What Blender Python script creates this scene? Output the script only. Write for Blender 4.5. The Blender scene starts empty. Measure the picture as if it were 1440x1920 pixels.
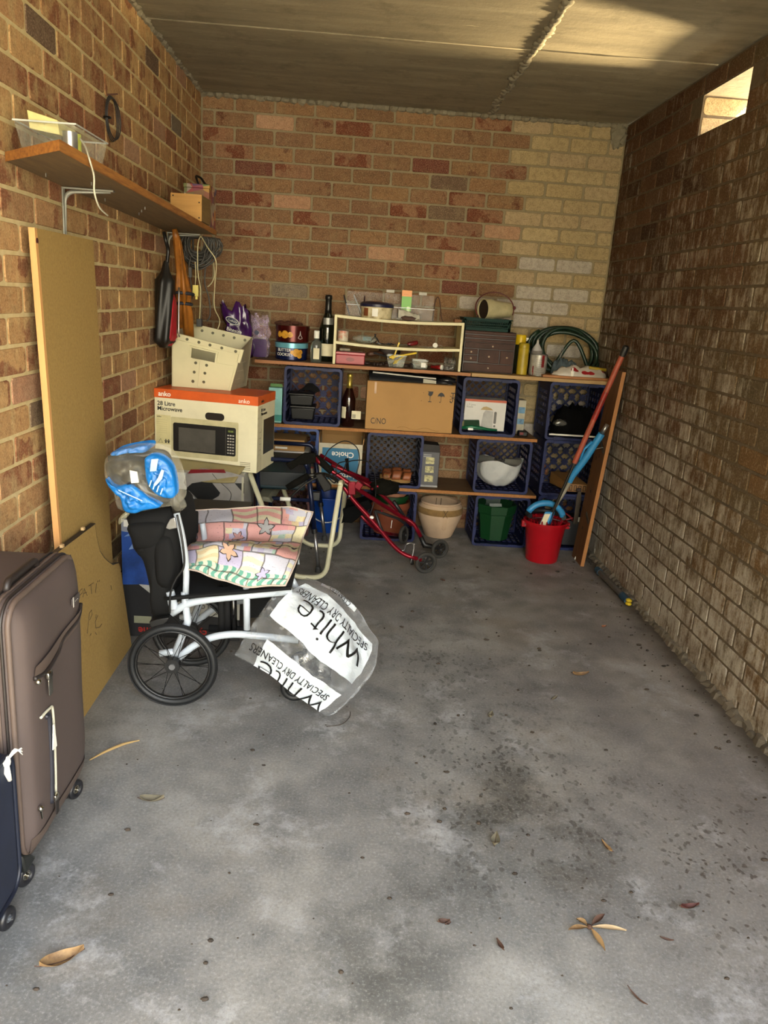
import bpy, bmesh, math, random
from mathutils import Vector, Matrix, noise
random.seed(7)
S = bpy.context.scene
COL = S.collection
PI = math.pi

# ---------------------------------------------------------------- camera
W, H = 2.577, 2.609                    # garage width, ceiling height
CAM = Vector((1.0133, -5.1434, 1.4877))
CM = ((0.9974711, -0.02877201, 0.06498909), (0.05506138, -0.2653569, -0.96257673), (0.04494057, 0.96372086, -0.26310161))
FPX = 1455.05
cd = bpy.data.cameras.new('camera')
cd.sensor_fit = 'VERTICAL'; cd.sensor_height = 36; cd.lens = FPX / 1920 * 36; cd.clip_start = .02
cam = bpy.data.objects.new('camera', cd); COL.objects.link(cam)
cam.matrix_world = Matrix(((CM[0][0], -CM[1][0], -CM[2][0], CAM.x), (CM[0][1], -CM[1][1], -CM[2][1], CAM.y),
                           (CM[0][2], -CM[1][2], -CM[2][2], CAM.z), (0, 0, 0, 1)))
S.camera = cam
S.view_settings.view_transform = 'Standard'; S.view_settings.look = 'None'
S.view_settings.gamma = 1; S.view_settings.use_curve_mapping = False
S.view_settings.exposure = 2.3

# ---------------------------------------------------------------- sky, sun, lamps
wd = bpy.data.worlds.new('sky'); S.world = wd; wd.use_nodes = True
nt = wd.node_tree; nt.nodes.clear()
wo = nt.nodes.new('ShaderNodeOutputWorld'); bg = nt.nodes.new('ShaderNodeBackground')
tc = nt.nodes.new('ShaderNodeTexCoord'); sx = nt.nodes.new('ShaderNodeSeparateXYZ'); rp = nt.nodes.new('ShaderNodeValToRGB')
nt.links.new(tc.outputs['Generated'], sx.inputs[0]); nt.links.new(sx.outputs['Z'], rp.inputs[0])
nt.links.new(rp.outputs[0], bg.inputs[0]); nt.links.new(bg.outputs[0], wo.inputs[0])
rp.color_ramp.elements[0].position = 0.0; rp.color_ramp.elements[0].color = (1.0, .88, .64, 1)
rp.color_ramp.elements[1].position = .6; rp.color_ramp.elements[1].color = (.74, .85, 1.0, 1)
e = rp.color_ramp.elements.new(.18); e.color = (1.0, .94, .80, 1)
bg.inputs[1].default_value = 3.0
sl = bpy.data.lights.new('sun', 'SUN'); sl.energy = 9; sl.angle = .009; sl.color = (1, .88, .66)
so = bpy.data.objects.new('sun', sl); COL.objects.link(so)
so.rotation_euler = Vector((-1, .45, -.95)).to_track_quat('-Z', 'Y').to_euler()
# sunlight thrown back up through the vent by the sunlit yard outside
pl = bpy.data.lights.new('vent_bounce', 'SPOT'); pl.energy = 480; pl.color = (1, .78, .42); pl.spot_size = math.radians(40); pl.spot_blend = .5; pl.shadow_soft_size = .16
po = bpy.data.objects.new('vent_bounce', pl); COL.objects.link(po); po.location = (4.2, -1.08, 2.12)
po.rotation_euler = (Vector((2.55, -1.38, 2.43)) - po.location).to_track_quat('-Z', 'Y').to_euler()


# ---------------------------------------------------------------- helpers
def at(px, py, X=None, Y=None, Z=None):
    """The point of a given plane (X, Y or Z fixed, metres) that is seen at a pixel of the photograph."""
    a, b = (px - 720) / FPX, (py - 960) / FPX
    d = Vector([a * CM[0][i] + b * CM[1][i] + CM[2][i] for i in range(3)])
    t = (X - CAM.x) / d.x if X is not None else (Y - CAM.y) / d.y if Y is not None else (Z - CAM.z) / d.z
    return CAM + d * t

def px_of(p):
    d = Vector(p) - CAM
    c = [sum(CM[k][i] * d[i] for i in range(3)) for k in range(3)]
    return (720 + FPX * c[0] / c[2], 960 + FPX * c[1] / c[2], c[2])

def lin(c):
    if isinstance(c, str):
        c = [int(c[i:i + 2], 16) / 255 for i in (0, 2, 4)]
        return tuple(x / 12.92 if x <= .04045 else ((x + .055) / 1.055) ** 2.4 for x in c)
    return c

class NT:
    def __init__(s, name):
        s.m = bpy.data.materials.new(name); s.m.use_nodes = True; s.t = s.m.node_tree
        s.b = s.t.nodes['Principled BSDF']; s.out = s.t.nodes['Material Output']
    def n(s, typ, **kw):
        o = s.t.nodes.new('ShaderNode' + typ)
        for k, v in kw.items(): setattr(o, k, v)
        return o
    def l(s, a, b): s.t.links.new(a, b)
    def noise(s, scale, vec=None, detail=4, rough=.6):
        o = s.n('TexNoise'); o.inputs['Scale'].default_value = scale; o.inputs['Detail'].default_value = detail; o.inputs['Roughness'].default_value = rough
        if vec is not None: s.l(vec, o.inputs['Vector'])
        return o.outputs[0]
    def ramp(s, fac, *stops):
        o = s.n('ValToRGB'); cr = o.color_ramp
        cr.elements[0].position, cr.elements[0].color = stops[0][0], (*lin(stops[0][1]), 1)
        cr.elements[1].position, cr.elements[1].color = stops[-1][0], (*lin(stops[-1][1]), 1)
        for p, c in stops[1:-1]:
            x = cr.elements.new(p); x.color = (*lin(c), 1)
        s.l(fac, o.inputs[0]); return o.outputs[0]
    def mix(s, fac, a, b, mode='MIX'):
        o = s.n('Mix', data_type='RGBA', blend_type=mode)
        for v, k in ((fac, 0), (a, 6), (b, 7)):
            if hasattr(v, 'links'): s.l(v, o.inputs[k])
            else: o.inputs[k].default_value = v if k == 0 else (*lin(v), 1)
        return o.outputs[2]
    def math(s, op, a, b=0., clamp=False):
        o = s.n('Math', operation=op, use_clamp=clamp)
        for v, k in ((a, 0), (b, 1)):
            if hasattr(v, 'links'): s.l(v, o.inputs[k])
            else: o.inputs[k].default_value = v
        return o.outputs[0]
    def bump(s, h, strength=.3, dist=.002):
        o = s.n('Bump'); o.inputs['Strength'].default_value = strength; o.inputs['Distance'].default_value = dist
        s.l(h, o.inputs['Height']); s.l(o.outputs[0], s.b.inputs['Normal'])

MATS = {}
def mat(name, col, rough=.6, metal=0, var=.12, scale=12, bump=0, coat=0, trans=0, alpha=1, dark=None, spec=None):
    """A plain surface: a base colour that wanders a little with noise, optional fine relief."""
    if name in MATS: return MATS[name]
    t = NT(name); c = lin(col)
    co = t.n('TexCoord').outputs['Object']
    f = t.noise(scale, co)
    d = lin(dark) if dark else tuple(x * (1 - 2 * var) for x in c)
    l2 = tuple(min(1, x * (1 + var)) for x in c)
    t.l(t.ramp(f, (.3, d), (.52, c), (.75, l2)), t.b.inputs['Base Color'])
    t.b.inputs['Roughness'].default_value = rough; t.b.inputs['Metallic'].default_value = metal
    t.b.inputs['Coat Weight'].default_value = coat; t.b.inputs['Transmission Weight'].default_value = trans; t.b.inputs['Alpha'].default_value = alpha
    if spec is not None: t.b.inputs['Specular IOR Level'].default_value = spec
    if bump: t.bump(t.noise(scale * 6, co), bump, .003)
    MATS[name] = t.m; return t.m

def wood(name, a, b, axis='X', scale=6, rough=.6, fleck=False):
    if name in MATS: return MATS[name]
    t = NT(name); co = t.n('TexCoord').outputs['Object']; mp = t.n('Mapping'); t.l(co, mp.inputs[0])
    mp.inputs['Scale'].default_value = {'X': (1, 12, 12), 'Y': (12, 1, 12), 'Z': (12, 12, 1)}[axis] if not fleck else (8, 8, 8)
    f = t.noise(scale if not fleck else 14, mp.outputs[0], 6, .65)
    c = t.ramp(f, (.3, a), (.7, b))
    big = t.noise(2.5, co)
    t.l(t.mix(t.math('MULTIPLY', big, .35), c, a), t.b.inputs['Base Color']); t.b.inputs['Roughness'].default_value = rough
    t.bump(f, .15, .002); MATS[name] = t.m; return t.m

def film(name, col=(1, 1, 1), op=.25, rough=.12):
    """Thin clear plastic: mostly see-through, with crumple glints painted in as patches of extra opacity."""
    if name in MATS: return MATS[name]
    t = NT(name); t.b.inputs['Base Color'].default_value = (*lin(col), 1); t.b.inputs['Roughness'].default_value = rough
    t.b.inputs['Specular IOR Level'].default_value = .9; t.b.inputs['Coat Weight'].default_value = .6
    tr = t.n('BsdfTransparent'); mx = t.n('MixShader'); lw = t.n('LayerWeight'); lw.inputs[0].default_value = .3
    co = t.n('TexCoord').outputs['Object']
    cr = t.ramp(t.noise(26, co, 5, .72), (.50, (0, 0, 0)), (.68, (1, 1, 1)))
    f = t.math('ADD', t.math('MULTIPLY', lw.outputs['Facing'], .22), t.math('MULTIPLY', op, t.math('ADD', .45, cr)), True)
    t.l(f, mx.inputs[0])
    t.l(tr.outputs[0], mx.inputs[1]); t.l(t.b.outputs[0], mx.inputs[2]); t.l(mx.outputs[0], t.out.inputs[0])
    t.bump(t.noise(30, co, 4, .65), 1, .012)
    MATS[name] = t.m; return t.m

class B:
    """Collects shapes; build() links them as one mesh object."""
    def __init__(s, m=None): s.v, s.f, s.k, s.cur, s.m, s.uv = [], [], [], 0, m, None
    def add(s, vs, fs):
        o = len(s.v)
        s.v += [(s.m @ Vector(v)) if s.m else Vector(v) for v in vs]
        s.f += [tuple(i + o for i in f) for f in fs]; s.k += [s.cur] * len(fs); return s
    def box(s, x0, y0, z0, x1, y1, z1):
        return s.add([(x0, y0, z0), (x1, y0, z0), (x1, y1, z0), (x0, y1, z0), (x0, y0, z1), (x1, y0, z1), (x1, y1, z1), (x0, y1, z1)],
                     [(0, 3, 2, 1), (4, 5, 6, 7), (0, 1, 5, 4), (1, 2, 6, 5), (2, 3, 7, 6), (3, 0, 4, 7)])
    def cbox(s, c, d): return s.box(c[0] - d[0] / 2, c[1] - d[1] / 2, c[2] - d[2] / 2, c[0] + d[0] / 2, c[1] + d[1] / 2, c[2] + d[2] / 2)
    def hexa(s, p): return s.add(p, [(0, 3, 2, 1), (4, 5, 6, 7), (0, 1, 5, 4), (1, 2, 6, 5), (2, 3, 7, 6), (3, 0, 4, 7)])
    def beam(s, p0, p1, w, h, up=(0, 0, 1)):
        p0, p1 = Vector(p0), Vector(p1); d = (p1 - p0).normalized(); up = Vector(up)
        a = d.cross(up); a = a.normalized() if a.length > 1e-5 else Vector((1, 0, 0)); b = a.cross(d).normalized()
        a, b = a * w / 2, b * h / 2
        return s.hexa([p0 - a - b, p0 + a - b, p1 + a - b, p1 - a - b, p0 - a + b, p0 + a + b, p1 + a + b, p1 - a + b])
    def cyl(s, p0, p1, r0, r1=None, n=16): return s.tube([p0, p1], r0, n, r2=r1)
    def tube(s, pts, r, n=8, closed=False, r2=None, cap=True):
        pts = [Vector(p) for p in pts]; N = len(pts); up = None; vs = []
        for i, p in enumerate(pts):
            d = (pts[(i + 1) % N] - pts[i - 1]) if closed else (pts[min(i + 1, N - 1)] - pts[max(i - 1, 0)])
            d = d.normalized() if d.length > 1e-9 else Vector((0, 0, 1))
            if up is None:
                up = Vector((0, 0, 1)) if abs(d.z) < .9 else Vector((1, 0, 0))
            a = up - d * up.dot(d); a = a.normalized() if a.length > 1e-6 else d.orthogonal().normalized(); b = d.cross(a); up = a
            rr = r[i] if isinstance(r, (list, tuple)) else r if r2 is None else r + (r2 - r) * i / (N - 1)
            vs += [p + (a * math.cos(2 * PI * j / n) + b * math.sin(2 * PI * j / n)) * rr for j in range(n)]
        fs = []
        for i in range(N if closed else N - 1):
            o, q = i * n, ((i + 1) % N) * n
            fs += [(o + j, o + (j + 1) % n, q + (j + 1) % n, q + j) for j in range(n)]
        if cap and not closed: fs += [tuple(range(n - 1, -1, -1)), tuple(range((N - 1) * n, N * n))]
        return s.add(vs, fs)
    def lathe(s, prof, c=(0, 0, 0), n=28, sq=None):
        """prof: (radius, z) from the bottom up and back down inside if hollow."""
        vs, fs = [], []
        for r, z in prof:
            for j in range(n):
                a = 2 * PI * (j + .5) / n
                vs.append((c[0] + r * math.cos(a), c[1] + r * math.sin(a), c[2] + z))
        for i in range(len(prof) - 1):
            o = i * n; fs += [(o + j, o + (j + 1) % n, o + n + (j + 1) % n, o + n + j) for j in range(n)]
        if prof[0][0] > 1e-4 and prof[-1][0] < 1e-4: fs.append(tuple(range(n - 1, -1, -1)))
        return s.add(vs, fs)
    def prism(s, poly, o, ux, uy, d):
        """poly in the plane (o, ux, uy), extruded by the vector d."""
        o, ux, uy, d = Vector(o), Vector(ux), Vector(uy), Vector(d); n = len(poly)
        f = [o + ux * a + uy * b for a, b in poly]
        return s.add(f + [p + d for p in f], [tuple(range(n - 1, -1, -1)), tuple(range(n, 2 * n))] + [(i, (i + 1) % n, n + (i + 1) % n, n + i) for i in range(n)])
    def ring(s, c, ax, R, r, n=28, k=8, flat=1):
        c, ax = Vector(c), Vector(ax).normalized(); a = ax.orthogonal().normalized(); b = ax.cross(a); vs, fs = [], []
        for i in range(n):
            t = 2 * PI * i / n; d = a * math.cos(t) + b * math.sin(t)
            for j in range(k):
                q = 2 * PI * j / k; vs.append(c + d * (R + r * math.cos(q)) + ax * r * flat * math.sin(q))
        for i in range(n):
            for j in range(k):
                fs.append((i * k + j, ((i + 1) % n) * k + j, ((i + 1) % n) * k + (j + 1) % k, i * k + (j + 1) % k))
        return s.add(vs, fs)
    def ball(s, c, r, nu=16, nv=10, amp=0, fr=3, seed=0):
        r = r if hasattr(r, '__len__') else (r, r, r); vs, fs = [], []
        for i in range(nv + 1):
            for j in range(nu):
                a, b = PI * i / nv - PI / 2, 2 * PI * j / nu
                d = Vector((math.cos(a) * math.cos(b), math.cos(a) * math.sin(b), math.sin(a)))
                k = 1 + (amp * noise.noise(d * fr + Vector((seed * 7.3, seed, 0))) if amp else 0)
                vs.append((c[0] + d.x * r[0] * k, c[1] + d.y * r[1] * k, c[2] + d.z * r[2] * k))
        for i in range(nv):
            for j in range(nu): fs.append((i * nu + j, i * nu + (j + 1) % nu, (i + 1) * nu + (j + 1) % nu, (i + 1) * nu + j))
        return s.add(vs, fs)
    def grid(s, fn, nu, nv):
        vs = [fn(i / nu, j / nv) for j in range(nv + 1) for i in range(nu + 1)]
        o = len(s.f)
        s.add(vs, [(j * (nu + 1) + i, j * (nu + 1) + i + 1, (j + 1) * (nu + 1) + i + 1, (j + 1) * (nu + 1) + i) for j in range(nv) for i in range(nu)])
        s.uv = (s.uv or []) + [(i / nu, j / nv) for j in range(nv + 1) for i in range(nu + 1)]
        return s
    def mesh(s, name, loc=(0, 0, 0), smooth=False):
        me = bpy.data.meshes.new(name); L = Vector(loc)
        me.from_pydata([v - L for v in s.v], [], s.f); me.update()
        me.polygons.foreach_set('material_index', s.k)
        me.polygons.foreach_set('use_smooth', [bool(smooth)] * len(s.f))
        if s.uv and len(s.uv) == len(s.v):
            u = me.uv_layers.new(name='map')
            for lp in me.loops: u.data[lp.index].uv = s.uv[lp.vertex_index]
        return me

def wloc(o):
    p = Vector((0, 0, 0))
    while o: p += o.location; o = o.parent
    return p

def link(name, me, mats, parent=None, loc=None, smooth=False, bevel=0, seg=2, label=None, kind=None):
    o = bpy.data.objects.new(name, me); COL.objects.link(o); o.parent = parent
    if loc is not None: o.location = loc
    for m in (mats if isinstance(mats, (list, tuple)) else [mats]): me.materials.append(m)
    if bevel:
        b = o.modifiers.new('edge', 'BEVEL'); b.width = bevel; b.segments = seg; b.limit_method = 'ANGLE'; b.angle_limit = .7
    if smooth == 'auto' or bevel:
        me.polygons.foreach_set('use_smooth', [True] * len(me.polygons)); me.set_sharp_from_angle(angle=.7)
    if label: o['label'] = label
    if kind: o['kind'] = kind
    return o

def part(name, b, mats, parent, smooth=False, **kw):
    return link(name, b.mesh(name, wloc(parent), smooth), mats, parent, smooth=smooth, **kw)

def thing(name, label, cat, loc, group=None):
    o = bpy.data.objects.new(name, None); COL.objects.link(o); o.location = loc; o.empty_display_size = .05
    o['label'], o['category'] = label, cat
    if group: o['group'] = group
    return o

def solo(name, b, mats, label, cat, group=None, smooth=False, **kw):
    lo = Vector((sum(v.x for v in b.v) / len(b.v), sum(v.y for v in b.v) / len(b.v), min(v.z for v in b.v)))
    o = link(name, b.mesh(name, lo, smooth), mats, None, lo, smooth, **kw)
    o['label'], o['category'] = label, cat
    if group: o['group'] = group
    return o

def struct(name, b, mats, **kw):
    o = link(name, b.mesh(name), mats, **kw); o['kind'] = 'structure'; return o

def clone(o, parent=None):
    c = o.copy(); COL.objects.link(c); c.parent = parent
    for ch in o.children: clone(ch, c)
    return c

def text(name, s, size, o, ux, uy, m, parent, ext=.0006, bold=0, sx=1, align='LEFT', fn=None):
    """Flat lettering lying in the plane (o, ux, uy); fn bends it onto a surface."""
    cu = bpy.data.curves.new(name, 'FONT'); cu.body = s; cu.size = size; cu.extrude = ext; cu.offset = bold; cu.align_x = align; cu.resolution_u = 3
    cu.space_line = .82
    t = bpy.data.objects.new(name, cu); COL.objects.link(t)
    bpy.context.view_layer.update()
    me = bpy.data.meshes.new_from_object(t.evaluated_get(bpy.context.evaluated_depsgraph_get()))
    bpy.data.objects.remove(t)
    if fn and size > .06:
        bm = bmesh.new(); bm.from_mesh(me); bmesh.ops.triangulate(bm, faces=bm.faces)
        for _ in range(4): bmesh.ops.subdivide_edges(bm, edges=[e for e in bm.edges if e.calc_length() > .011], cuts=1); bmesh.ops.triangulate(bm, faces=bm.faces)
        bm.to_mesh(me); bm.free()
    L = wloc(parent); ux, uy = Vector(ux).normalized(), Vector(uy).normalized(); n = ux.cross(uy)
    for v in me.vertices:
        p = fn(v.co.x * sx, v.co.y, v.co.z) if fn else Vector(o) + ux * v.co.x * sx + uy * v.co.y + n * v.co.z
        v.co = p - L
    me.materials.clear()
    return link(name, me, m, parent)

def cat_rom(P, k=6, closed=False):
    P = [Vector(p) for p in P]; N = len(P); out = []
    for i in range(N if closed else N - 1):
        g = (lambda j: P[j % N]) if closed else (lambda j: P[max(0, min(N - 1, j))])
        a, b, c, d = g(i - 1), g(i), g(i + 1), g(i + 2)
        for s in range(k):
            t = s / k
            out.append(.5 * ((2 * b) + (c - a) * t + (2 * a - 5 * b + 4 * c - d) * t * t + (3 * b - a - 3 * c + d) * t ** 3))
    if not closed: out.append(P[-1])
    return out

def fillet(P, r, k=5):
    """A polyline with its corners rounded to radius r."""
    P = [Vector(p) for p in P]; out = [P[0]]
    for i in range(1, len(P) - 1):
        a, b, c = P[i - 1], P[i], P[i + 1]; u, v = (a - b), (c - b)
        q = min(r, u.length * .49, v.length * .49); s, e2 = b + u.normalized() * q, b + v.normalized() * q
        out += [s.lerp(b, j / k).lerp(b.lerp(e2, j / k), j / k) for j in range(k + 1)]
    return out + [P[-1]]

def net(rows):
    """A smooth surface through a 4 x n grid of points; returns S(u, v)."""
    R = [[Vector(p) for p in r] for r in rows]
    def sp(L, t):
        n = len(L) - 1; x = min(max(t, 0), 1) * n; i = min(int(x), n - 1); t = x - i
        a, b, c, d = L[max(i - 1, 0)], L[i], L[i + 1], L[min(i + 2, n)]
        return .5 * ((2 * b) + (c - a) * t + (2 * a - 5 * b + 4 * c - d) * t * t + (3 * b - a - 3 * c + d) * t ** 3)
    return lambda u, v: sp([sp(r, u) for r in R], v)

def rrect(x0, z0, x1, z1, r, k=4):
    out = []
    for cx, cz, a0 in ((x1 - r, z1 - r, 0), (x0 + r, z1 - r, 90), (x0 + r, z0 + r, 180), (x1 - r, z0 + r, 270)):
        out += [(cx + r * math.cos(math.radians(a0 + 90 * j / k)), cz + r * math.sin(math.radians(a0 + 90 * j / k))) for j in range(k + 1)]
    return out
XA, YA, ZA = Vector((1, 0, 0)), Vector((0, 1, 0)), Vector((0, 0, 1))

# ---------------------------------------------------------------- setting: materials
def brick_mat(name, cols, smear, smear_amt, patch=None, pt=.60, streak=0):
    t = NT(name); oi = t.n('ObjectInfo').outputs['Random']; g = t.n('NewGeometry'); pos = g.outputs['Position']
    rnd = t.math('FRACT', t.math('ADD', oi, g.outputs['Random Per Island']))
    base = t.ramp(rnd, *[(i / max(1, len(cols) - 1), c) for i, c in enumerate(cols)])
    n1 = t.noise(10, pos, 6, .68); n2 = t.noise(150, pos, 3, .75); n3 = t.noise(3.1, pos, 3); n4 = t.noise(34, pos, 5, .7)
    if patch:
        r2 = t.math('FRACT', t.math('MULTIPLY', rnd, 7.7))
        pm = t.ramp(t.math('ADD', t.noise(7, pos, 3), t.math('MULTIPLY', r2, .10)), (pt, (0, 0, 0)), (pt + .035, (1, 1, 1)))
        base = t.mix(t.math('MULTIPLY', pm, .9), base, patch)
    sm = t.math('MULTIPLY', t.ramp(n1, (.50, (0, 0, 0)), (.66, (1, 1, 1))), smear_amt)
    base = t.mix(sm, base, smear)
    if streak:
        mp = t.n('Mapping'); t.l(pos, mp.inputs[0]); mp.inputs['Scale'].default_value = (22, 22, 2.5)
        base = t.mix(t.math('MULTIPLY', t.ramp(t.noise(1, mp.outputs[0], 3), (.56, (0, 0, 0)), (.68, (1, 1, 1))), streak), base, smear)
    base = t.mix(t.math('MULTIPLY', t.ramp(n4, (.36, (1, 1, 1)), (.55, (0, 0, 0))), .45), base, t.mix(.62, base, '241810'))
    base = t.mix(t.math('MULTIPLY', t.ramp(n2, (.52, (0, 0, 0)), (.62, (1, 1, 1))), .32), base, t.mix(.55, base, 'e0c8a0'))
    base = t.mix(t.math('MULTIPLY', t.ramp(n2, (.36, (1, 1, 1)), (.46, (0, 0, 0))), .55), base, t.mix(.6, base, '1c120c'))
    base = t.mix(t.math('MULTIPLY', t.ramp(n3, (.4, (0, 0, 0)), (.8, (1, 1, 1))), .35), base, t.mix(.5, base, '3a2a1c'))
    t.l(base, t.b.inputs['Base Color']); t.b.inputs['Roughness'].default_value = .92; t.b.inputs['Specular IOR Level'].default_value = .2
    t.bump(t.math('ADD', t.math('MULTIPLY', n2, .5), t.math('ADD', n1, n4)), .6, .005); MATS[name] = t.m; return t

brick_mat('brick_tan', ['a27c52', 'b08a5c', 'aa8258', 'ba9464', 'a67c54', '987250', 'b48a60'], 'c6ae7c', .55, '84543a', .60, .4)
brick_mat('brick_back', ['785842', '826246', '896848', '7e5e46', '8e6c4c', '76583f'], '8f7656', .5, '643c2a', .67)
brick_mat('brick_patch', ['83604a', '8c664c'], '8f7656', .3, '6c3826', .54)
brick_mat('brick_red', ['84503a', '8e5c42', '785038'], 'a88a62', .6)
brick_mat('brick_redback', ['6c3e30', '74463a', '643a30'], '84684e', .35)
brick_mat('brick_dark', ['6a5444', '74604c', '644e40'], '8c7a60', .5)
brick_mat('brick_grey', ['7d7060', '766a5a'], '8c7c64', .4)
brick_mat('brick_pink', ['ae886c', 'a87e62'], 'b09474', .4)
brick_mat('brick_cream', ['b09c76', 'a48e66', 'b4a07c', 'aa9474', 'a8946e'], '94805c', .4)
brick_mat('brick_white', ['b8b0a6', 'b0a69a', 'b2a89a'], 'a0968a', .3)
brick_mat('brick_orange', ['a06a48', '946044'], 'a58a64', .3)
# right wall: lime bloom over the lower courses, ochre damp towards the door, dark dry bricks high up at the back
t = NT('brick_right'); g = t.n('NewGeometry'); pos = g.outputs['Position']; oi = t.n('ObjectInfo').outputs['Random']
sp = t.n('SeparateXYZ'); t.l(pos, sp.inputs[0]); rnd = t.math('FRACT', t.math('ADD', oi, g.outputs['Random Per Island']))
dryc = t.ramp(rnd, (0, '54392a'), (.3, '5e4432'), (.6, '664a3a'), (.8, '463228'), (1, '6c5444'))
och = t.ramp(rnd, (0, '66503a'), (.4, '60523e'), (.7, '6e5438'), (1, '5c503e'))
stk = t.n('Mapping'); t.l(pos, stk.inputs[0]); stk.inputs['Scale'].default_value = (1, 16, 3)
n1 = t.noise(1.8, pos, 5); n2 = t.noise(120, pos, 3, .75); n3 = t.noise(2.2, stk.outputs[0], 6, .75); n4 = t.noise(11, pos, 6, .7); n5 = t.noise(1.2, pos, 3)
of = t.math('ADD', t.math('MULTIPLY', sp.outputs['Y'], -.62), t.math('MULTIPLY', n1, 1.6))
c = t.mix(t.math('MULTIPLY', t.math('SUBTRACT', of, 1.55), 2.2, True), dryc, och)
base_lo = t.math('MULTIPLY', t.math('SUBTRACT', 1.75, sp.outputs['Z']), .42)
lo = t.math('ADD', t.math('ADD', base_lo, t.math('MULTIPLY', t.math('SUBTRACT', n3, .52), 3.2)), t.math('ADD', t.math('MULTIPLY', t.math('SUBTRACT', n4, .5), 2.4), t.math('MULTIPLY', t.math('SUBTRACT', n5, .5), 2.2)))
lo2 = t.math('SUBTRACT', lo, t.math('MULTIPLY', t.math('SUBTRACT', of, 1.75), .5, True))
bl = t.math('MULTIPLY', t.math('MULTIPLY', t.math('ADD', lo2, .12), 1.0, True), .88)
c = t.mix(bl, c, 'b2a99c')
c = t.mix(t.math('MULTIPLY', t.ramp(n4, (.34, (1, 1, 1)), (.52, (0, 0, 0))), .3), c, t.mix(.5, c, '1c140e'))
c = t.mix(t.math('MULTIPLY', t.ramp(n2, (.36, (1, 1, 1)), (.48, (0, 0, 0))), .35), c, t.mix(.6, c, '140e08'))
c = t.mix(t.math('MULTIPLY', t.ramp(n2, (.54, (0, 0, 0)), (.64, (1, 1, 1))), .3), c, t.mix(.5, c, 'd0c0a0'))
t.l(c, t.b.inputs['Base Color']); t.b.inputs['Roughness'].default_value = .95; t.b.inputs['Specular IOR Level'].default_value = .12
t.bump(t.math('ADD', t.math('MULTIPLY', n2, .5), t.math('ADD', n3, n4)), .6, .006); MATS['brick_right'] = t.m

def mortar(name, a, b, c2):
    t = NT(name); pos = t.n('NewGeometry').outputs['Position']; n = t.noise(30, pos, 5); m = t.noise(2.5, pos, 3)
    c = t.mix(t.math('MULTIPLY', m, .7), t.ramp(n, (.3, a), (.7, b)), c2)
    t.l(c, t.b.inputs['Base Color']); t.b.inputs['Roughness'].default_value = .95; t.bump(n, .6, .004); MATS[name] = t.m; return t.m
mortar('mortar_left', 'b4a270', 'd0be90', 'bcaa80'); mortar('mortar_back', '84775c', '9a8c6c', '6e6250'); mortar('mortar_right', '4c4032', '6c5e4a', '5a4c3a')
mortar('mortar_rough', '6c6454', '8c8470', '7a7260')

# concrete floor
t = NT('concrete_floor'); pos = t.n('NewGeometry').outputs['Position']; sp = t.n('SeparateXYZ'); t.l(pos, sp.inputs[0])
big = t.noise(1.4, pos, 6, .65); med = t.noise(6, pos, 7, .72); fine = t.noise(120, pos, 4, .75); mid2 = t.noise(24, pos, 5, .7)
c = t.ramp(big, (.32, '676664'), (.48, '7f7d79'), (.58, '8d8a84'), (.70, '9f9c97'))
c = t.mix(t.math('MULTIPLY', t.ramp(med, (.44, (0, 0, 0)), (.64, (1, 1, 1))), .62), c, '535454')
c = t.mix(t.math('MULTIPLY', t.ramp(t.noise(3.3, pos, 8, .75), (.54, (0, 0, 0)), (.66, (1, 1, 1))), .75), c, 'a8a7a6')
c = t.mix(t.math('MULTIPLY', t.ramp(t.noise(2.1, pos, 4), (.55, (0, 0, 0)), (.7, (1, 1, 1))), .35), c, '7a6c58')
c = t.mix(t.math('MULTIPLY', t.ramp(mid2, (.42, (1, 1, 1)), (.56, (0, 0, 0))), .35), c, t.mix(.5, c, '3a3936'))
def near(x, y, r0, r1):
    dx = t.math('SUBTRACT', sp.outputs['X'], x); dy = t.math('MULTIPLY', t.math('SUBTRACT', sp.outputs['Y'], y), .8)
    d = t.math('SQRT', t.math('ADD', t.math('MULTIPLY', dx, dx), t.math('MULTIPLY', dy, dy)))
    d = t.math('ADD', d, t.math('MULTIPLY', t.math('SUBTRACT', big, .5), .9))
    return t.ramp(d, (r0, (1, 1, 1)), (r1, (0, 0, 0)))
# damp flecks, thick where water drips, and two broad oily stains
st2 = t.n('Mapping'); t.l(pos, st2.inputs[0]); st2.inputs['Scale'].default_value = (1, .62, 1); st2.inputs['Rotation'].default_value = (0, 0, .5)
wob = t.n('Mix', data_type='RGBA', blend_type='ADD'); wob.inputs[0].default_value = .05; t.l(st2.outputs[0], wob.inputs[6]); wn_ = t.n('TexNoise'); wn_.inputs['Scale'].default_value = 20; t.l(pos, wn_.inputs['Vector']); t.l(wn_.outputs['Color'], wob.inputs[7])
vo = t.n('TexVoronoi'); vo.inputs['Scale'].default_value = 42; t.l(wob.outputs[2], vo.inputs['Vector'])
fl = t.ramp(t.math('ADD', vo.outputs['Distance'], t.math('MULTIPLY', t.math('SUBTRACT', med, .5), -1.1)), (.24, (1, 1, 1)), (.34, (0, 0, 0)))
pm = t.math('MAXIMUM', near(1.62, -2.95, .10, .55), t.math('MAXIMUM', near(2.15, -3.35, .10, .42), t.math('MULTIPLY', near(1.45, -2.1, .1, .5), .6)))
c = t.mix(t.math('MULTIPLY', t.math('MULTIPLY', fl, pm), .92), c, '383630')
oil = t.math('MULTIPLY', t.math('MAXIMUM', near(1.62, -3.02, .02, .30), near(1.12, -3.75, .02, .35)), t.ramp(med, (.40, (0, 0, 0)), (.54, (1, 1, 1))))
c = t.mix(t.math('MULTIPLY', oil, .75), c, '403e38')
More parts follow.
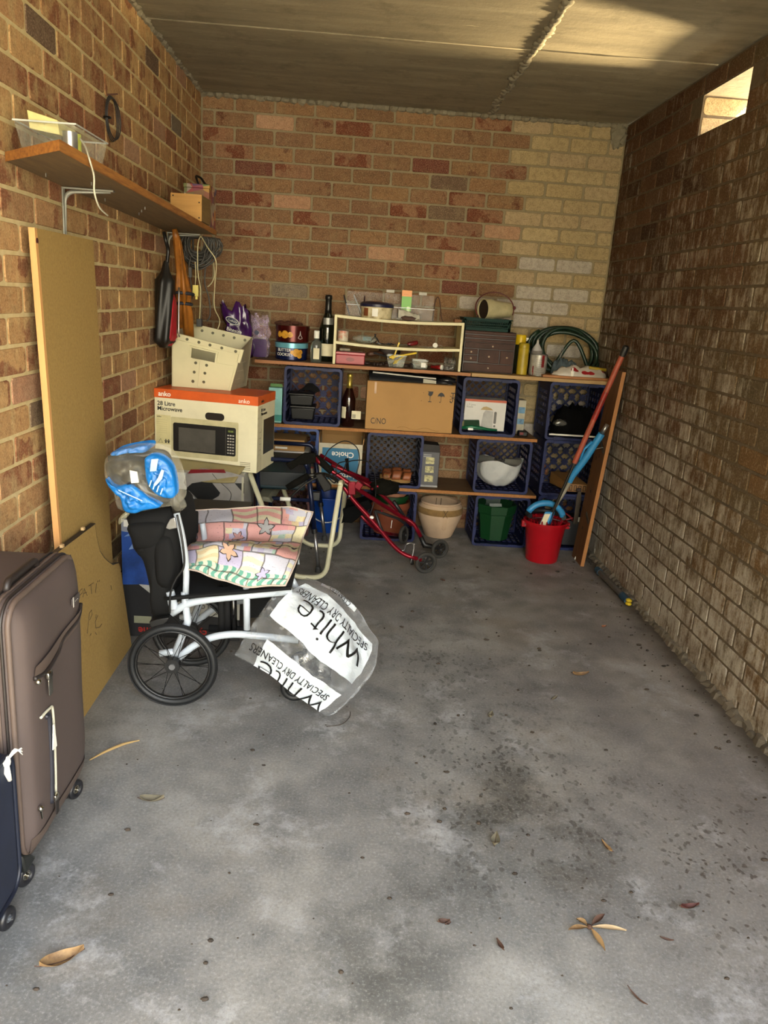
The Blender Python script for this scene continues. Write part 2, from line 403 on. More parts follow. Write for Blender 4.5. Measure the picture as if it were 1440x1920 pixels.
c = t.mix(t.math('MULTIPLY', t.ramp(fine, (.36, (1, 1, 1)), (.48, (0, 0, 0))), .5), c, t.mix(.5, c, '2c2b28'))
c = t.mix(t.math('MULTIPLY', t.ramp(fine, (.54, (0, 0, 0)), (.66, (1, 1, 1))), .3), c, 'b4b2ac')
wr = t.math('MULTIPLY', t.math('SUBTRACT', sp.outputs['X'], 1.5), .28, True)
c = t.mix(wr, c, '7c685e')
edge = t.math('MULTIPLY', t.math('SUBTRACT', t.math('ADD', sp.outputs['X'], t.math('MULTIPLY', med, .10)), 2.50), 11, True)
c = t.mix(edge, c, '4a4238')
t.l(c, t.b.inputs['Base Color']); t.l(t.ramp(med, (.3, (.5, .5, .5)), (.7, (.8, .8, .8))), t.b.inputs['Roughness'])
t.bump(t.math('ADD', fine, med), .25, .003); MATS['floor'] = t.m
# ceiling
t = NT('concrete_ceiling'); pos = t.n('NewGeometry').outputs['Position']; st = t.n('Mapping'); t.l(pos, st.inputs[0]); st.inputs['Scale'].default_value = (1, 6, 1)
a = t.noise(2, st.outputs[0], 5); b2 = t.noise(40, pos, 4, .7); d3 = t.noise(9, st.outputs[0], 5, .75)
c = t.ramp(a, (.3, '7c725e'), (.55, '8e836c'), (.75, 'a0957e'))
c = t.mix(t.math('MULTIPLY', t.ramp(d3, (.62, (0, 0, 0)), (.70, (1, 1, 1))), .6), c, 'c8bc9c'); c = t.mix(t.math('MULTIPLY', t.ramp(t.noise(5, pos, 6, .7), (.52, (0, 0, 0)), (.68, (1, 1, 1))), .5), c, '665c48')
c = t.mix(t.math('MULTIPLY', b2, .35), c, t.mix(.5, c, '2c261c'))
t.l(c, t.b.inputs['Base Color']); t.b.inputs['Roughness'].default_value = .9; t.bump(b2, .4, .003); MATS['ceiling'] = t.m

# ---------------------------------------------------------------- setting: shell
YD = -5.3                               # the garage door opening
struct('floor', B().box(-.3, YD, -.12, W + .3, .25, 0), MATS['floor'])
dm = mat('driveway_concrete', 'b0a68c', .9, bump=.3)
struct('added_sky_block', B().box(-9, -16, -.1, -.7, YD - .35, 3.6), mat('sky_block_green', '2c3a1c', .9, var=.3, scale=4))  # added unseen block, keeps part of the sky light off the right wall
struct('driveway', B().box(-14, -30, -.14, 18, YD, -.03), dm)
BH = .0880; ZT = 2.6048; RY = (-1.604, -1.124); RZ = (ZT - 3 * BH, ZT - BH)
wl = struct('wall_left', B().box(-.25, YD, 0, -.004, 0, H), MATS['mortar_left'])
wb = struct('wall_back', B().box(-.25, .004, 0, W + .25, .25, H), MATS['mortar_back'])
bb = B(); x0, x1 = W + .004, W + .25
bb.box(x0, YD, 0, x1, 0, RZ[0]); bb.box(x0, YD, RZ[1], x1, 0, H); bb.box(x0, YD, RZ[0], x1, RY[0], RZ[1]); bb.box(x0, RY[1], RZ[0], x1, 0, RZ[1])
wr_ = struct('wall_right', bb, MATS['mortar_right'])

def brick_mesh(w, d, h=.078, seed=0, flat=False):
    """Face at y=0, w wide about x, running back by d; ragged rounded outline."""
    rn = random.Random(seed); c, z = [], []
    r = .006 + rn.random() * .008
    base = rrect(-w / 2, -h / 2, w / 2, h / 2, r, 2)
    fr = [(a * (1 - .004 / w) + rn.uniform(-.0012, .0012), b * (1 - .012) + rn.uniform(-.0012, .0012)) for a, b in base]
    n = len(base)
    vs = [(a * (.985 if not flat else .975), -.0, b * (.95 if not flat else .93)) for a, b in fr] + [(a, .004 if not flat else .0022, b) for a, b in fr] + [(a, d, b) for a, b in fr]
    fs = [tuple(range(n - 1, -1, -1))] + [(k * n + i, k * n + (i + 1) % n, (k + 1) * n + (i + 1) % n, (k + 1) * n + i)[::-1] for k in (0, 1) for i in range(n)]
    me = bpy.data.meshes.new('brick'); me.from_pydata(vs, [], fs); me.update(); return me

BMESH = {}
def bget(w, mname, var, d):
    k = (round(w, 2), mname, var, d)
    if k not in BMESH:
        me = brick_mesh(w, d, seed=len(BMESH) * 7 + 3, flat=mname == 'brick_right'); me.materials.append(MATS[mname]); BMESH[k] = me
    return BMESH[k]

def lay(wall, items, limit=300, name='brick'):
    """items: (centre, rotation about z, width, material). The ones that show largest are objects, the rest one mesh."""
    def size(it):
        x, y, z = px_of(it[0])
        if z < .2: return 0
        ins = -60 < x < 1500 and -60 < y < 1980
        return (1 if ins else 1e-6) / (z * z) * it[2] * (it[4] if len(it) > 4 else 1)
    items = sorted(items, key=size, reverse=True)
    rest = {}
    for i, it in enumerate(items):
        c, rz, w, mn = it[:4]; me = bget(w, mn, random.randrange(4), .016)
        M = Matrix.Translation(c) @ Matrix.Rotation(rz, 4, 'Z') @ Matrix.Rotation(random.uniform(-.006, .006), 4, 'Y')
        if i < limit and size(it) > 1e-5:
            o = bpy.data.objects.new(name, me); COL.objects.link(o); o.parent = wall; o.matrix_local = M
        else:
            vs, fs, ks = rest.setdefault('x', ([], [], []))
            o = len(vs); vs += [M @ v.co for v in me.vertices]; fs += [tuple(j + o for j in p.vertices) for p in me.polygons]
            ks += [mn] * len(me.polygons)
    if rest:
        vs, fs, ks = rest['x']; me = bpy.data.meshes.new('bricks'); me.from_pydata(vs, [], fs); me.update()
        mn = sorted(set(ks))
        for m in mn: me.materials.append(MATS[m])
        me.polygons.foreach_set('material_index', [mn.index(k) for k in ks])
        o = bpy.data.objects.new(name + 'work', me); COL.objects.link(o); o.parent = wall; o['kind'] = 'stuff'

def courses(a0, a1, ph):
    """Runs along an axis from a0 to a1 in stretcher bond: yields (course, mid, width, z)."""
    for k in range(30):
        z = ZT - (k + .5) * BH
        if z < .02: z = .026
        p = ph + (.12 if k % 2 else 0); s = p + math.floor((a0 - p) / .24) * .24
        while s < a1 - .03:
            l, r = max(s, a0), min(s + .24, a1)
            if r - l > .035: yield k, (l + r) / 2, r - l - .010, z
            s += .24
rb = random.Random(3)
def pick(table):
    r = rb.random()
    for p, n in table:
        if r < p: return n
        r -= p
    return table[0][1]
items = []
for k, m, w, z in courses(0, W, .198 - .24):
    edge = 1.878 if k % 2 == 0 else 1.998
    if k in (12, 13, 14): edge -= .24 * (k == 12 or k == 13)
    if m > edge:
        mn = 'brick_cream' if not (9 <= k <= 13 and m < 2.4 - .03 * k + .3 and rb.random() < .75) else 'brick_white'
        if k > 14: mn = pick([(.6, 'brick_cream'), (.25, 'brick_white'), (.15, 'brick_orange')])
    else: mn = pick([(.79, 'brick_back'), (.12, 'brick_patch'), (.04, 'brick_redback'), (.02, 'brick_dark'), (.01, 'brick_grey'), (.02, 'brick_pink')])
    items.append((Vector((m, 0, z)), 0, w, mn, 1))
lay(wb, items)
items = []
for k, m, w, z in courses(-4.5, -.004, .07):
    mn = pick([(.83, 'brick_tan'), (.10, 'brick_red'), (.03, 'brick_pink'), (.02, 'brick_dark'), (.02, 'brick_grey')])
    items.append((Vector((0, m, z)), PI / 2, w, mn, .3 + .7 * (m < -1.2)))
lay(wl, items)
items = []
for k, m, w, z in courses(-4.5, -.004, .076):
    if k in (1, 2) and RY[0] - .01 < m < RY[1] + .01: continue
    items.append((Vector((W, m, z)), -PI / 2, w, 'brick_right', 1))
for k in (1, 2):                        # the far jamb and the near jamb of the vent
    z = ZT - (k + .5) * BH
    items.append((Vector((W + .125, RY[1] - .002, z)), 0, .232, 'brick_cream', .4))
    items.append((Vector((W + .125, RY[0] + .002, z)), PI, .232, 'brick_cream', .2))
lay(wr_, items)

# ceiling: cast panels with board joints between them, laid on a slab
cl = struct('ceiling', B().box(-.3, YD - .1, H + .03, W + .3, .3, H + .25), MATS['ceiling'])
yj = [at(586, 56, Z=H).y, at(1180, 88, Z=H).y - .12]
xj = at(1005, 90, Z=H).x
for (xa, xb) in ((0, xj), (xj, W)):
    ys = [-.0, yj[0] + .03, yj[0] - .26, -2.9, -4.1, YD]
    for q in range(5):
        dz = (.0, .004, .001, -.002, 0)[q] + (.002 if xa else 0)
        part('panel', B().box(xa + .002, ys[q + 1] + .0012, H - .001 + dz, xb - .002, ys[q] - .0012, H + .035), MATS['ceiling'], cl, bevel=.003, seg=1)
bb = B()
rn = random.Random(5)
for i in range(60):
    y = -.05 - i * .05
    bb.ball((xj + .02 * noise.noise(Vector((i * .3, 0, 0))), y, H), (.018 + .012 * rn.random(), .036, .009 + .006 * rn.random()), 7, 4, .4, 3, i)
part('mortar_ridge', bb, MATS['mortar_rough'], cl, smooth=True)
bb = B()
for i in range(52):                     # lumpy mortar along the head of the back wall
    bb.ball((i * .05, -.002, H - .008), (.034, .022 + .012 * rn.random(), .014 + .009 * rn.random()), 7, 4, .5, 3, i)
struct('trim_1', bb, MATS['mortar_rough'], smooth=True)
bb = B()
for i in range(85): bb.ball((0, -i * .05, H - .004), (.014 + .012 * rn.random(), .036, .010 + .010 * rn.random()), 7, 4, .5, 3, i)
struct('trim_2', bb, MATS['mortar_rough'], smooth=True)
bb = B()
for i in range(90): bb.ball((W, -i * .05, .0), (.022 + .016 * rn.random(), .04, .022 + .016 * rn.random()), 7, 4, .5, 3, i + 50)
struct('trim_3', bb, mat('dirty_mortar', '5c5244', .95, bump=.4), smooth=True)
struct('trim_4', B().ball((W - .045, -.01, H - .06), (.05, .035, .07), 12, 8, .5, 4, 3), MATS['mortar_rough'], smooth=True)
# ---------------------------------------------------------------- shelf boards on the back wall
M = mat
chip = wood('chipboard_edge', '8a5a2e', 'b27a40', fleck=True, rough=.8); chipdark = wood('board_face', '5a4228', '74563a', 'X', rough=.75)
pine = wood('pine', '9c7c50', 'b89868', 'X', rough=.7); honey = wood('honey_wood', '8c5a30', 'a86f3c', 'X', rough=.6)
YF = -.40
ZL, ZM, ZU = .353, .714, 1.094          # tops of the low, middle and upper boards
def board(name, x0, x1, z1, label, th=.018, y0=YF, y1=-.02, m=honey, face=chipdark, tilt=0):
    t = thing(name, label, 'shelf', ((x0 + x1) / 2, y1, z1 - th), 'boards of the crate shelving')
    part('shelf_board', B().box(x0, y0 + .003, z1 - th, x1, y1, z1), face, t)
    part('edge_strip', B().box(x0, y0, z1 - th - .0005, x1, y0 + .003, z1 + .0005), m, t, label='lighter worn front edge')
    return t
board('shelf_plank', .40, 2.192, ZL, 'brown shelf board on the lowest crates above the cream pot', m=chip)
board('shelf_plank', .20, 2.157, ZM, 'speckled chipboard shelf carrying the cardboard carton', m=chip)
xe = at(883, 703, Y=YF).x
board('shelf_plank', .40, xe, ZU, 'long brown top shelf board under the cream rack and bottles')
x2 = at(1142, 726, Y=YF).x
solo('timber_plank', B().box(xe + .004, YF, ZU - .020, x2, -.16, ZU + .002), pine, 'pale pine plank continuing the top shelf under yellow bottles', 'plank', bevel=.002)
solo('timber_plank', B().box(at(1018, 704, Y=-.385).x, -.385, ZU + .0025, W - .005, -.27, ZU + .018), honey, 'thin orange brown timber strip lying on the pale plank', 'plank', bevel=.002)
solo('timber_plank', B().box(xe + .01, -.15, ZU - .020, W - .03, -.03, ZU + .002), chipdark, 'dark plank at the back of the top shelf behind paint tin', 'plank', bevel=.002)

# ---------------------------------------------------------------- milk crates lying on their sides
crate_blue = M('crate_blue', '101844', .55, var=.2, scale=5, dark='0b1030', spec=.3); crate_dark = M('crate_violet', '15142c', .55, var=.2, scale=5); crate_rim = M('crate_rim_worn', '18214c', .5, var=.25, scale=14, spec=.3)
crate_bright = M('crate_bright', '24407c', .5, var=.15); crate_maroon = M('crate_maroon', '4a1c1c', .55)
def ring_prism(b, out, inn, y0, y1):
    n = len(out); v = [(x, y, z) for y in (y0, y1) for P in (out, inn) for x, z in P]; f = []
    for i in range(n):
        j = (i + 1) % n
        f += [(i, j, n + j, n + i), (2 * n + i, 3 * n + i, 3 * n + j, 2 * n + j), (i, 2 * n + i, 2 * n + j, j), (n + i, n + j, 3 * n + j, 3 * n + i)]
    return b.add(v, f)
CW, CH, CD = .350, .343, .325
def lattice(style, w, h):
    b = B(); sp, th = {'flower': (.072, .0055), 'diamond': (.046, .0045), 'woven': (.044, .006)}[style]
    k = -int((w + h) / sp)
    while k * sp < w + h:
        c = k * sp; k += 1
        for sgn in (1, -1):
            pts = []
            for x in (-w / 2, w / 2):
                z = sgn * (x - c + h / 2 + w / 2 - .0) if sgn > 0 else -(x - c) + h / 2 + w / 2 - .0
                z = (x + w / 2 - c) if sgn > 0 else (c - (x + w / 2))
                if -1e-6 <= z <= h: pts.append((x, z))
            for z in (0, h):
                x = (c + z - w / 2) if sgn > 0 else (c - z - w / 2)
                if -w / 2 < x < w / 2: pts.append((x, z))
            if len(pts) >= 2:
                (xa, za), (xb, zb) = pts[0], pts[-1]
                if abs(xa - xb) > .012: b.beam((xa, .002 * sgn, za), (xb, .002 * sgn, zb), th * 2, .008, (0, 1, 0))
    if style == 'flower':
        i = 0
        for r in range(10):
            for q in range(10):
                x, z = -w / 2 + (q + (r % 2) * .5) * sp, r * sp / 2 + .001
                if r % 2 == 0 and abs(x) < w / 2 - .01 and .01 < z < h - .01:
                    for a in range(4):
                        dx, dz = .0140 * math.cos(a * PI / 2), .0140 * math.sin(a * PI / 2)
                        b.cyl((x + dx, -.006, z + dz), (x + dx, .006, z + dz), .0090, n=8)
    if style == 'woven':
        for r in range(18):
            for q in range(9):
                x, z = -w / 2 + (q + (r % 2) * .5) * sp, r * sp / 2
                if abs(x) < w / 2 - .01 and .01 < z < h - .01: b.cbox((x, -.002, z), (.022, .016, .02))
    return b
def make_crate(style, m, label, group='blue milk crates of the shelving'):
    t = thing('milk_crate', label, 'crate', (0, 0, 0), group)
    w, h, d = CW, CH, CD; y0 = -d / 2
    b = ring_prism(B(), rrect(-w / 2, 0, w / 2, h, .022), rrect(-w / 2 + .015, .015, w / 2 - .015, h - .015, .014), y0, y0 + .022)
    for sx in (-1, 1):                                              # lugs of the stacking rim
        for q in (.22, .62): b.cbox((sx * (w / 2 - .012), y0 - .002, h * q + .03), (.014, .006, .05))
    for q in (-.09, .09): b.cbox((q, y0 - .002, .012), (.06, .006, .014)); b.cbox((q, y0 - .002, h - .012), (.06, .006, .014))
    part('rim', b, crate_rim if m in (crate_blue, crate_dark) else m, t, smooth='auto')
    for sx in (-1, 1):
        x = sx * (w / 2 - .008); b = B()
        b.cbox((x, y0 + .045, h / 2), (.006, .046, h - .02)); b.cbox((x, -y0 - .02, h / 2), (.007, .04, h - .01))
        b.cbox((x, .01, .03), (.007, d - .03, .045)); b.cbox((x, .01, h - .03), (.007, d - .03, .045))
        for q in range(7): b.cbox((x, .01, .055 + q * .039), (.006, d - .04, .015))
        for q in range(4): b.cbox((x, y0 + .085 + q * .05, h / 2), (.006, .012, h - .03))
        part('side_wall', b, m, t)
    for z in (.008, h - .008):
        b = B(); b.cbox((0, y0 + .05, z), (w - .02, .06, .006)); b.cbox((0, -y0 - .02, z), (w - .02, .04, .007))
        for q in range(9): b.cbox((-w / 2 + .03 + q * .036, .01, z), (.014, d - .04, .006))
        for q in range(3): b.cbox((0, -.06 + q * .06, z), (w - .03, .014, .006))
        part('side_wall', b, m, t)
    lb = lattice(style, w - .024, h - .024)
    lb.v = [v + Vector((0, -y0 - .006, .012)) for v in lb.v]
    ring_prism(lb, rrect(-w / 2, 0, w / 2, h, .02), rrect(-w / 2 + .022, .022, w / 2 - .022, h - .022, .01), -y0 - .012, -y0)
    part('base_lattice', lb, m, t)
    return t
protos = {}
def crate(style, x0, z, h, label, m=None, y=YF + .01, w=CW, mk=''):
    key = style + mk
    if key not in protos: protos[key] = c = make_crate(style, m or crate_blue, label)
    else: c = clone(protos[key])
    c['label'] = label
    c.location = (x0 + w / 2, y + CD / 2, z); c.scale = (w / CW, 1, h / CH); return c
xL = lambda px, py: at(px, py, Y=YF).x
crate('flower', xL(530, 790), ZM + .001, .352, 'blue milk crate holding two black tubs, left end of middle shelf')
crate('diamond', xL(861, 811), ZM + .001, .352, 'blue milk crate with white kettle carton and green brush')
crate('flower', xL(1021, 824), .716, .356, 'blue milk crate of black bags, topmost of the right-hand stack')
crate('flower', xL(1010, 930), .358, .356, 'blue milk crate holding the wooden block, middle of right-hand stack')
crate('flower', xL(1000, 1020), .0, .356, 'blue milk crate behind the red bucket, bottom of right-hand stack')
crate('diamond', xL(886, 922), ZL + .001, .34, 'blue milk crate holding a tied white plastic bag')
crate('woven', xL(684, 913), ZL + .001, .34, 'dark violet milk crate with closed weave holding brown sandals', crate_dark)
crate('diamond', xL(884, 1024), .0, .332, 'blue milk crate on floor around the green octagonal pot')
crate('diamond', xL(674, 1012), .0, .332, 'blue milk crate on floor around terracotta pots')
XB = xL(594, 905) - CW
crate('flower', XB, ZL + .001, .34, 'brighter blue milk crate behind stacked brown and white cartons', crate_bright, mk='b')
crate('woven', xL(578, 1002) - CW, .0, .332, 'maroon woven crate on floor behind the navy walking frame', crate_maroon, mk='m')

# ---------------------------------------------------------------- top shelf, from the left
def fx(px, py, Y): p = at(px, py, Y=Y); return p.x, p.z
purple = M('purple_foil', '3a1650', .25, var=.2, scale=8, bump=.2, coat=.3)
def bagform(name, label, cat, x, y, z, w, d, h, m, seed, lean=0, top=.35, fold=.012, group=None):
    """A filled plastic or foil pouch: bulging body, pinched ragged top."""
    b = B(); nu, nv = 26, 16
    def fn(u, v):
        a = 2 * PI * u; k = (1 - v ** 2.2 * (1 - top)) * (.82 + .18 * min(1, v * 5)); kd = k * (1 - .7 * v ** 1.5)
        r = noise.noise(Vector((math.cos(a) * 2, math.sin(a) * 2, v * 4 + seed * 3))) * fold * (1 + 2 * v)
        c, s = math.cos(a), math.sin(a)
        c = math.copysign(abs(c) ** .7, c); s = math.copysign(abs(s) ** .7, s)
        return Vector((x + c * (w / 2 * k + r) + lean * v * v, y + s * (d / 2 * kd + r), z + h * v + (r * 1.5 if v > .8 else 0)))
    b.grid(fn, nu, nv)
    n0 = len(b.v); b.f.append(tuple(range(nu, -1, -1))); b.k.append(0)
    return b
p = at(453, 668, Y=-.30)
t = thing('snack_bag', 'crumpled purple foil snack bag standing behind the white tote', 'bag', (p.x, -.30, ZU))
part('pouch', bagform('', '', '', p.x - .005, -.29, ZU + .001, .16, .10, .29, purple, 1, -.05, .75, .02), purple, t, smooth=True)
bl = B(); bl.grid(lambda u, v: Vector((p.x - .05 + .036 * math.cos(2 * PI * u) * v, -.352 - .004 * (1 - v), ZU + .215 + .018 * math.sin(2 * PI * u) * v - .012 * math.cos(2 * PI * u) * v)), 18, 2)
part('logo_oval', bl, M('navy_print', '141a40', .4), t)
wht = M('white_print', 'e8e6dc', .5, var=.02); blk = M('black_print', '141414', .6, var=.02)
part('logo_ring', B().tube([(p.x - .05 + .038 * math.cos(a * PI / 10), -.357, ZU + .215 + .019 * math.sin(a * PI / 10) - .012 * math.cos(a * PI / 10)) for a in range(20)], .0018, 4, closed=True), wht, t)
text('lettering', 'Cadbury', .016, (p.x - .078, -.362, ZU + .217), (1, 0, -.3), (.3, 0, 1), wht, t)
text('lettering', 'Bitesize', .030, (p.x - .085, -.362, ZU + .16), (1, 0, -.22), (.2, 0, 1), wht, t)
p2 = at(482, 668, Y=-.24)
t = thing('snack_bag', 'torn clear and purple plastic bag behind the purple foil bag', 'bag', (p2.x, -.2, ZU))
part('pouch', bagform('', '', '', p2.x + .01, -.20, ZU + .001, .12, .08, .24, None, 2, .0, .7, .016), film('mauve_film', 'c8b0cc', .45), t, smooth=True)
part('print_panel', B().prism(rrect(-.045, .0, .045, .11, .02), (p2.x + .015, -.246, ZU + .004), XA, ZA, (0, -.004, 0)), purple, t)
part('emblem', B().cyl((p2.x - .005, -.245, ZU + .15), (p2.x - .005, -.251, ZU + .15), .014, n=14), M('navy_print', '141a40'), t)

tin_maroon = M('tin_maroon', '4a1210', .25, metal=.5, var=.1); tin_navy = M('tin_navy', '141f48', .25, metal=.4, var=.1); tin_sky = M('tin_sky', '6fb0c0', .3, metal=.3)
gold = M('gold_print', 'c8922c', .45, var=.25, scale=30, dark='8a5a14')
def tin(label, cx, cy, z, r, h, body, lid, words, cols):
    t = thing('biscuit_tin', label, 'tin', (cx, cy, z))
    part('body', B().lathe([(r * .96, 0), (r, .004), (r, h * .80), (0, h * .80)], (cx, cy, z), 36), body, t, smooth='auto')
    part('lid', B().lathe([(r + .001, h * .70), (r + .004, h * .71), (r + .004, h * .985), (r * .97, h), (r * .6, h + .002), (0, h + .002)], (cx, cy, z), 36), lid, t, smooth='auto')
    rr = r + .0012
    bend = lambda a0, zz, R=rr: (lambda x, y, d: Vector((cx + (R + d) * math.sin(a0 + x / R), cy - (R + d) * math.cos(a0 + x / R), z + zz + y)))
    for a, zz, s in cols:                                           # printed biscuits
        f = bend(a, zz, rr + (.003 if zz > h * .7 else 0)); n = 14
        b = B(); c0 = f(0, 0, .0015); vs = [c0] + [f(s * math.cos(2 * PI * i / n) * (1 + .08 * math.sin(5 * i)), s * math.sin(2 * PI * i / n), .001) for i in range(n)]
        b.add(vs, [(0, 1 + i, 1 + (i + 1) % n) for i in range(n)]); part('printed_biscuit', b, gold, t, smooth=True)
    for s, size, a, zz in words: text('lettering', s, size, None, XA, ZA, wht, t, fn=bend(a, zz))
    return t
q = at(546, 674, Y=-.22); rr_ = .098
tin('navy biscuit tin with pale blue rim beneath the maroon tin', q.x, -.22, ZU, rr_, .105, tin_navy, tin_sky,
    [('BUTTER', .026, -.88, .052), ('COOKIES', .026, -.95, .026)], [(.12, .05, .012), (.38, .048, .024), (.60, .030, .016), (.66, .052, .015)])
part_t = tin('maroon biscuit tin with printed biscuits stacked on the navy tin', q.x + .003, -.22, ZU + .1085, rr_ + .003, .10, tin_maroon, tin_maroon, [], [(-.75, .045, .018), (-.38, .045, .024), (-.05, .045, .017)])
cxx = q.x + .003
part('printed_bell', B().tube([(cxx + .104 * math.sin(a), -.22 - .108 * math.cos(a), ZU + .1085 + zz) for a, zz in ((.42, .028), (.52, .045), (.55, .07), (.58, .045), (.70, .028), (.56, .022), (.42, .028))], .0012, 4), wht, part_t)
bb = B()
for i in range(7): bb.ball((q.x - .09 + .035 * i * .6, -.17 - .01 * (i % 3), ZU + .213 + .006 * (i % 2)), (.026, .02, .012), 8, 5, .4, 4, i)
solo('dried_plant_bits', bb, M('dry_brown', '4c2818', .8), 'curled dry brown bits lying on top of the maroon tin', 'seed pod', smooth=True)

glass = M('clear_glass', 'e8ece8', .04, trans=1, var=0); green_glass = M('dark_green_glass', '0c120a', .06, coat=.6, var=.1); brown_glass = M('dark_red_glass', '1c0806', .06, coat=.6, var=.1)
foil_black = M('black_foil', '121212', .35, var=.1, bump=.2); foil_gold = M('gold_foil', 'b8a04c', .3, metal=.7, var=.2, scale=30, bump=.3); paper = M('label_paper', 'd8d0b0', .7, var=.06)
def bottle(label, x, y, z, R, h, m, foil, lab, group=None):
    t = thing('wine_bottle', label, 'bottle', (x, y, z), group)
    pf = [(R * .8, 0), (R, .008), (R, h * .48), (R * .97, h * .53), (R * .70, h * .64), (R * .42, h * .74), (R * .36, h * .80), (R * .34, h * .93), (R * .40, h * .935), (R * .40, h * .955)]
    part('glass', B().lathe(pf, (x, y, z), 28), m, t, smooth=True)
    part('foil', B().lathe([(R * .46, h * .735), (R * .39, h * .80), (R * .37, h * .93), (R * .45, h * .945), (R * .45, h * .97), (R * .40, h), (0, h + .003)], (x, y, z), 24), foil, t, smooth=True)
    n = 18
    for (a0, a1, z0, z1, mm) in lab:
        vs = [(x + (R + .0008) * math.sin(a0 + (a1 - a0) * i / n), y - (R + .0008) * math.cos(a0 + (a1 - a0) * i / n), z + zz) for zz in (z0, z1) for i in range(n + 1)]
        part('label', B().add(vs, [(i, i + 1, n + 2 + i, n + 1 + i) for i in range(n)]), mm, t, smooth=True)
    return t
q = at(611, 680, Y=-.21)
t = bottle('tall dark wine bottle with black foil top left of the cream rack', q.x, -.20, ZU, .050, .40, green_glass, foil_black, [(-.9, 1.1, .035, .11, paper), (-.5, .8, .225, .265, M('neck_label', '8c8c88', .4, metal=.5))])
text('lettering', '- - - - -', .011, None, XA, ZA, blk, t, fn=lambda x, yy, d: Vector((q.x + .0515 * math.sin(-.6 + x / .05), -.20 - (.0518 + d) * math.cos(-.6 + x / .05), ZU + .085 + yy)))
q = at(592, 675, Y=-.30)
t = thing('spirit_bottle', 'small clear glass bottle with white screw cap', 'bottle', (q.x, -.30, ZU))
part('glass', B().lathe([(.03, 0), (.034, .006), (.034, .10), (.030, .118), (.014, .135), (.013, .15)], (q.x, -.30, ZU), 24), M('smoky_glass', 'a8b0a8', .05, trans=.85, var=0), t, smooth=True)
part('screw_cap', B().lathe([(.0165, .142), (.017, .144), (.017, .185), (.014, .188), (0, .188)], (q.x, -.30, ZU), 20), wht, t, smooth='auto')
part('label', B().box(q.x - .014, -.338, ZU + .02, q.x + .022, -.335, ZU + .085), paper, t)

# cream rack of two shelves
cream = M('cream_laminate', 'd2c99c', .45, var=.05); creamin = M('cream_inside', '9a9078', .6, var=.08)
RX0, RX1, RY0 = at(623, 686, Y=-.36).x, at(863, 698, Y=-.36).x, -.36
RZ1 = at(624, 589, Y=RY0).z; RZm = at(640, 640, Y=RY0).z
t = thing('cream_rack', 'cream open tabletop rack with one middle shelf on the top shelf', 'rack', ((RX0 + RX1) / 2, -.27, ZU))
for x in (RX0, RX1 - .016): part('side_panel', B().box(x, RY0, ZU + .0005, x + .016, -.13, RZ1), cream, t, bevel=.0015)
def sag(z, dz):
    b = B(); n = 10
    for i in range(n):
        xa, xb = [RX0 + .0165 + (RX1 - RX0 - .033) * k / n for k in (i, i + 1)]
        za, zb = [z - dz * math.sin(PI * k / n) for k in (i, i + 1)]
        b.hexa([(xa, RY0, za - .016), (xb, RY0, zb - .016), (xb, -.13, zb - .016), (xa, -.13, za - .016), (xa, RY0, za), (xb, RY0, zb), (xb, -.13, zb), (xa, -.13, za)])
    return b
part('shelf', sag(RZ1 - .001, .012), cream, t); part('shelf', sag(RZm, .014), cream, t)
zt_, zm_ = RZ1 - .011, RZm - .010

# on top of the rack
q = at(706, 592, Y=-.30)
t = thing('food_tub', 'round pale plastic tub with dark blue lid on the cream rack', 'tub', (q.x, -.28, zt_))
part('body', B().lathe([(.088, .0), (.092, .004), (.098, .075), (0, .075)], (q.x, -.265, zt_), 30), M('tub_cream', 'c8bc98', .5, var=.3, scale=25, dark='8a7448'), t, smooth='auto')
part('lid', B().lathe([(.101, .068), (.103, .070), (.103, .084), (.09, .094), (.05, .098), (0, .099)], (q.x, -.265, zt_), 30), M('lid_navy', '1a1c3c', .4), t, smooth='auto')
part('lid_print', B().lathe([(.06, .0985), (.055, .1), (0, .1005)], (q.x - .02, -.265, zt_), 20), M('brown_print', '7a4424', .5), t)
for a, m in ((-.75, M('brown_print', '7a4424')), (-.12, wht)):
    part('label', B().add([(q.x + .0975 * math.sin(a + da), -.265 - .0975 * math.cos(a + da), zt_ + zz) for zz in (.014, .06) for da in (-.18, -.06, .06, .18)], [(i, i + 1, i + 5, i + 4) for i in range(3)]), m, t)
acry = film('acrylic', 'd8d8d4', .10, .08)
q0, q1 = at(648, 590, Y=-.19), at(813, 600, Y=-.19)
t = thing('pen_rack', 'clear acrylic pocket rack along the top of the cream rack', 'organiser', ((q0.x + q1.x) / 2, -.17, zt_))
xa, xb = q0.x, q1.x; zf = zt_ + .075
part('back_panel', B().box(xa, -.135, zt_, xb, -.132, at(700, 548, Y=-.13).z), acry, t)
part('front_panel', B().box(xa, -.205, zt_, xb, -.203, zf), acry, t)
for k in range(8): part('divider', B().box(xa + (xb - xa) * k / 7 - .001, -.203, zt_, xa + (xb - xa) * k / 7 + .001, -.135, zf + .03), acry, t)
part('rim', B().box(xa, -.2065, zf - .003, xb, -.2015, zf), M('acrylic_edge', 'c8c8c4', .2), t)
for px, py in ((732, 546), (793, 551)):
    c = at(px, py, Y=-.14); part('clip', B().cbox((c.x, -.14, c.z), (.05, .012, .018)), M('clip_white', 'c0bcb0', .5), t, bevel=.002)
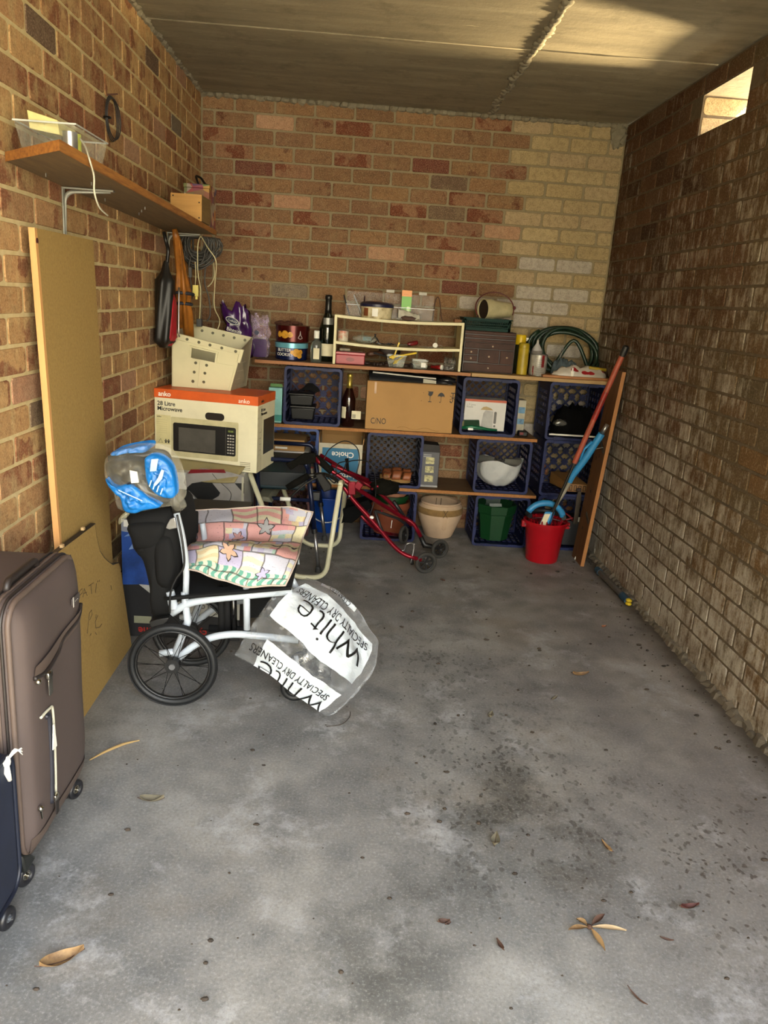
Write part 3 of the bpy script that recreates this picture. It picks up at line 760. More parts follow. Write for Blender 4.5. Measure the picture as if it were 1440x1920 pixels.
for i, (px, py, h, tl, c, lb) in enumerate(((650, 590, .115, -.02, '2a2a30', 'black pen leaning in leftmost acrylic pocket'), (672, 590, .12, -.03, 'b0b4b8', 'silver pen leaning in the second acrylic pocket'), (682, 590, .12, .0, '4a2a2a', 'dark thin pencil upright in the acrylic rack'))):
    p = at(px, py, Y=-.17)
    bb = B(); bb.cyl((p.x - tl, -.17, zt_ + .001), (p.x + tl, -.17, zt_ + h), .0045, n=8).cyl((p.x + tl, -.17, zt_ + h), (p.x + tl * 1.15, -.17, zt_ + h + .012), .0045, .002, n=8)
    solo('pen', bb, M('pen_%d' % i, c, .3, var=.05), lb, 'pen', 'pens in the acrylic rack', smooth='auto')
c0, c1 = at(752, 580, Y=-.185), at(773, 545, Y=-.185)
t = thing('blister_pack', 'orange and green blister pack standing in acrylic rack', 'package', ((c0.x + c1.x) / 2, -.18, zt_ + .02))
zz0, zz1 = zt_ + .02, c1.z
part('card', B().box(c0.x, -.184, zz0, c1.x, -.181, zz1 - .035), M('pack_green', '5fae1c', .4, var=.05), t)
part('header', B().box(c0.x, -.185, zz1 - .037, c1.x, -.180, zz1), M('pack_orange', 'e08a1c', .4, var=.05), t)
part('blister', B().prism(rrect(0, 0, .02, .05, .006), (c1.x - .028, -.185, zz0 + .012), XA, ZA, (0, -.008, 0)), M('blister', 'a8d86c', .15, var=.05), t)
text('lettering', '- - -', .016, (c0.x + .014, -.1856, zz1 - .028), XA, ZA, blk, t)
q = at(765, 600, Y=-.29)
bb = B().grid(lambda u, v: Vector((q.x - .06 + .13 * u, -.235 - .06 * v, zt_ + .012 + .055 * math.sin(PI * v) * (1 - .6 * u) + .012 * noise.noise(Vector((u * 9, v * 7, 2))))), 20, 10)
solo('white_rag', bb, M('rag_white', 'c8c4b4', .85, bump=.3), 'crumpled white rag at the front of the acrylic rack', 'rag', smooth=True)
solo('putty_lump', B().ball((q.x - .0, -.31, zt_ + .014), (.045, .03, .014), 12, 7, .3, 3, 2), M('putty_brown', '5c443c', .8), 'flat brown lump in plastic at the rack front', 'lump', smooth=True)
q = at(820, 560, Y=-.15)
solo('bent_wire', B().tube(cat_rom([(q.x - .02, -.15, zt_ + .0), (q.x - .01, -.15, zt_ + .13), (q.x + .012, -.15, zt_ + .14), (q.x + .035, -.155, zt_ + .03), (q.x + .05, -.16, zt_ + .002)], 5), .0028, 6), M('wire_rust', '4a2c22', .6), 'bent rusty wire hook standing behind the rack end', 'wire', smooth=True)
q = at(862, 600, Y=-.2)
solo('wood_offcut', B().box(q.x - .035, -.24, zt_ + .002, q.x + .02, -.16, zt_ + .026), honey, 'small brown wood offcut on the right end of the rack', 'offcut', bevel=.002)

# middle shelf of the rack
q = at(643, 633, Y=-.28)
t = thing('food_can', 'small orange and white can on the rack middle shelf', 'can', (q.x, -.27, zm_))
part('body', B().lathe([(.031, 0), (.032, .002), (.032, .066), (0, .066)], (q.x, -.27, zm_ + .006), 24), M('can_print', 'c8c0b0', .35, var=.2, scale=20, dark='c05028'), t, smooth='auto')
for zz in (.006, .071): part('rim', B().ring((q.x, -.27, zm_ + zz), ZA, .032, .002, 24, 6), M('steel', 'a8a8a8', .3, metal=.9), t, smooth=True)
steel = M('steel', 'a8a8a8', .3, metal=.9); dsteel = M('dark_steel', '3a3a3c', .45, metal=.7)
q = at(684, 634, Y=-.29)
t = thing('screw_bag', 'clear plastic bag of small hardware beside the can', 'bag', (q.x, -.27, zm_))
part('pouch', B().ball((q.x, -.27, zm_ + .028), (.075, .05, .024), 22, 10, .35, 4, 3), film('bag_film', 'b8c0b8', .4), t, smooth=True)
part('hook_card', B().prism(rrect(0, 0, .05, .028, .003), (q.x - .01, -.27, zm_ + .018), XA, (0, .5, .8), (0, -.002, .001)), M('teal_card', '6a8c94', .5), t)
q = at(703, 640, Y=-.29)
bb = B()
for s in (-1, 1): bb.tube(cat_rom([(q.x + s * .022, -.30, zm_ + .004), (q.x + s * .020, -.29, zm_ + .025), (q.x + s * .004, -.28, zm_ + .045), (q.x - s * .004, -.275, zm_ + .062)], 4), .0035, 6)
solo('pliers', bb, dsteel, 'dark steel pliers standing open on rack middle shelf', 'pliers', smooth=True)
q = at(735, 645, Y=-.29)
bb = B(); rn = random.Random(9)
for i in range(16):
    x, y = q.x - .10 + rn.random() * .20, -.32 + rn.random() * .08
    bb.beam((x, y, zm_ + .006), (x + rn.uniform(-.03, .03), y + rn.uniform(-.02, .02), zm_ + .006 + rn.random() * .008), .006, .006)
o = solo('screws_and_nails', bb, dsteel, 'scattered dark screws and nails along the rack middle shelf', 'hardware', kind='stuff')
q = at(775, 643, Y=-.28)
t = thing('screwdriver', 'screwdriver with dark red handle lying on rack middle shelf', 'screwdriver', (q.x, -.27, zm_))
part('handle', B().tube([(q.x - .035, -.29, zm_ + .010), (q.x - .03, -.285, zm_ + .014), (q.x + .02, -.27, zm_ + .026), (q.x + .028, -.268, zm_ + .026)], [.008, .013, .015, .010], 10), M('handle_red', '6c1a1c', .35), t, smooth=True)
part('shaft', B().cyl((q.x - .035, -.29, zm_ + .010), (q.x - .12, -.32, zm_ + .006), .004, n=8), steel, t)
q = at(817, 649, Y=-.29)
t = thing('key_ring', 'bunch of keys with round tag on rack middle shelf', 'keys', (q.x, -.28, zm_))
part('tag', B().cyl((q.x - .005, -.30, zm_ + .018), (q.x - .005, -.306, zm_ + .020), .015, n=16), wht, t)
part('ring', B().ring((q.x + .03, -.28, zm_ + .012), (.2, -.5, 1), .016, .0015), steel, t, smooth=True)
for a in (-.03, -.045, .02): part('key', B().beam((q.x + a, -.30, zm_ + .005), (q.x + a - .05, -.28, zm_ + .006), .010, .003), steel, t)

# bottom of the rack
redp = M('red_plastic', '9c2430', .4, var=.08); 
q0, q1 = at(629, 682, Y=-.33), at(683, 686, Y=-.33)
t = thing('red_case', 'red plastic case at the left of the rack bottom', 'box', ((q0.x + q1.x) / 2, -.28, ZU))
part('body', B().box(q0.x, -.33, ZU + .001, q1.x, -.20, ZU + .058), redp, t, bevel=.004); part('lid', B().box(q0.x - .002, -.332, ZU + .0585, q1.x + .002, -.198, ZU + .074), M('red_lid', 'b05058', .35), t, bevel=.003)
part('emblem', B().prism([(.026 * math.cos(i * PI / 8), .012 * math.sin(i * PI / 8)) for i in range(16)], ((q0.x + q1.x) / 2, -.3305, ZU + .03), XA, ZA, (0, -.002, 0)), M('red_dark', '7a141e', .4), t)
solo('sponge', B().box(q0.x + .02, -.31, ZU + .075, q0.x + .085, -.24, ZU + .094), M('sponge', '8a8070', .95, bump=.8, scale=40), 'grey sponge block on the red case', 'sponge', bevel=.006)
bb = B().grid(lambda u, v: Vector((q0.x + .01 + .15 * u, -.325 + .05 * v, ZU + .076 + .012 * abs(noise.noise(Vector((u * 6, v * 3, 4)))) )), 16, 4)
solo('paper_scrap', bb, M('paper_white', 'c8c0a0', .8), 'torn cream paper strip lying on the red case', 'paper', smooth=True)
q = at(718, 684, Y=-.30)
t = thing('hand_trowel', 'dark trowel with brown wooden handle behind yellow clamps', 'trowel', (q.x, -.25, ZU))
part('blade', B().ball((q.x + .04, -.20, ZU + .085), (.07, .02, .04), 16, 8), M('iron_dark', '2c1c18', .5, metal=.3), t, smooth=True)
part('handle', B().tube([(q.x - .10, -.24, ZU + .062), (q.x - .08, -.235, ZU + .066), (q.x - .02, -.22, ZU + .07), (q.x, -.21, ZU + .07)], [.012, .019, .013, .009], 12), M('handle_brown', '4a2c1a', .5), t, smooth=True)
part('shank', B().tube([(q.x - .06, -.26, ZU + .075), (q.x + .06, -.28, ZU + .05)], .006, 8), dsteel, t)
q = at(742, 688, Y=-.33)
def tub(label, x, y, z, w0, w1, d, h, m):
    t = thing('plastic_tub', label, 'tub', (x, y, z))
    b = B(); v = [(x - w0 / 2, y - d / 2 * .8, z), (x + w0 / 2, y - d / 2 * .8, z), (x + w0 / 2, y + d / 2 * .8, z), (x - w0 / 2, y + d / 2 * .8, z), (x - w1 / 2, y - d / 2, z + h), (x + w1 / 2, y - d / 2, z + h), (x + w1 / 2, y + d / 2, z + h), (x - w1 / 2, y + d / 2, z + h)]
    b.add(v, [(0, 3, 2, 1), (0, 1, 5, 4), (1, 2, 6, 5), (2, 3, 7, 6), (3, 0, 4, 7)]); part('body', b, m, t)
    part('rim', ring_prism(B(Matrix.Translation((x, y, z + h)) @ Matrix.Rotation(-PI / 2, 4, 'X')), rrect(-w1 / 2 - .003, -d / 2 - .003, w1 / 2 + .003, d / 2 + .003, .01), rrect(-w1 / 2 + .003, -d / 2 + .003, w1 / 2 - .003, d / 2 - .003, .008), -.002, .002), M('rim_clear', 'b8bcb4', .3), t)
    return t
tubm = film('tub_film', 'b8bca8', .4, .2)
tub('clear plastic tub holding yellow clamps in the rack bottom', q.x, -.31, ZU, .085, .12, .10, .072, tubm)
yel = M('yellow_plastic', 'd8b81c', .35, var=.05)
for i, (a, b_, lb) in enumerate((((-.02, -.31, .045), (.012, -.31, .15), 'yellow clamp standing upright in the clear tub'), ((-.045, -.36, .06), (.12, -.33, .095), 'yellow clamp lying across the clear tub'), ((-.015, -.3, .02), (.05, -.32, .075), 'short yellow clamp slanting inside the clear tub'))):
    pa, pb = Vector((q.x + a[0], a[1], ZU + a[2])), Vector((q.x + b_[0], b_[1], ZU + b_[2]))
    t = thing('bar_clamp', lb, 'clamp', pa, 'yellow clamps in the clear tub')
    part('bar', B().beam(pa, pb, .010, .018, (0, 1, 0)), yel, t, bevel=.002); dv = (pb - pa).normalized()
    part('jaw', B().beam(pa + dv * .012 + Vector((0, -.008, 0)), pa + dv * .03 + Vector((0, -.008, 0)), .018, .02), yel, t, bevel=.002)
q = at(787, 690, Y=-.33)
t = tub('small clear tub with white label in the rack bottom', q.x, -.30, ZU, .085, .098, .09, .052, tubm)
part('label', B().box(q.x + .006, -.347, ZU + .012, q.x + .034, -.345, ZU + .04), wht, t)
q = at(823, 693, Y=-.34)
t = thing('torch', 'small red torch with white lens in the rack bottom', 'torch', (q.x, -.33, ZU))
part('body', B().tube([(q.x - .045, -.30, ZU + .016), (q.x, -.325, ZU + .016), (q.x + .012, -.332, ZU + .018)], [.011, .012, .016], 12), M('torch_red', '8c1c1c', .3), t, smooth=True)
part('lens', B().cyl((q.x + .0125, -.3325, ZU + .018), (q.x + .022, -.337, ZU + .018), .0155, n=14), wht, t)
q = at(841, 695, Y=-.34)
b = bagform('', '', '', q.x, -.32, ZU + .001, .075, .06, .068, None, 6, .01, .6, .010)
solo('small_bag', b, film('grey_film', '6c6860', .6), 'crumpled grey plastic bag at right end of rack bottom', 'bag', smooth=True)
q = at(705, 690, Y=-.33); bb = B(); rn = random.Random(4)
for i in range(26):
    x, y = q.x - .07 + rn.random() * .33, -.30 + rn.random() * .12
    bb.ball((x, y, ZU + .008), (.014 * rn.random() + .006, .012, .008 + rn.random() * .008), 7, 5, .5, 3, i)
solo('loose_hardware', bb, M('rusty_mix', '3c2c24', .6, metal=.2, var=.3), 'dark rusty hardware scattered over the rack bottom', 'hardware', smooth=True, kind='stuff')

# drawer cabinet with basket and bucket
brn = M('brown_drawer', '42281e', .55, var=.25, scale=9, spec=.25); brnd = M('brown_carcass', '241610', .45)
q0, q1 = at(865, 697, Y=-.33), at(961, 700, Y=-.33); zt2 = at(868, 618, Y=-.33).z
cx0, cx1 = q0.x + .002, q1.x; cy0 = -.33; cw = cx1 - cx0; chh = zt2 - ZU
t = thing('drawer_cabinet', 'small dark brown drawer cabinet right of the cream rack', 'cabinet', ((cx0 + cx1) / 2, -.25, ZU))
part('carcass', B().box(cx0, cy0 + .006, ZU + .0025, cx1, -.15, zt2), brnd, t, bevel=.002)
for i in range(3): part('ledge', B().box(cx0 + .004, cy0, zt2 - .020 - i * .024, cx1 - .004, cy0 + .008, zt2 - .002 - i * .024), brn, t, bevel=.003)
knob = M('knob_cream', 'c0a890', .3)
for a0, a1, z0, z1, kn in ((0, 1, .58, .72, (.56,)), (0, .27, .43, .56, (.5,)), (0, .27, .27, .41, (.5,)), (.29, .71, .24, .56, (.5,)), (.73, 1, .24, .56, (.5,)), (0, 1, .03, .22, (.5,))):
    xa, xb = cx0 + .006 + (cw - .012) * a0, cx0 + .006 + (cw - .012) * a1
    dr = part('drawer', B().box(xa, cy0 - .002, ZU + chh * z0, xb, cy0 + .008, ZU + chh * z1), brn, t, bevel=.003)
    part('knob', B().ball((xa + (xb - xa) * kn[0], cy0 - .008, ZU + chh * (z0 + z1) / 2), (.006, .007, .006), 10, 6), knob, dr, smooth=True)
zb = zt2 + .001; teal = M('dark_teal_plastic', '0b2e28', .6, var=.1, spec=.2)
bx0, bx1 = at(870, 615, Y=-.33).x, at(957, 618, Y=-.33).x
t = thing('mesh_basket', 'dark green slotted basket on the brown drawer cabinet', 'basket', ((bx0 + bx1) / 2, -.25, zb))
bh = .070; dx = .010
part('floor_panel', B().box(bx0 + .004, cy0 + .004, zb, bx1 - .006, -.16, zb + .004), teal, t)
for y, nm in ((cy0, -1), (-.155, 1)):
    b = B(); b.hexa([(bx0, y, zb), (bx1 - .004, y, zb), (bx1 - .004, y + .003, zb), (bx0, y + .003, zb), (bx0 - .006, y, zb + .018), (bx1, y, zb + .018), (bx1, y + .003, zb + .018), (bx0 - .006, y + .003, zb + .018)])
    b.box(bx0 - .006, y, zb + .056, bx1 + .002, y + .003, zb + bh)
    n = 24
    for i in range(n):
        x = bx0 + (bx1 - bx0) * i / n
        for s in (1, -1): b.beam((x, y + .0015, zb + .016), (x + s * .016, y + .0015, zb + .058), .0045, .003, (0, 1, 0))
    b.box(bx0 - .004, y, zb, bx0 + .012, y + .003, zb + bh); b.box(bx1 - .014, y, zb, bx1, y + .003, zb + bh)
    part('side_wall', b, teal, t)
for x in (bx0 - .004, bx1 - .003): part('side_wall', B().box(x, cy0, zb, x + .004, -.152, zb + bh), teal, t)
part('rim', ring_prism(B(Matrix.Translation(((bx0 + bx1) / 2, (cy0 - .152) / 2, zb + bh)) @ Matrix.Rotation(-PI / 2, 4, 'X')), rrect(-(bx1 - bx0) / 2 - .012, -.096, (bx1 - bx0) / 2 + .012, .096, .012), rrect(-(bx1 - bx0) / 2 + .004, -.086, (bx1 - bx0) / 2 - .004, .086, .01), -.003, .003), teal, t)
# cream pail lying on its side in the basket, mouth to the left
p0, p1 = at(905, 580, Y=-.24), at(962, 576, Y=-.24)
ax = Vector((p1.x - p0.x, .085, .006)); L_ = ax.length
rot = ax.to_track_quat('Z', 'X').to_matrix().to_4x4()
t = thing('toy_pail', 'cream pail with thin red handle lying in the green basket', 'bucket', (p0.x + L_ / 2, -.24, zb + .02))
part('body', B(Matrix.Translation((p0.x, -.24, p0.z)) @ rot).lathe([(0, L_ - .004), (.043, L_ - .004), (.055, L_ * .3), (.060, .001), (.064, .002), (.064, L_ * .28), (.058, L_ * .30), (.045, L_), (0, L_)], (0, 0, 0), 30), M('pail_cream', 'b8ae88', .4), t, smooth='auto')
part('dark_inside', B(Matrix.Translation((p0.x, -.24, p0.z)) @ rot).lathe([(.057, .010), (.054, L_ * .3), (0, L_ * .32)], (0, 0, 0), 26), M('pail_inside', '1c120e', .6), t, smooth='auto')
part('handle', B().tube([(p0.x + .07 + .118 * math.cos(a), -.26 + .04 * math.sin(a), p0.z + .01 + .095 * math.sin(a)) for a in [(-.35 + 4.1 * k / 24) for k in range(25)]], .0035, 7), M('handle_wine', '5a1a1a', .4), t, smooth=True)
part('pivot', B().ball((p1.x + .003, -.27, p1.z - .004), .010, 10, 6), M('handle_wine', '5a1a1a', .4), t, smooth=True)

# bottles, paint tin and hose
q = at(973, 700, Y=-.30)
t = thing('spray_can', 'black spray can with yellow cap beside the drawer cabinet', 'spray can', (q.x, -.22, ZU))
part('body', B().lathe([(.030, 0), (.033, .004), (.033, .165), (.026, .178), (0, .178)], (q.x + .005, -.22, ZU + .0025), 24), M('can_dark', '2a2c1c', .35, var=.3, scale=30, dark='14140e'), t, smooth='auto')
part('cap', B().lathe([(.033, .178), (.034, .182), (.034, .232), (.030, .238), (0, .238)], (q.x + .005, -.22, ZU + .0025), 24), M('cap_yellow', 'd8b414', .4, var=.05), t, smooth='auto')
q = at(978, 700, Y=-.33)
t = thing('cleaner_bottle', 'tall plain yellow cylinder bottle in front of spray can', 'bottle', (q.x, -.31, ZU))
part('body', B().lathe([(.028, 0), (.033, .004), (.033, .158), (.031, .164), (0, .165)], (q.x + .002, -.31, ZU + .0025), 24), M('mustard', 'a89020', .45, var=.1), t, smooth='auto')
part('cap', B().lathe([(.032, .160), (.033, .162), (.0325, .186), (.028, .192), (0, .192)], (q.x + .002, -.31, ZU + .0025), 24), M('mustard_cap', '9c861c', .4), t, smooth='auto')
q = at(990, 640, Y=-.12)
t = thing('trigger_bottle', 'dark blue bottle with white top behind the yellow cylinder', 'bottle', (q.x, -.11, ZU))
part('body', B().lathe([(.028, 0), (.03, .004), (.03, .15), (.016, .19), (.016, .2), (0, .2)], (q.x, -.11, ZU + .0025), 20), M('bottle_navy', '18203c', .3), t, smooth=True)
part('cap', B().box(q.x - .026, -.135, ZU + .20, q.x + .02, -.085, ZU + .222), wht, t, bevel=.004)
q = at(1010, 700, Y=-.33)
t = thing('paint_tin', 'dented white paint tin with red drips on the pine plank', 'tin', (q.x, -.29, ZU))
pz = ZU + .0025; px_ = q.x - .002
part('body', B().lathe([(.052, 0), (.054, .003), (.054, .128), (.050, .130), (.047, .126), (0, .126)], (px_, -.29, pz), 30), M('tin_white', 'a8a49c', .35, metal=.3, var=.15, scale=25), t, smooth='auto')
for zz in (.003, .128): part('rim', B().ring((px_, -.29, pz + zz), ZA, .054, .0025, 30, 6), steel, t, smooth=True)
for a, z0, z1, w in ((.35, .055, .128, .018), (.28, .075, .128, .010), (-.75, .02, .06, .008), (-.7, .0, .03, .005)):
    n = 4; b = B().add([(px_ + .0546 * math.sin(a + w / .054 * (k / n - .5)), -.29 - .0546 * math.cos(a + w / .054 * (k / n - .5)), pz + zz) for zz in (z0, z1) for k in range(n + 1)], [(k, k + 1, n + 2 + k, n + 1 + k) for k in range(n)])
    part('paint_drip', b, M('drip_red', '7a1418', .35), t, smooth=True)
for i in range(7): text('lettering', '=' * (9 - i % 3), .011, None, XA, ZA, M('faint_print', '5a5650', .7), t, fn=(lambda zz: lambda x, y, d: Vector((px_ + (.0546 + d) * math.sin(-.5 + x / .054), -.29 - (.0546 + d) * math.cos(-.5 + x / .054), pz + zz + y)))(.022 + i * .012))
q = at(1011, 655, Y=-.25)
t = thing('nozzle_bottle', 'white squeeze bottle with pointed nozzle behind the paint tin', 'bottle', (q.x, -.19, ZU))
part('body', B().lathe([(.034, 0), (.037, .004), (.037, .12), (.035, .145), (0, .15)], (q.x, -.19, pz), 20), M('squeeze_grey', '8c8680', .5), t, smooth=True)
part('nozzle', B().lathe([(.034, .146), (.030, .156), (.008, .192), (.006, .215), (0, .217)], (q.x, -.19, pz), 20), M('nozzle_white', 'b4b0b0', .45), t, smooth=True)
hose = M('hose_green', '142c1e', .4, var=.2, scale=30)
hc = at(1062, 655, Y=-.13); rn = random.Random(12); P = []
for i in range(150):
    a = i / 150 * 2 * PI * 4.6 + 2.4; k = i / 150
    rx = (.215 + .035 * math.sin(a * .21 + 1)) * (1 - .12 * k); rz = .132 + .018 * math.sin(a * .33)
    P.append((hc.x + .015 + rx * math.cos(a) + .03 * (k - .5), -.10 - .03 * math.sin(a * .5 + k * 4) - .06 * max(0, -math.sin(a)) , max(ZU + .018 + .01 * (i % 3), hc.z - .012 + rz * math.sin(a) - .07 * math.cos(a) * .35)))
P = [(min(x, W - .03), max(-.25, y), z) for x, y, z in P]
bb = B().tube(P, .0130, 8); bb.tube(cat_rom([P[10], (hc.x + .02, -.20, hc.z + .06), (hc.x + .13, -.22, ZU + .06), (hc.x + .17, -.2, ZU + .03)], 8), .0115, 8)
solo('garden_hose', bb, hose, 'coiled dark green garden hose at the right end of top shelf', 'hose', smooth=True)
q = at(1035, 640, Y=-.2)
bb = B()
for s in (0, 1): bb.tube(cat_rom([(q.x + .03 + .03 * s, -.21, ZU + .10), (q.x + .05 + .02 * s, -.22, ZU + .17), (q.x + .075 - .01 * s, -.21, ZU + .18), (q.x + .06, -.20, ZU + .11)], 5), .0012, 5)
solo('thin_wire', bb, steel, 'thin bent silver wire in front of the green hose', 'wire', smooth=True)
def crumple(name, label, cat, px, py, Y, w, h, d, m, seed, nu=30, nv=14, amp=.02, zb=None):
    q = at(px, py, Y=Y); zb = ZU + .003 if zb is None else zb
    def fn(u, v):
        a = u * 2 - 1; e = max(0, 1 - abs(a) ** 3) ** .5; th = v * PI
        n = noise.noise(Vector((u * 7, v * 4, seed))) * amp + noise.noise(Vector((u * 16, v * 9, seed + 5))) * amp * .5
        return Vector((q.x + a * w / 2, Y - math.cos(th) * d / 2 * e, zb + max(0, math.sin(th) * (h * e + n * 1.5))))
    return B().grid(fn, nu, nv)
blue_rag = M('rag_blue', '56646c', .9, bump=.3, var=.15)
solo('blue_rag', crumple('', '', '', 1060, 672, -.22, .17, .105, .13, None, 3), blue_rag, 'crumpled grey blue rag under the green hose', 'rag', smooth=True)
t = NT('red_white_bag'); co = t.n('TexCoord').outputs['UV']; v1 = t.n('TexVoronoi'); v1.inputs['Scale'].default_value = 5; t.l(co, v1.inputs['Vector'])
t.l(t.ramp(v1.outputs['Distance'], (.34, '8c1418'), (.37, 'b0a89c')), t.b.inputs['Base Color']); t.b.inputs['Roughness'].default_value = .35; MATS['red_white_bag'] = t.m
solo('plastic_sack', crumple('', '', '', 1086, 700, -.335, .34, .055, .09, None, 8, amp=.018, zb=ZU + .0185), t.m, 'crumpled red and white plastic sack on the timber strip', 'bag', smooth=True)
q = at(1075, 690, Y=-.38)
solo('glue_tube', B().lathe([(.011, 0), (.012, .002), (.011, .03), (.005, .034), (.005, .05), (0, .05)], (q.x, -.372, ZU + .0185), 12), wht, 'small white glue tube standing at the sack front', 'tube', smooth='auto')
q = at(1120, 697, Y=-.37)
solo('yellow_handle', B().tube([(q.x - .05, -.355, ZU + .075), (q.x + .06, -.34, ZU + .066)], .010, 8), M('dull_yellow', 'a08820', .5), 'dull yellow tool handle resting on the sack', 'tool', smooth=True)
# ---------------------------------------------------------------- middle shelf
kraft = M('kraft_card', 'a8804c', .8, var=.06, scale=4); kraftd = M('kraft_inside', '8c6636', .85, var=.08)
q = at(521, 787, Y=-.36); q1 = at(519, 735, Y=-.36)
t = thing('juice_carton', 'tall pale teal carton left of the black tub crate', 'carton', (q.x, -.32, ZM))
part('body', B().box(q.x - .06, -.36, ZM + .001, q.x + .022, -.27, ZM + .215), M('carton_teal', '7cb4ac', .4, var=.08), t, bevel=.002)
part('lower_band', B().box(q.x - .0605, -.3605, ZM + .012, q.x + .0225, -.2695, ZM + .05), M('band_teal', '1c8078', .4), t)
part('top_fin', B().box(q.x - .055, -.32, ZM + .216, q.x + .018, -.312, ZM + .235), M('fin_green', '4a7a30', .5), t)
text('lettering', '- - -\n- -', .016, (q.x - .030, -.361, ZM + .15), XA, ZA, wht, t)
blackp = M('black_plastic', '0e0e0e', .4, var=.05)
def lidbox(label, x, y, z, w, d, h, grp):
    t = thing('black_tub', label, 'tub', (x, y, z), grp)
    b = B(); v = [(x + sx * w / 2 * k, y + sy * d / 2 * k, z + zz) for k, zz in ((.88, 0), (1, h * .85)) for sx, sy in ((-1, -1), (1, -1), (1, 1), (-1, 1))]
    b.hexa(v); part('body', b, blackp, t, bevel=.006)
    part('lid', B().box(x - w / 2 - .004, y - d / 2 - .004, z + h * .85, x + w / 2 + .004, y + d / 2 + .004, z + h), blackp, t, bevel=.004)
q = at(571, 786, Y=-.30)
lidbox('black lidded tub at the bottom of its crate', q.x - .012, -.27, ZM + .026, .15, .15, .085, 'black tubs in the crate')
lidbox('black lidded tub stacked on top of the lower tub', q.x - .022, -.27, ZM + .112, .15, .14, .075, 'black tubs in the crate')
bb = B().grid(lambda u, v: Vector((q.x - .055 + .12 * u + .02 * v, -.30 + .10 * v, ZM + .192 + .035 * math.sin(PI * u) * (.4 + v) + .008 * noise.noise(Vector((u * 5, v * 5, 1))))), 16, 8)
solo('black_cloth', bb, M('cloth_black', '0c0c0c', .8), 'folded black cloth on the upper black tub', 'cloth', smooth=True)
q = at(652, 791, Y=-.33)
t = bottle('dark red wine bottle with gold foil neck on middle shelf', q.x, -.33, ZM, .042, .325, brown_glass, foil_gold, [(-1.3, -.35, .055, .125, paper)])
part('tag_label', B().box(q.x + .022, -.378, ZM + .055, q.x + .078, -.376, ZM + .105), paper, t)
for i in range(9): part('barcode', B().box(q.x + .026 + i * .0024, -.3785, ZM + .06, q.x + .0272 + i * .0024, -.3782, ZM + .085), blk, t)
# cardboard carton C/NO
q0, q1 = at(684, 801, Y=-.385), at(855, 713, Y=-.385)
x0, x1, z0, z1 = q0.x, at(847, 810, Y=-.385).x, ZM + .001, at(700, 714, Y=-.385).z
t = thing('cardboard_box', 'large plain cardboard carton marked C/NO with handling symbols', 'box', ((x0 + x1) / 2, -.2, ZM))
part('body', B().box(x0, -.385, z0, x1, -.06, z1), kraft, t, bevel=.003)
part('flap_edge', B().box(x0 + .001, -.3868, z1 - .004, x1 - .001, -.384, z1 + .001), kraftd, t)
part('tape_strip', B().box(x0 + .045, -.386, z1 - .075, x0 + .058, -.3846, z1 - .005), M('tape_pale', 'b08c68', .4), t)
yy = -.3858
text('lettering', 'C/NO', .052, (x0 + .032, yy, z0 + .035), XA, ZA, blk, t, sx=.72)
def mark(poly, cx, cz, s, nm='printed_symbol'): part(nm, B().prism([(a * s, b * s) for a, b in poly], (cx, yy, cz), XA, ZA, (0, -.0006, 0)), blk, t)
cz = z1 - .075
gx = x0 + .388
mark([(-.5, .9), (.5, .9), (.42, .45), (.2, .15), (.04, .08), (.04, -.75), (.3, -.8), (.3, -.9), (-.3, -.9), (-.3, -.8), (-.04, -.75), (-.04, .08), (-.2, .15), (-.42, .45), (-.28, .5), (-.36, .68), (-.22, .72)], gx, cz, .036, 'glass_symbol')
mark([(-.6, .1), (-.5, .45), (-.25, .72), (0, .82), (.25, .72), (.5, .45), (.6, .1), (.3, .2), (.03, .1), (.03, -.75), (-.05, -.9), (-.22, -.9), (-.28, -.75), (-.2, -.72), (-.15, -.82), (-.06, -.8), (-.04, -.7), (-.04, .1), (-.3, .2)], gx + .068, cz, .036, 'umbrella_symbol')
hx = gx + .138
mark([(-.3, .75), (.4, .75), (.4, .9), (-.3, .9)], hx, cz, .036, 'hook_symbol'); mark([(.0, .75), (.12, .75), (.12, -.5), (-.05, -.85), (-.35, -.8), (-.45, -.5), (-.3, -.5), (-.22, -.68), (-.06, -.68), (.0, -.45)], hx, cz, .036, 'hook_symbol')
for s in (1, -1): mark([(-.45, .35 * s - .05), (.5, -.3 * s - .05), (.5, -.3 * s + .05), (-.45, .35 * s + .05)], hx, cz, .036, 'hook_symbol')
for k in (-.055, -.045): text('lettering', '.', .03, (gx + k, yy, cz + (.02 if k > -.05 else -.03)), XA, ZA, blk, t)
part('crease', B().tube([(x0 + .2 + .02 * i, -.3853, z0 + .018 + .008 * math.sin(i * .9)) for i in range(14)], .0009, 4), kraftd, t)
blackbag = M('bin_liner', '1c1e22', .22, var=.1, coat=.3)
q0, q1 = at(697, 697, Y=-.33), at(848, 715, Y=-.33)
t = thing('wrapped_picture', 'flat white-edged panel wrapped in black plastic on the carton', 'parcel', ((q0.x + q1.x) / 2, -.2, z1))
def fn(u, v):
    x = x0 + .01 + (x1 - x0 - .03) * u; a = v * PI
    r = .016 + .012 * noise.noise(Vector((u * 8, v * 4, 3)))
    return Vector((x, -.36 - .0 + .25 * (1 - math.cos(a)) / 2, z1 + .003 + math.sin(a) * (.042 - .022 * u + r)))
part('wrapping', B().grid(fn, 34, 12), blackbag, t, smooth=True)
part('white_edge', B().hexa([(x0 + .03, -.345, z1 + .044), (x1 - .12, -.345, z1 + .028), (x1 - .12, -.30, z1 + .028), (x0 + .03, -.30, z1 + .044), (x0 + .03, -.345, z1 + .052), (x1 - .12, -.345, z1 + .035), (x1 - .12, -.30, z1 + .035), (x0 + .03, -.30, z1 + .052)]), M('edge_white', 'b8b4a8', .5), t)
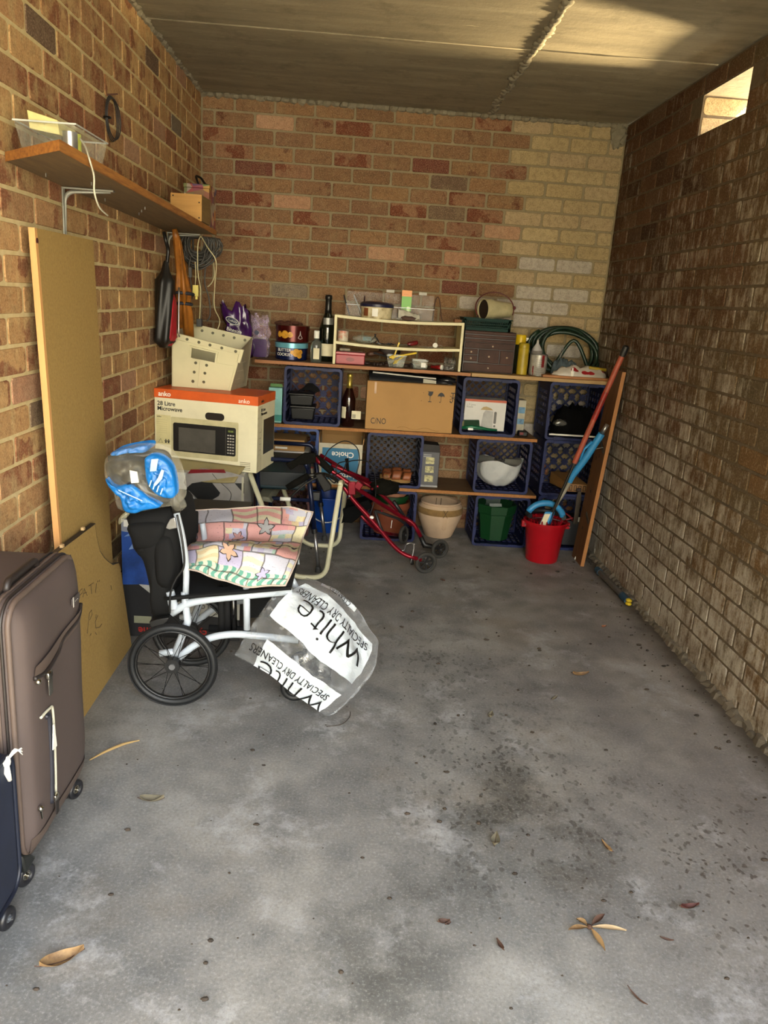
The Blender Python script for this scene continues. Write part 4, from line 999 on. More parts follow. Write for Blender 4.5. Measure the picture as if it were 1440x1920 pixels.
part('bunched_end', B().ball((x1 - .05, -.34, z1 + .026), (.055, .035, .022), 14, 8, .5, 4, 2), blackbag, t, smooth=True)
part('paper_label', B().hexa([(x1 - .20, -.372, z1 + .004), (x1 - .12, -.372, z1 + .004), (x1 - .12, -.3705, z1 + .004), (x1 - .20, -.3705, z1 + .004), (x1 - .20, -.368, z1 + .03), (x1 - .12, -.368, z1 + .022), (x1 - .12, -.3665, z1 + .022), (x1 - .20, -.3665, z1 + .03)]), M('parcel_label', 'a8a490', .6), t)
# kettle carton in its crate, brush
q0, q1 = at(868, 800, Y=-.33), at(951, 750, Y=-.33)
kx0, kx1 = q0.x, at(945, 803, Y=-.33).x; kz0 = ZM + .026; kz1 = at(868, 747, Y=-.33).z
t = thing('kettle_carton', 'white appliance carton with kettle picture inside a blue crate', 'box', ((kx0 + kx1) / 2, -.25, kz0))
cw_ = M('carton_white', 'c8c6c0', .5, var=.03); part('body', B().box(kx0, -.33, kz0, kx1, -.18, kz1), cw_, t, bevel=.002)
part('orange_band', B().box(kx0, -.3306, kz1 - .014, kx1, -.3294, kz1), M('band_orange', 'b8502c', .5), t)
part('printed_kettle', B().prism([(-.045, 0), (.03, 0), (.026, .10), (-.022, .105), (-.035, .085)], (kx0 + .155, -.3302, kz0 + .022), XA, ZA, (0, -.0006, 0)), M('print_grey', 'a4a29e', .5), t)
part('printed_lid', B().prism([(-.035, .0), (.045, .0), (.03, .012), (.0, .022), (-.02, .018)], (kx0 + .135, -.3302, kz0 + .128), XA, ZA, (0, -.0006, 0)), M('print_tan', 'a48c5c', .5), t)
part('printed_handle', B().prism(rrect(0, 0, .016, .075, .006), (kx0 + .188, -.3302, kz0 + .045), XA, ZA, (0, -.0008, 0)), M('print_dark', '5c5a58', .5), t)
part('printed_dial', B().cyl((kx0 + .196, -.3301, kz0 + .030), (kx0 + .196, -.331, kz0 + .030), .007, n=12), M('print_dark', '5c5a58'), t)
text('lettering', '1.7 Litre\nKettle', .016, (kx0 + .012, -.3304, kz1 - .04), XA, ZA, M('grey_print', '77746e', .6), t)
gr = M('green_plastic', '0c5c3c', .35, var=.08)
t = thing('dustpan_brush', 'green hand brush lying in front of the kettle carton', 'brush', (kx0 + .05, -.35, kz0))
q = at(868, 800, Y=-.36)
part('bristles', B().hexa([(q.x + .005, -.365, kz0 + .022), (q.x + .105, -.365, kz0 + .02), (q.x + .105, -.34, kz0 + .02), (q.x + .005, -.34, kz0 + .022), (q.x + .005, -.365, kz0 + .060), (q.x + .098, -.365, kz0 + .065), (q.x + .098, -.34, kz0 + .065), (q.x + .005, -.34, kz0 + .060)]), M('bristle_green', '183822', .9, bump=.8, scale=50), t)
part('bristle_tip', B().hexa([(q.x - .012, -.364, kz0 + .024), (q.x + .0045, -.364, kz0 + .022), (q.x + .0045, -.341, kz0 + .022), (q.x - .012, -.341, kz0 + .024), (q.x - .008, -.364, kz0 + .055), (q.x + .0045, -.364, kz0 + .060), (q.x + .0045, -.341, kz0 + .060), (q.x - .008, -.341, kz0 + .055)]), M('bristle_pale', '6c6844', .9), t)
part('handle', B().tube([(q.x - .01, -.368, kz0 + .014), (q.x + .05, -.368, kz0 + .022), (q.x + .11, -.366, kz0 + .018), (q.x + .16, -.36, kz0 + .012), (q.x + .215, -.358, kz0 + .010)], [.008, .013, .011, .008, .006], 10), gr, t, smooth=True)
solo('paper_tag', B().box(q.x + .03, -.381, kz0 + .004, q.x + .062, -.379, kz0 + .017), wht, 'small white tag at the foot of the green brush', 'tag')
q0 = at(981, 800, Y=-.24); qz = at(970, 750, Y=-.24).z
t = thing('medicine_carton', 'slim white and blue carton right of the kettle crate', 'box', (q0.x, -.2, ZM))
mx0, mx1 = at(968, 800, Y=-.24).x, q0.x + .004
part('body', B().box(mx0, -.24, ZM + .001, mx1, -.14, qz), M('carton_cream', 'b4ac94', .5), t, bevel=.002)
for a, b_ in ((.30, .46), (.62, .80)): part('printed_panel', B().box(mx0 + .002, -.2406, ZM + (qz - ZM) * a, mx1 - .004, -.2394, ZM + (qz - ZM) * b_), M('print_blue', '5c88a8', .5, var=.3, scale=40), t)
q = at(981, 808, Y=-.33)
t = thing('tape_measure', 'small black tape measure with red button on middle shelf', 'tape measure', (q.x, -.31, ZM))
part('case', B().box(q.x - .030, -.335, ZM + .001, q.x + .032, -.29, ZM + .036), blackp, t, bevel=.008); part('button', B().box(q.x - .022, -.3385, ZM + .012, q.x + .002, -.334, ZM + .028), M('button_red', '6c1418', .4), t, bevel=.002)

# ---------------------------------------------------------------- low shelf
q0, q1 = at(513, 872, Y=-.42), at(571, 872, Y=-.42)
def carton(name, label, x0, y0, z0, x1, y1, z1, m, grp=None, open_=False, cat='box', **kw):
    t = thing(name, label, cat, ((x0 + x1) / 2, (y0 + y1) / 2, z0), grp)
    if not open_: part('body', B().box(x0, y0, z0, x1, y1, z1), m, t, bevel=.002)
    else:
        b = B(); e = .004
        for w_ in ((x0, y0, x1, y0 + e), (x0, y1 - e, x1, y1), (x0, y0 + e, x0 + e, y1 - e), (x1 - e, y0 + e, x1, y1 - e)): b.box(w_[0], w_[1], z0, w_[2], w_[3], z1)
        b.box(x0 + e, y0 + e, z0, x1 - e, y1 - e, z0 + e); part('body', b, m, t)
    return t
cx_ = XB; ybx = -.375
za = at(545, 873, Y=ybx).z; zb_ = at(545, 846, Y=ybx).z; zc = at(545, 826, Y=ybx).z
t = carton('flat_carton', 'dented cream carton with red edge beneath the router carton', cx_ + .02, ybx + .01, ZL + .024, cx_ + .325, -.12, za - .002, M('carton_cream', 'b4ac94'))
part('red_edge', B().box(cx_ + .02, ybx + .0094, za - .012, cx_ + .325, ybx + .0105, za - .002), M('edge_red', '8c2824', .5), t)
t = carton('router_carton', 'white router carton with teal logo in the bright blue crate', cx_ + .02, ybx, za, xL(578, 870), -.12, zb_ - .001, M('carton_white', 'c8c6c0'))
lx = at(521, 862, Y=ybx).x; lz = (za + zb_) / 2 - .004
tl = M('logo_teal', '2c9c90', .5)
part('logo', B().tube([(lx + .020 * math.cos(a), ybx - .0006, lz + .008 + .020 * math.sin(a)) for a in [PI * 1.45 - k * PI * 1.7 / 14 for k in range(15)]], .0055, 6), tl, t)
part('logo', B().box(lx - .030, ybx - .001, lz - .012, lx + .002, ybx + .0005, lz - .002), tl, t)
text('lettering', 'tp-link', .032, (lx + .032, ybx - .0006, lz - .008), XA, ZA, M('print_dark', '5c5a58'), t, bold=.0006)
t = carton('shoe_carton', 'brown cardboard carton with white stickers above the router carton', cx_ + .02, ybx + .005, zb_, xL(570, 850), -.14, zc + .004, kraft)
for zz in (.012, .042): part('sticker', B().box(xL(515, 840), ybx + .0042, zb_ + zz, xL(538, 840), ybx + .0055, zb_ + zz + .012), wht, t)
# open fruit carton, printed panel upside down
fx0, fx1 = at(595, 905, Y=-.40).x, at(676, 908, Y=-.40).x; fz0, fz1 = ZL + .001, at(636, 832, Y=-.40).z
t = carton('fruit_carton', 'open white carton with blue panel printed upside down', fx0, -.40, fz0, fx1, -.07, fz1, M('carton_white2', 'b8b098', .6), open_=True)
b = B().hexa([(fx0, -.074, fz1), (fx1, -.074, fz1), (fx1, -.07, fz1), (fx0, -.07, fz1), (fx0 - .01, -.05, fz1 + .06), (fx1, -.05, fz1 + .06), (fx1, -.046, fz1 + .06), (fx0 - .01, -.046, fz1 + .06)]); part('rear_flap', b, kraft, t)
for s, x in ((-1, fx0), (1, fx1)): part('side_flap', B().hexa([(x, -.39, fz1 - .001), (x + .004, -.39, fz1 - .001), (x + .004, -.08, fz1 - .001), (x, -.08, fz1 - .001), (x + s * .004, -.38, fz1 + .035), (x + s * .004 + .004, -.38, fz1 + .035), (x + s * .004 + .004, -.08, fz1 + .06), (x + s * .004, -.08, fz1 + .06)]), kraft, t)
part('inner_lining', B().box(fx0 + .005, -.0765, fz0 + .01, fx1 - .005, -.0745, fz1), kraft, t)
part('blue_panel', B().box(fx0 + .022, -.4008, fz0 + .03, fx1 - .022, -.3995, fz1 - .028), M('panel_blue', '1f6a8c', .5, var=.06), t)
f_ = lambda s, sz, px, z: text('lettering', s, sz, (px, -.4014, z), (-1, 0, 0), (0, 0, -1), wht, t, bold=.0008)
f_('Choice', .048, at(664, 848, Y=-.40).x, fz1 - .052); f_('lotto', .05, at(662, 890, Y=-.40).x + .01, fz0 + .075)
# sandals
leather = M('leather_tan', '8c4f2c', .5, var=.15); cork = M('cork_sole', '8c6a38', .8, var=.15, scale=30); 
q0, q1 = at(712, 902, Y=-.34), at(771, 905, Y=-.34); sx0, sx1 = q0.x, q1.x - .005
sz = ZL + .028
for i, (yy_, lab) in enumerate(((-.345, 'brown leather strap sandal at the front of its crate'), (-.25, 'brown leather strap sandal behind the front sandal'))):
    t = thing('sandal', lab, 'sandal', ((sx0 + sx1) / 2, yy_, sz), 'pair of brown sandals')
    n = 20; L2 = (sx1 - sx0) / 2; mx = (sx0 + sx1) / 2
    poly = [(L2 * math.cos(2 * PI * k / n), (.038 + .008 * math.cos(2 * PI * k / n)) * math.sin(2 * PI * k / n)) for k in range(n)]
    part('sole', B().prism(poly, (mx, yy_, sz), XA, YA, (0, 0, .026)), cork, t, bevel=.003)
    for k, (xo, wd, hh) in enumerate(((-.062, .045, .040), (.0, .055, .052), (.065, .05, .045))):
        def fn(u, v, xo=xo, wd=wd, hh=hh): 
            a = PI * v; return Vector((mx + xo - wd / 2 + wd * u + .012 * math.sin(a), yy_ - .042 * math.cos(a), sz + .022 + hh * math.sin(a) ** .7))
        st_ = part('strap', B().grid(fn, 5, 12), leather, t, smooth=True); so_ = st_.modifiers.new('thick', 'SOLIDIFY'); so_.thickness = .004
    part('buckle', ring_prism(B(Matrix.Translation((mx - .062, yy_ - .040, sz + .040))), rrect(-.012, -.012, .012, .012, .003), rrect(-.008, -.008, .008, .008, .002), -.003, .001), M('brass', '7c6430', .3, metal=.9), t)
# grey carton
gx0, gx1 = at(787, 910, Y=-.33).x, at(820, 912, Y=-.33).x; gz1 = at(800, 847, Y=-.33).z
t = thing('gadget_carton', 'upright grey carton with three small photographs beside sandal crate', 'box', ((gx0 + gx1) / 2, -.25, ZL))
gc = M('carton_grey', '46464a', .45, var=.06); part('body', B().box(gx0, -.33, ZL + .001, gx1, -.18, gz1), gc, t, bevel=.003)
part('top_flap', B().hexa([(gx0, -.33, gz1 + .0005), (gx1, -.33, gz1 + .0005), (gx1, -.18, gz1 + .0005), (gx0, -.18, gz1 + .0005), (gx0, -.31, gz1 + .045), (gx1 - .006, -.31, gz1 + .04), (gx1 - .006, -.185, gz1 + .04), (gx0, -.185, gz1 + .045)]), M('flap_dark', '2c2824', .6), t)
part('foot_band', B().box(gx0, -.3308, ZL + .002, gx1, -.3294, ZL + .014), M('band_silver', '8c8c8c', .4), t)
photo = M('photo_print', 'b0a878', .5, var=.5, scale=60, dark='3a3a38')
for a in (.16, .42, .67): part('photograph', B().box(gx0 + .026, -.3308, ZL + .228 * a, gx1 - .032, -.3294, ZL + .228 * a + .042), photo, t)
for a in (.86, .91): part('print_line', B().box(gx0 + .01, -.3306, ZL + .228 * a, gx0 + .06, -.3296, ZL + .228 * a + .006), M('band_silver', '8c8c8c'), t)
# white bag in the low right crate
q = at(936, 912, Y=-.34); wz = ZL + .026
t = NT('thin_white_plastic'); t.b.inputs['Base Color'].default_value = (.55, .56, .55, 1); t.b.inputs['Roughness'].default_value = .35; t.b.inputs['Transmission Weight'].default_value = .15
t.bump(t.noise(16, t.n('TexCoord').outputs['Object'], 3), .6, .01); MATS['thin_white'] = t.m
def fn(u, v):
    a = 2 * PI * u; th = v; r = [.06, .10, .132, .145, .142, .13, .135][min(6, int(v * 6))] if False else .055 + .09 * math.sin(min(1, v * 1.25) * PI / 2)
    n = noise.noise(Vector((math.cos(a) * 2.2, math.sin(a) * 2.2, v * 2.5))) * .014 * (1 + v)
    return Vector((q.x + (r + n) * math.cos(a), -.255 + (r * .75 + n) * math.sin(a), wz + .160 * v ** 1.3 + (.018 * math.sin(3 * a + 1) if v > .95 else 0)))
b = B().grid(fn, 32, 12); b.f.append(tuple(range(32, -1, -1))); b.k.append(0)
t = thing('plastic_bag', 'translucent white plastic bag slumped in the low blue crate', 'bag', (q.x, -.25, wz)); part('pouch', b, MATS['thin_white'], t, smooth=True)
part('gathered_top', B().grid(lambda u, v: Vector((q.x + (.145 - .11 * v) * math.cos(2 * PI * u), -.255 + (.11 - .08 * v) * math.sin(2 * PI * u), wz + .16 + .015 * math.sin(6 * PI * u + 1) + .012 * noise.noise(Vector((u * 9, v * 5, 0))))), 30, 5), M('bag_grey', '77766e', .4, bump=.3), t, smooth=True)
# right-hand stack contents
q = at(1075, 800, Y=-.30); zb1 = .716 + .028
bb = crumple('', '', '', 1072, 800, -.26, .27, .17, .20, None, 4, amp=.05, zb=zb1)
solo('black_bag', bb, M('bag_black_fabric', '060607', .95, bump=.2, spec=.1), 'slumped black bag inside the topmost right-hand crate', 'bag', smooth=True)
q = at(1047, 792, Y=-.33)
solo('foil_lump', B().ball((q.x, -.365, zb1 + .078), (.045, .022, .022), 14, 8, .5, 4, 6), M('foil_silver', '8a8a84', .25, metal=.8, bump=.6), 'crumpled silver wrapper on the black bag', 'wrapper', smooth=True)
q0, q1 = at(1030, 817, Y=-.385), at(1118, 823, Y=-.385)
solo('white_rod', B().cyl((q0.x, -.376, zb1 + .004), (q1.x + .0, -.376, zb1 + .004), .0055, n=8), wht, 'thin white rod lying along the topmost right-hand crate', 'rod')
p0, p1 = at(1062, 922, Y=-.36), at(1100, 928, Y=-.36); kz0 = .358 + .028
t = thing('knife_block', 'wooden knife block with slots lying in the middle right-hand crate', 'block', ((p0.x + p1.x) / 2, -.3, kz0))
zz = at(1080, 908, Y=-.37).z
part('block', B().hexa([(p0.x, -.37, kz0), (p1.x, -.37, kz0), (p1.x - .05, -.14, kz0), (p0.x - .06, -.14, kz0), (p0.x, -.37, zz), (p1.x, -.37, zz), (p1.x - .05, -.14, zz + .03), (p0.x - .06, -.14, zz + .03)]), wood('block_wood', '7c5830', '966c3e', 'Y'), t, bevel=.004)
for k in range(4):
    x = p0.x + (p1.x - p0.x) * (.16 + .22 * k)
    part('slot', ring_prism(B(Matrix.Translation((x, -.371, (kz0 + zz) / 2))), rrect(-.009, -.018, .009, .018, .003), rrect(-.005, -.014, .005, .014, .002), -.0008, .001), M('slot_dark', '3a2814', .8), t)
p0, p1 = at(1085, 918, Y=-.40), at(1078, 982, Y=-.40)
t = thing('cleaver', 'old dark blade tool hanging over the bottom right-hand crate', 'tool', p1)
part('blade', B().prism([(-.012, 0), (.014, 0), (.018, .17), (.010, .215), (-.008, .215), (-.014, .18)], (p1.x, -.406, p1.z), XA, ZA, (0, .005, 0)), M('blade_brown', '3c3226', .5, metal=.4, var=.2), t)
part('head', B().box(p0.x - .014, -.409, p0.z - .012, p0.x + .016, -.397, p0.z + .010), M('iron_dark', '2c1c18'), t, bevel=.003)
q = at(1062, 968, Y=-.36)
t = thing('red_pliers', 'red handled pliers in the bottom right-hand crate', 'pliers', (q.x, -.34, .2))
for s in (-1, 1): part('handle', B().tube(cat_rom([(q.x - .06, -.34 + .01 * s, .215 + s * .022), (q.x - .03, -.345, .215 + s * .03), (q.x + .02, -.345, .21 + s * .012), (q.x + .05, -.345, .2 - s * .008)], 4), .006, 6), M('grip_red', '7c1418', .4), t, smooth=True)
q = at(1086, 976, Y=-.36)
part_box = thing('parts_carton', 'dark carton of oddments filling the bottom right-hand crate', 'box', (q.x, -.28, .03))
part('body', B().box(xL(1000, 1020) + .03, -.33, .018, xL(1000, 1020) + .32, -.12, .185), M('carton_black', '16161a', .6), part_box, bevel=.003)
t = thing('white_fitting', 'small white plastic plumbing fitting in bottom right-hand crate', 'fitting', (q.x, -.36, .186))
part('body', B().cyl((q.x - .03, -.355, .202), (q.x + .02, -.355, .202), .016, n=12), wht, t); part('cap', B().cyl((q.x + .020, -.355, .202), (q.x + .032, -.355, .204), .020, n=12), M('clip_white', 'c0bcb0'), t)

# ---------------------------------------------------------------- things on the floor along the back
stone = M('stone_pot', 'bca184', .85, var=.08, scale=8, bump=.25); rope = M('rope_band', '86683c', .95, bump=1, scale=40)
q = at(828, 1014, Z=0); px0, px1 = at(785, 965, Y=-.30).x, at(871, 965, Y=-.30).x; R_ = (px1 - px0) / 2; pcx, pcy = (px0 + px1) / 2, -.19; ph = .238
t = thing('stone_pot', 'round cream stone pot with woven rope band on the floor', 'pot', (pcx, pcy, 0))
part('body', B().lathe([(R_ * .60, 0), (R_ * .64, .01), (R_ * .86, ph * .40), (R_ * .985, ph * .62), (R_, ph * .74), (R_ * .97, ph * .86), (R_ * .86, ph * .93), (R_ * .90, ph * .97), (R_ * .86, ph), (R_ * .78, ph * .97), (R_ * .80, ph * .88), (R_ * .90, ph * .7), (R_ * .8, ph * .3), (R_ * .55, .03), (0, .03)], (pcx, pcy, 0), 44), stone, t, smooth='auto')
part('rope_band', B().lathe([(R_ * .975, ph * .67), (R_ * 1.015, ph * .69), (R_ * 1.02, ph * .76), (R_ * 1.005, ph * .83), (R_ * .96, ph * .86)], (pcx, pcy, 0), 44), rope, t, smooth=True)
cord = M('cord_brown', '4a3820', .8)
bb = B()
for s in (-1, 1): bb.beam((pcx + .02 - s * .014, pcy - R_ * 1.015, ph * .66), (pcx + .02 + s * .014, pcy - R_ * 1.01, ph * .87), .003, .003)
for s in (-1, 1): bb.cyl((pcx + s * .016, pcy + R_ * .80, ph * .72), (pcx + s * .016, pcy + R_ * .76, ph * .94), .002, n=5)
part('cord_cross', bb, cord, t)
bb = B()
for i in range(9):
    z = ph * (.28 + .04 * i); r = R_ * (.80 + .022 * i) + .004
    for s in (-1, 1): bb.beam((pcx + .02, pcy - r, z), (pcx + .02 + s * .014, pcy - r + .001, z + .008), .003, .003)
part('leaf_relief', bb, stone, t)
terra = M('terracotta', '7c3c20', .75, var=.12, bump=.1); greenp = M('green_pot', '0c3a18', .45, var=.1)
def pot(label, x, y, z, r0, r1, h, m, grp=None):
    t = thing('plant_pot', label, 'pot', (x, y, z), grp)
    part('body', B().lathe([(r0, 0), (r1 * .94, h * .80), (r1 * .9, h * .8), (r0 * .9, .012), (0, .012)], (x, y, z), 30), m, t, smooth='auto')
    part('rim', B().lathe([(r1 * .94, h * .78), (r1, h * .80), (r1, h), (r1 * .93, h), (r1 * .90, h * .8)], (x, y, z), 30), m, t, smooth='auto')
ctx = xL(674, 1012) + CW / 2 + .01
pot('large terracotta pot lying inside the floor crate behind red rollator', ctx, -.23, .018, .095, .135, .215, terra, 'pots in the left floor crate')
pot('green plastic pot nested in the large terracotta pot', ctx + .005, -.23, .150, .08, .118, .125, greenp, 'pots in the left floor crate')
pot('pale terracotta pot rim showing inside the green pot', ctx + .008, -.23, .200, .06, .10, .095, M('terracotta_pale', 'a06c50', .75, var=.1), 'pots in the left floor crate')
# octagonal green planter
ox0, ox1 = at(897, 960, Y=-.34).x, at(972, 965, Y=-.34).x; ocx = (ox0 + ox1) / 2; R_ = (ox1 - ox0) / 2
t = thing('octagonal_planter', 'green eight-sided plastic planter standing in the floor crate', 'planter', (ocx, -.235, .018))
part('body', B().lathe([(R_ * .72, 0), (R_ * .93, .185), (R_ * .88, .185), (R_ * .66, .012), (0, .012)], (ocx, -.235, .018), 8), M('planter_green', '0e3a1c', .45, var=.08), t)
part('rim', B().lathe([(R_ * .95, .175), (R_ * .99, .18), (R_ * 1.06, .235), (R_ * 1.0, .238), (R_ * .93, .2)], (ocx, -.235, .018), 8), M('planter_green', ''), t)
solo('garden_label', B().hexa([(ocx - .05, -.28, .235), (ocx + .03, -.28, .24), (ocx + .03, -.277, .24), (ocx - .05, -.277, .235), (ocx - .05, -.262, .252), (ocx + .03, -.262, .255), (ocx + .03, -.259, .255), (ocx - .05, -.259, .252)]), M('label_grey', '9ca098', .6), 'pale strip of card resting in the green planter', 'card')
# red mop bucket
red = M('bucket_red', '9c0a18', .32, var=.04); q = at(1021, 1060, Z=0); bx = q.x + .0; by = -.60
r1 = (at(1064, 975, Y=by).x - at(986, 972, Y=by).x) / 2; bx = (at(1064, 975, Y=by).x + at(986, 972, Y=by).x) / 2 - .004; r0 = r1 * .76; bh = at(1025, 985, Y=by - r1).z
t = thing('mop_bucket', 'bright red plastic mop bucket with wringer basket on floor', 'bucket', (bx, by, 0))
part('body', B().lathe([(r0 * .97, 0), (r0, .006), (r1 * .93, bh * .80), (r1 * .95, bh * .815), (r1 * .98, bh * .97), (r1 * .95, bh * .97), (r1 * .90, bh * .8), (r0 * .94, .01), (0, .01)], (bx, by, 0), 40), red, t, smooth='auto')
part('rim', B().lathe([(r1 * .97, bh * .92), (r1 * 1.06, bh * .93), (r1 * 1.07, bh * .965), (r1 * 1.02, bh), (r1 * .96, bh * .985)], (bx, by, 0), 40), red, t, smooth='auto')
dg = M('wringer_dark', '1c1c1e', .45); wx, wy, wz_ = bx + .005, by + .03, bh - .05
wz_ = bh - .055
part('wringer_collar', B().tube([(wx + r1 * .86 * math.cos(a), wy + .01 + r1 * .80 * math.sin(a), wz_ + .072) for a in [PI * (-.12 + 1.24 * k / 30) for k in range(31)]], .016, 8), dg, t, smooth='auto')
wr2 = part('wringer_basket', B().lathe([(r1 * .42, -.06), (r1 * .60, -.02), (r1 * .74, .045)], (wx, wy, wz_), 30), M('bucket_red_dark', '5c0c12', .4), t, smooth=True)
for k in range(22):
    a = 2 * PI * k / 22
    part('wringer_rib', B().beam((wx + r1 * .58 * math.cos(a), wy + r1 * .58 * math.sin(a), wz_ - .02), (wx + r1 * .80 * math.cos(a), wy + r1 * .80 * math.sin(a), wz_ + .056), .007, .010), red, wr2)
for s in (-1, 1): part('handle_lug', B().cbox((bx + s * r1 * 1.04, by, bh - .03), (.03, .03, .04)), red, t, bevel=.005)
part('wire_handle', B().tube([(bx + r1 * 1.06 * math.cos(PI * k / 20), by - .06 - .10 * math.sin(PI * k / 20) * .0 + r1 * 1.09 * -math.sin(PI * k / 20) * 0 + .12 * math.sin(PI * k / 20), bh - .025 + .02 * math.sin(PI * k / 20)) for k in range(21)], .003, 6), steel, t, smooth=True)
# blue mop head and flat brush head sitting in the wringer
mb = M('mop_blue', '2c80b4', .45, var=.06)
h0 = Vector((wx - .01, wy - .03, wz_ + .03)); h1 = at(1022, 938, Y=wy - .03)
t = thing('blue_mop', 'blue mop with steel telescopic handle standing in red bucket', 'mop', h0)
part('clamp', B().tube([h0 + Vector((.115 * math.cos(a), .02, .02 + .105 * math.sin(a))) for a in [PI * (.08 + .78 * k / 14) for k in range(15)]], [.020] * 15, 8), mb, t, smooth=True)
part('wring_block', B().hexa([tuple(h0 + Vector(v)) for v in ((-.05, -.04, -.01), (-.0, -.06, -.01), (.03, -.03, .0), (-.02, -.01, .0), (-.02, -.04, .085), (.025, -.06, .09), (.05, -.03, .09), (.01, -.01, .085))]), mb, t, bevel=.006)
part('label', B().hexa([tuple(h0 + Vector(v)) for v in ((-.045, -.052, .0), (-.012, -.064, .0), (-.012, -.062, .0), (-.045, -.050, .0), (-.02, -.052, .075), (.010, -.064, .078), (.010, -.062, .078), (-.02, -.050, .075))]), M('label_paper', ''), t)
pa, pb, pc, pd = h0 + Vector((.03, 0, .06)), at(1068, 905, Y=-.64), at(1072, 893, Y=-.64), at(1128, 813, Y=-.70)
pe = at(1139, 796, Y=-.71)
part('lower_shaft', B().cyl(pa, pb, .009, .013, 10), M('shaft_cream', '8c8474', .4), t, smooth=True)
part('grip_sleeve', B().tube([pb, pc, pb.lerp(pd, .5), pd], [.014, .021, .022, .021], 12), mb, t, smooth='auto')
part('trigger', B().tube([pb.lerp(pd, .42) + Vector((-.02, -.005, .012)), pb.lerp(pd, .62) + Vector((-.035, -.005, .02)), pb.lerp(pd, .8) + Vector((-.02, -.005, .012))], .008, 8), mb, t, smooth=True)
part('upper_shaft', B().cyl(pd, pe, .013, .012, 12), steel, t, smooth=True)
# red-handled broom / mop pole
qa, qb, qc, qd = at(1024, 988, Y=-.64), at(1077, 868, Y=-.68), at(1166, 668, Y=-.78), at(1174, 650, Y=-.79)
t = thing('mop_pole', 'long dusty red mop pole with black grip leaning right', 'mop', qa)
part('lower_tube', B().cyl(qa, qb, .0085, n=12), M('tube_black', '26241f', .35, metal=.3), t, smooth='auto')
part('collar', B().cyl(qb - (qb - qa) * .03, qb + (qc - qb) * .03, .014, n=12), dg, t, smooth='auto')
part('upper_tube', B().cyl(qb, qc, .0155, n=14), M('tube_red', '9c4a34', .5, var=.12), t, smooth='auto')
part('worn_sticker', B().tube([qb.lerp(qc, .42), qb.lerp(qc, .68)], .0160, 14), M('sticker_red', '8c2820', .35, var=.25, scale=40), t, smooth='auto')
part('grip', B().tube([qc, qc.lerp(qd, .25), qd, qd + (qd - qc) * .12], [.017, .0185, .0185, .010], 12), dg, t, smooth='auto')
# leaning shelf plank with brackets, against the right wall
b0, b1 = Vector((2.462, -.698, .0)), Vector((2.462, -.50, 0)); t0, t1 = at(1190, 704, X=W - .02), at(1165, 693, X=W - .02)
u_ = (t0 - b0); w_ = Vector((0, .19, 0)); nn = Vector((-.022, 0, 0))
t = thing('leaning_board', 'long brown veneered board leaning on the right brick wall', 'board', (2.47, -.6, 0))
tt = b0 + Vector((W - .022 - b0.x, .02, 1.178)); tb = tt + w_
part('plank', B().hexa([b0 + nn, b0, b1, b1 + nn, tt + nn, tt, tb, tb + nn]), wood('veneer', '5a3a20', '7a5230', 'Z', 3), t, bevel=.001)
part('edge_strip', B().hexa([b0 + nn + Vector((0, -.003, 0)), b0 + Vector((0, -.003, 0)), b0 + Vector((0, -.0002, 0)), b0 + nn + Vector((0, -.0002, 0)), tt + nn + Vector((0, -.003, 0)), tt + Vector((0, -.003, 0)), tt + Vector((0, -.0002, 0)), tt + nn + Vector((0, -.0002, 0))]), wood('edge_orange', '8c5a2c', 'a87038', 'Z', 4), t, label='paler orange edge')
for f, s in ((.62, 1), (.25, .6)):
    c = (b0 + nn).lerp(tt + nn, f) + Vector((-.002, .06, 0))
    part('bracket', B().beam(c + Vector((0, -.04, -.03)), c + Vector((0, .03, .02)), .004, .022), M('bracket_grey', '58564e', .4, metal=.6), t)
    if s == 1: part('bracket', B().beam(c + Vector((0, -.01, 0)), c + Vector((-.115, .0, -.035)), .022, .004), M('bracket_grey', ''), t)
for f in (.55, .57, .38, .18):
    c = (b0 + nn).lerp(tt + nn, f) + Vector((-.0012, .09 + .05 * math.sin(f * 50), 0)); part('screw_hole', B().cbox(c, (.002, .006, .018)), M('hole_dark', '1c120a', .9), t)
solo('cup_hook', B().tube(cat_rom([at(1078, 1049, Z=.004), at(1080, 1044, Z=.02), at(1086, 1044, Z=.022), at(1088, 1051, Z=.006)], 5), .004, 6), M('hook_white', 'c8c8c0', .4), 'tiny white hook on floor at the foot of leaning board', 'hook', smooth=True)
# pipe on the floor by the right wall
pa, pb = at(1120, 1068, Z=.022), at(1180, 1130, Z=.022); pb.x = min(pb.x, W - .03); pa.x = min(pa.x, W - .028)
d_ = (pb - pa); t = thing('extension_pole', 'grey tube with blue ends and yellow tip beside the wall', 'pole', (pa.x, (pa.y + pb.y) / 2, 0))
part('tube', B().cyl(pa + d_ * .10, pb - d_ * .18, .0165, n=14), M('tube_grey', '4e4a44', .5), t, smooth='auto')
part('end_sleeve', B().cyl(pa, pa + d_ * .10, .0195, n=14), M('sleeve_blue', '1c3c50', .5), t, smooth='auto'); part('end_sleeve', B().cyl(pb - d_ * .20, pb - d_ * .04, .0200, n=14), M('sleeve_blue', ''), t, smooth='auto')
for s in (-1, 1): part('yellow_tip', B().ball(pb - d_ * .02 + Vector((.0, 0, .009 * s)), (.017, .022, .0105), 10, 6), M('tip_yellow', 'b89c1c', .4), t, smooth=True)
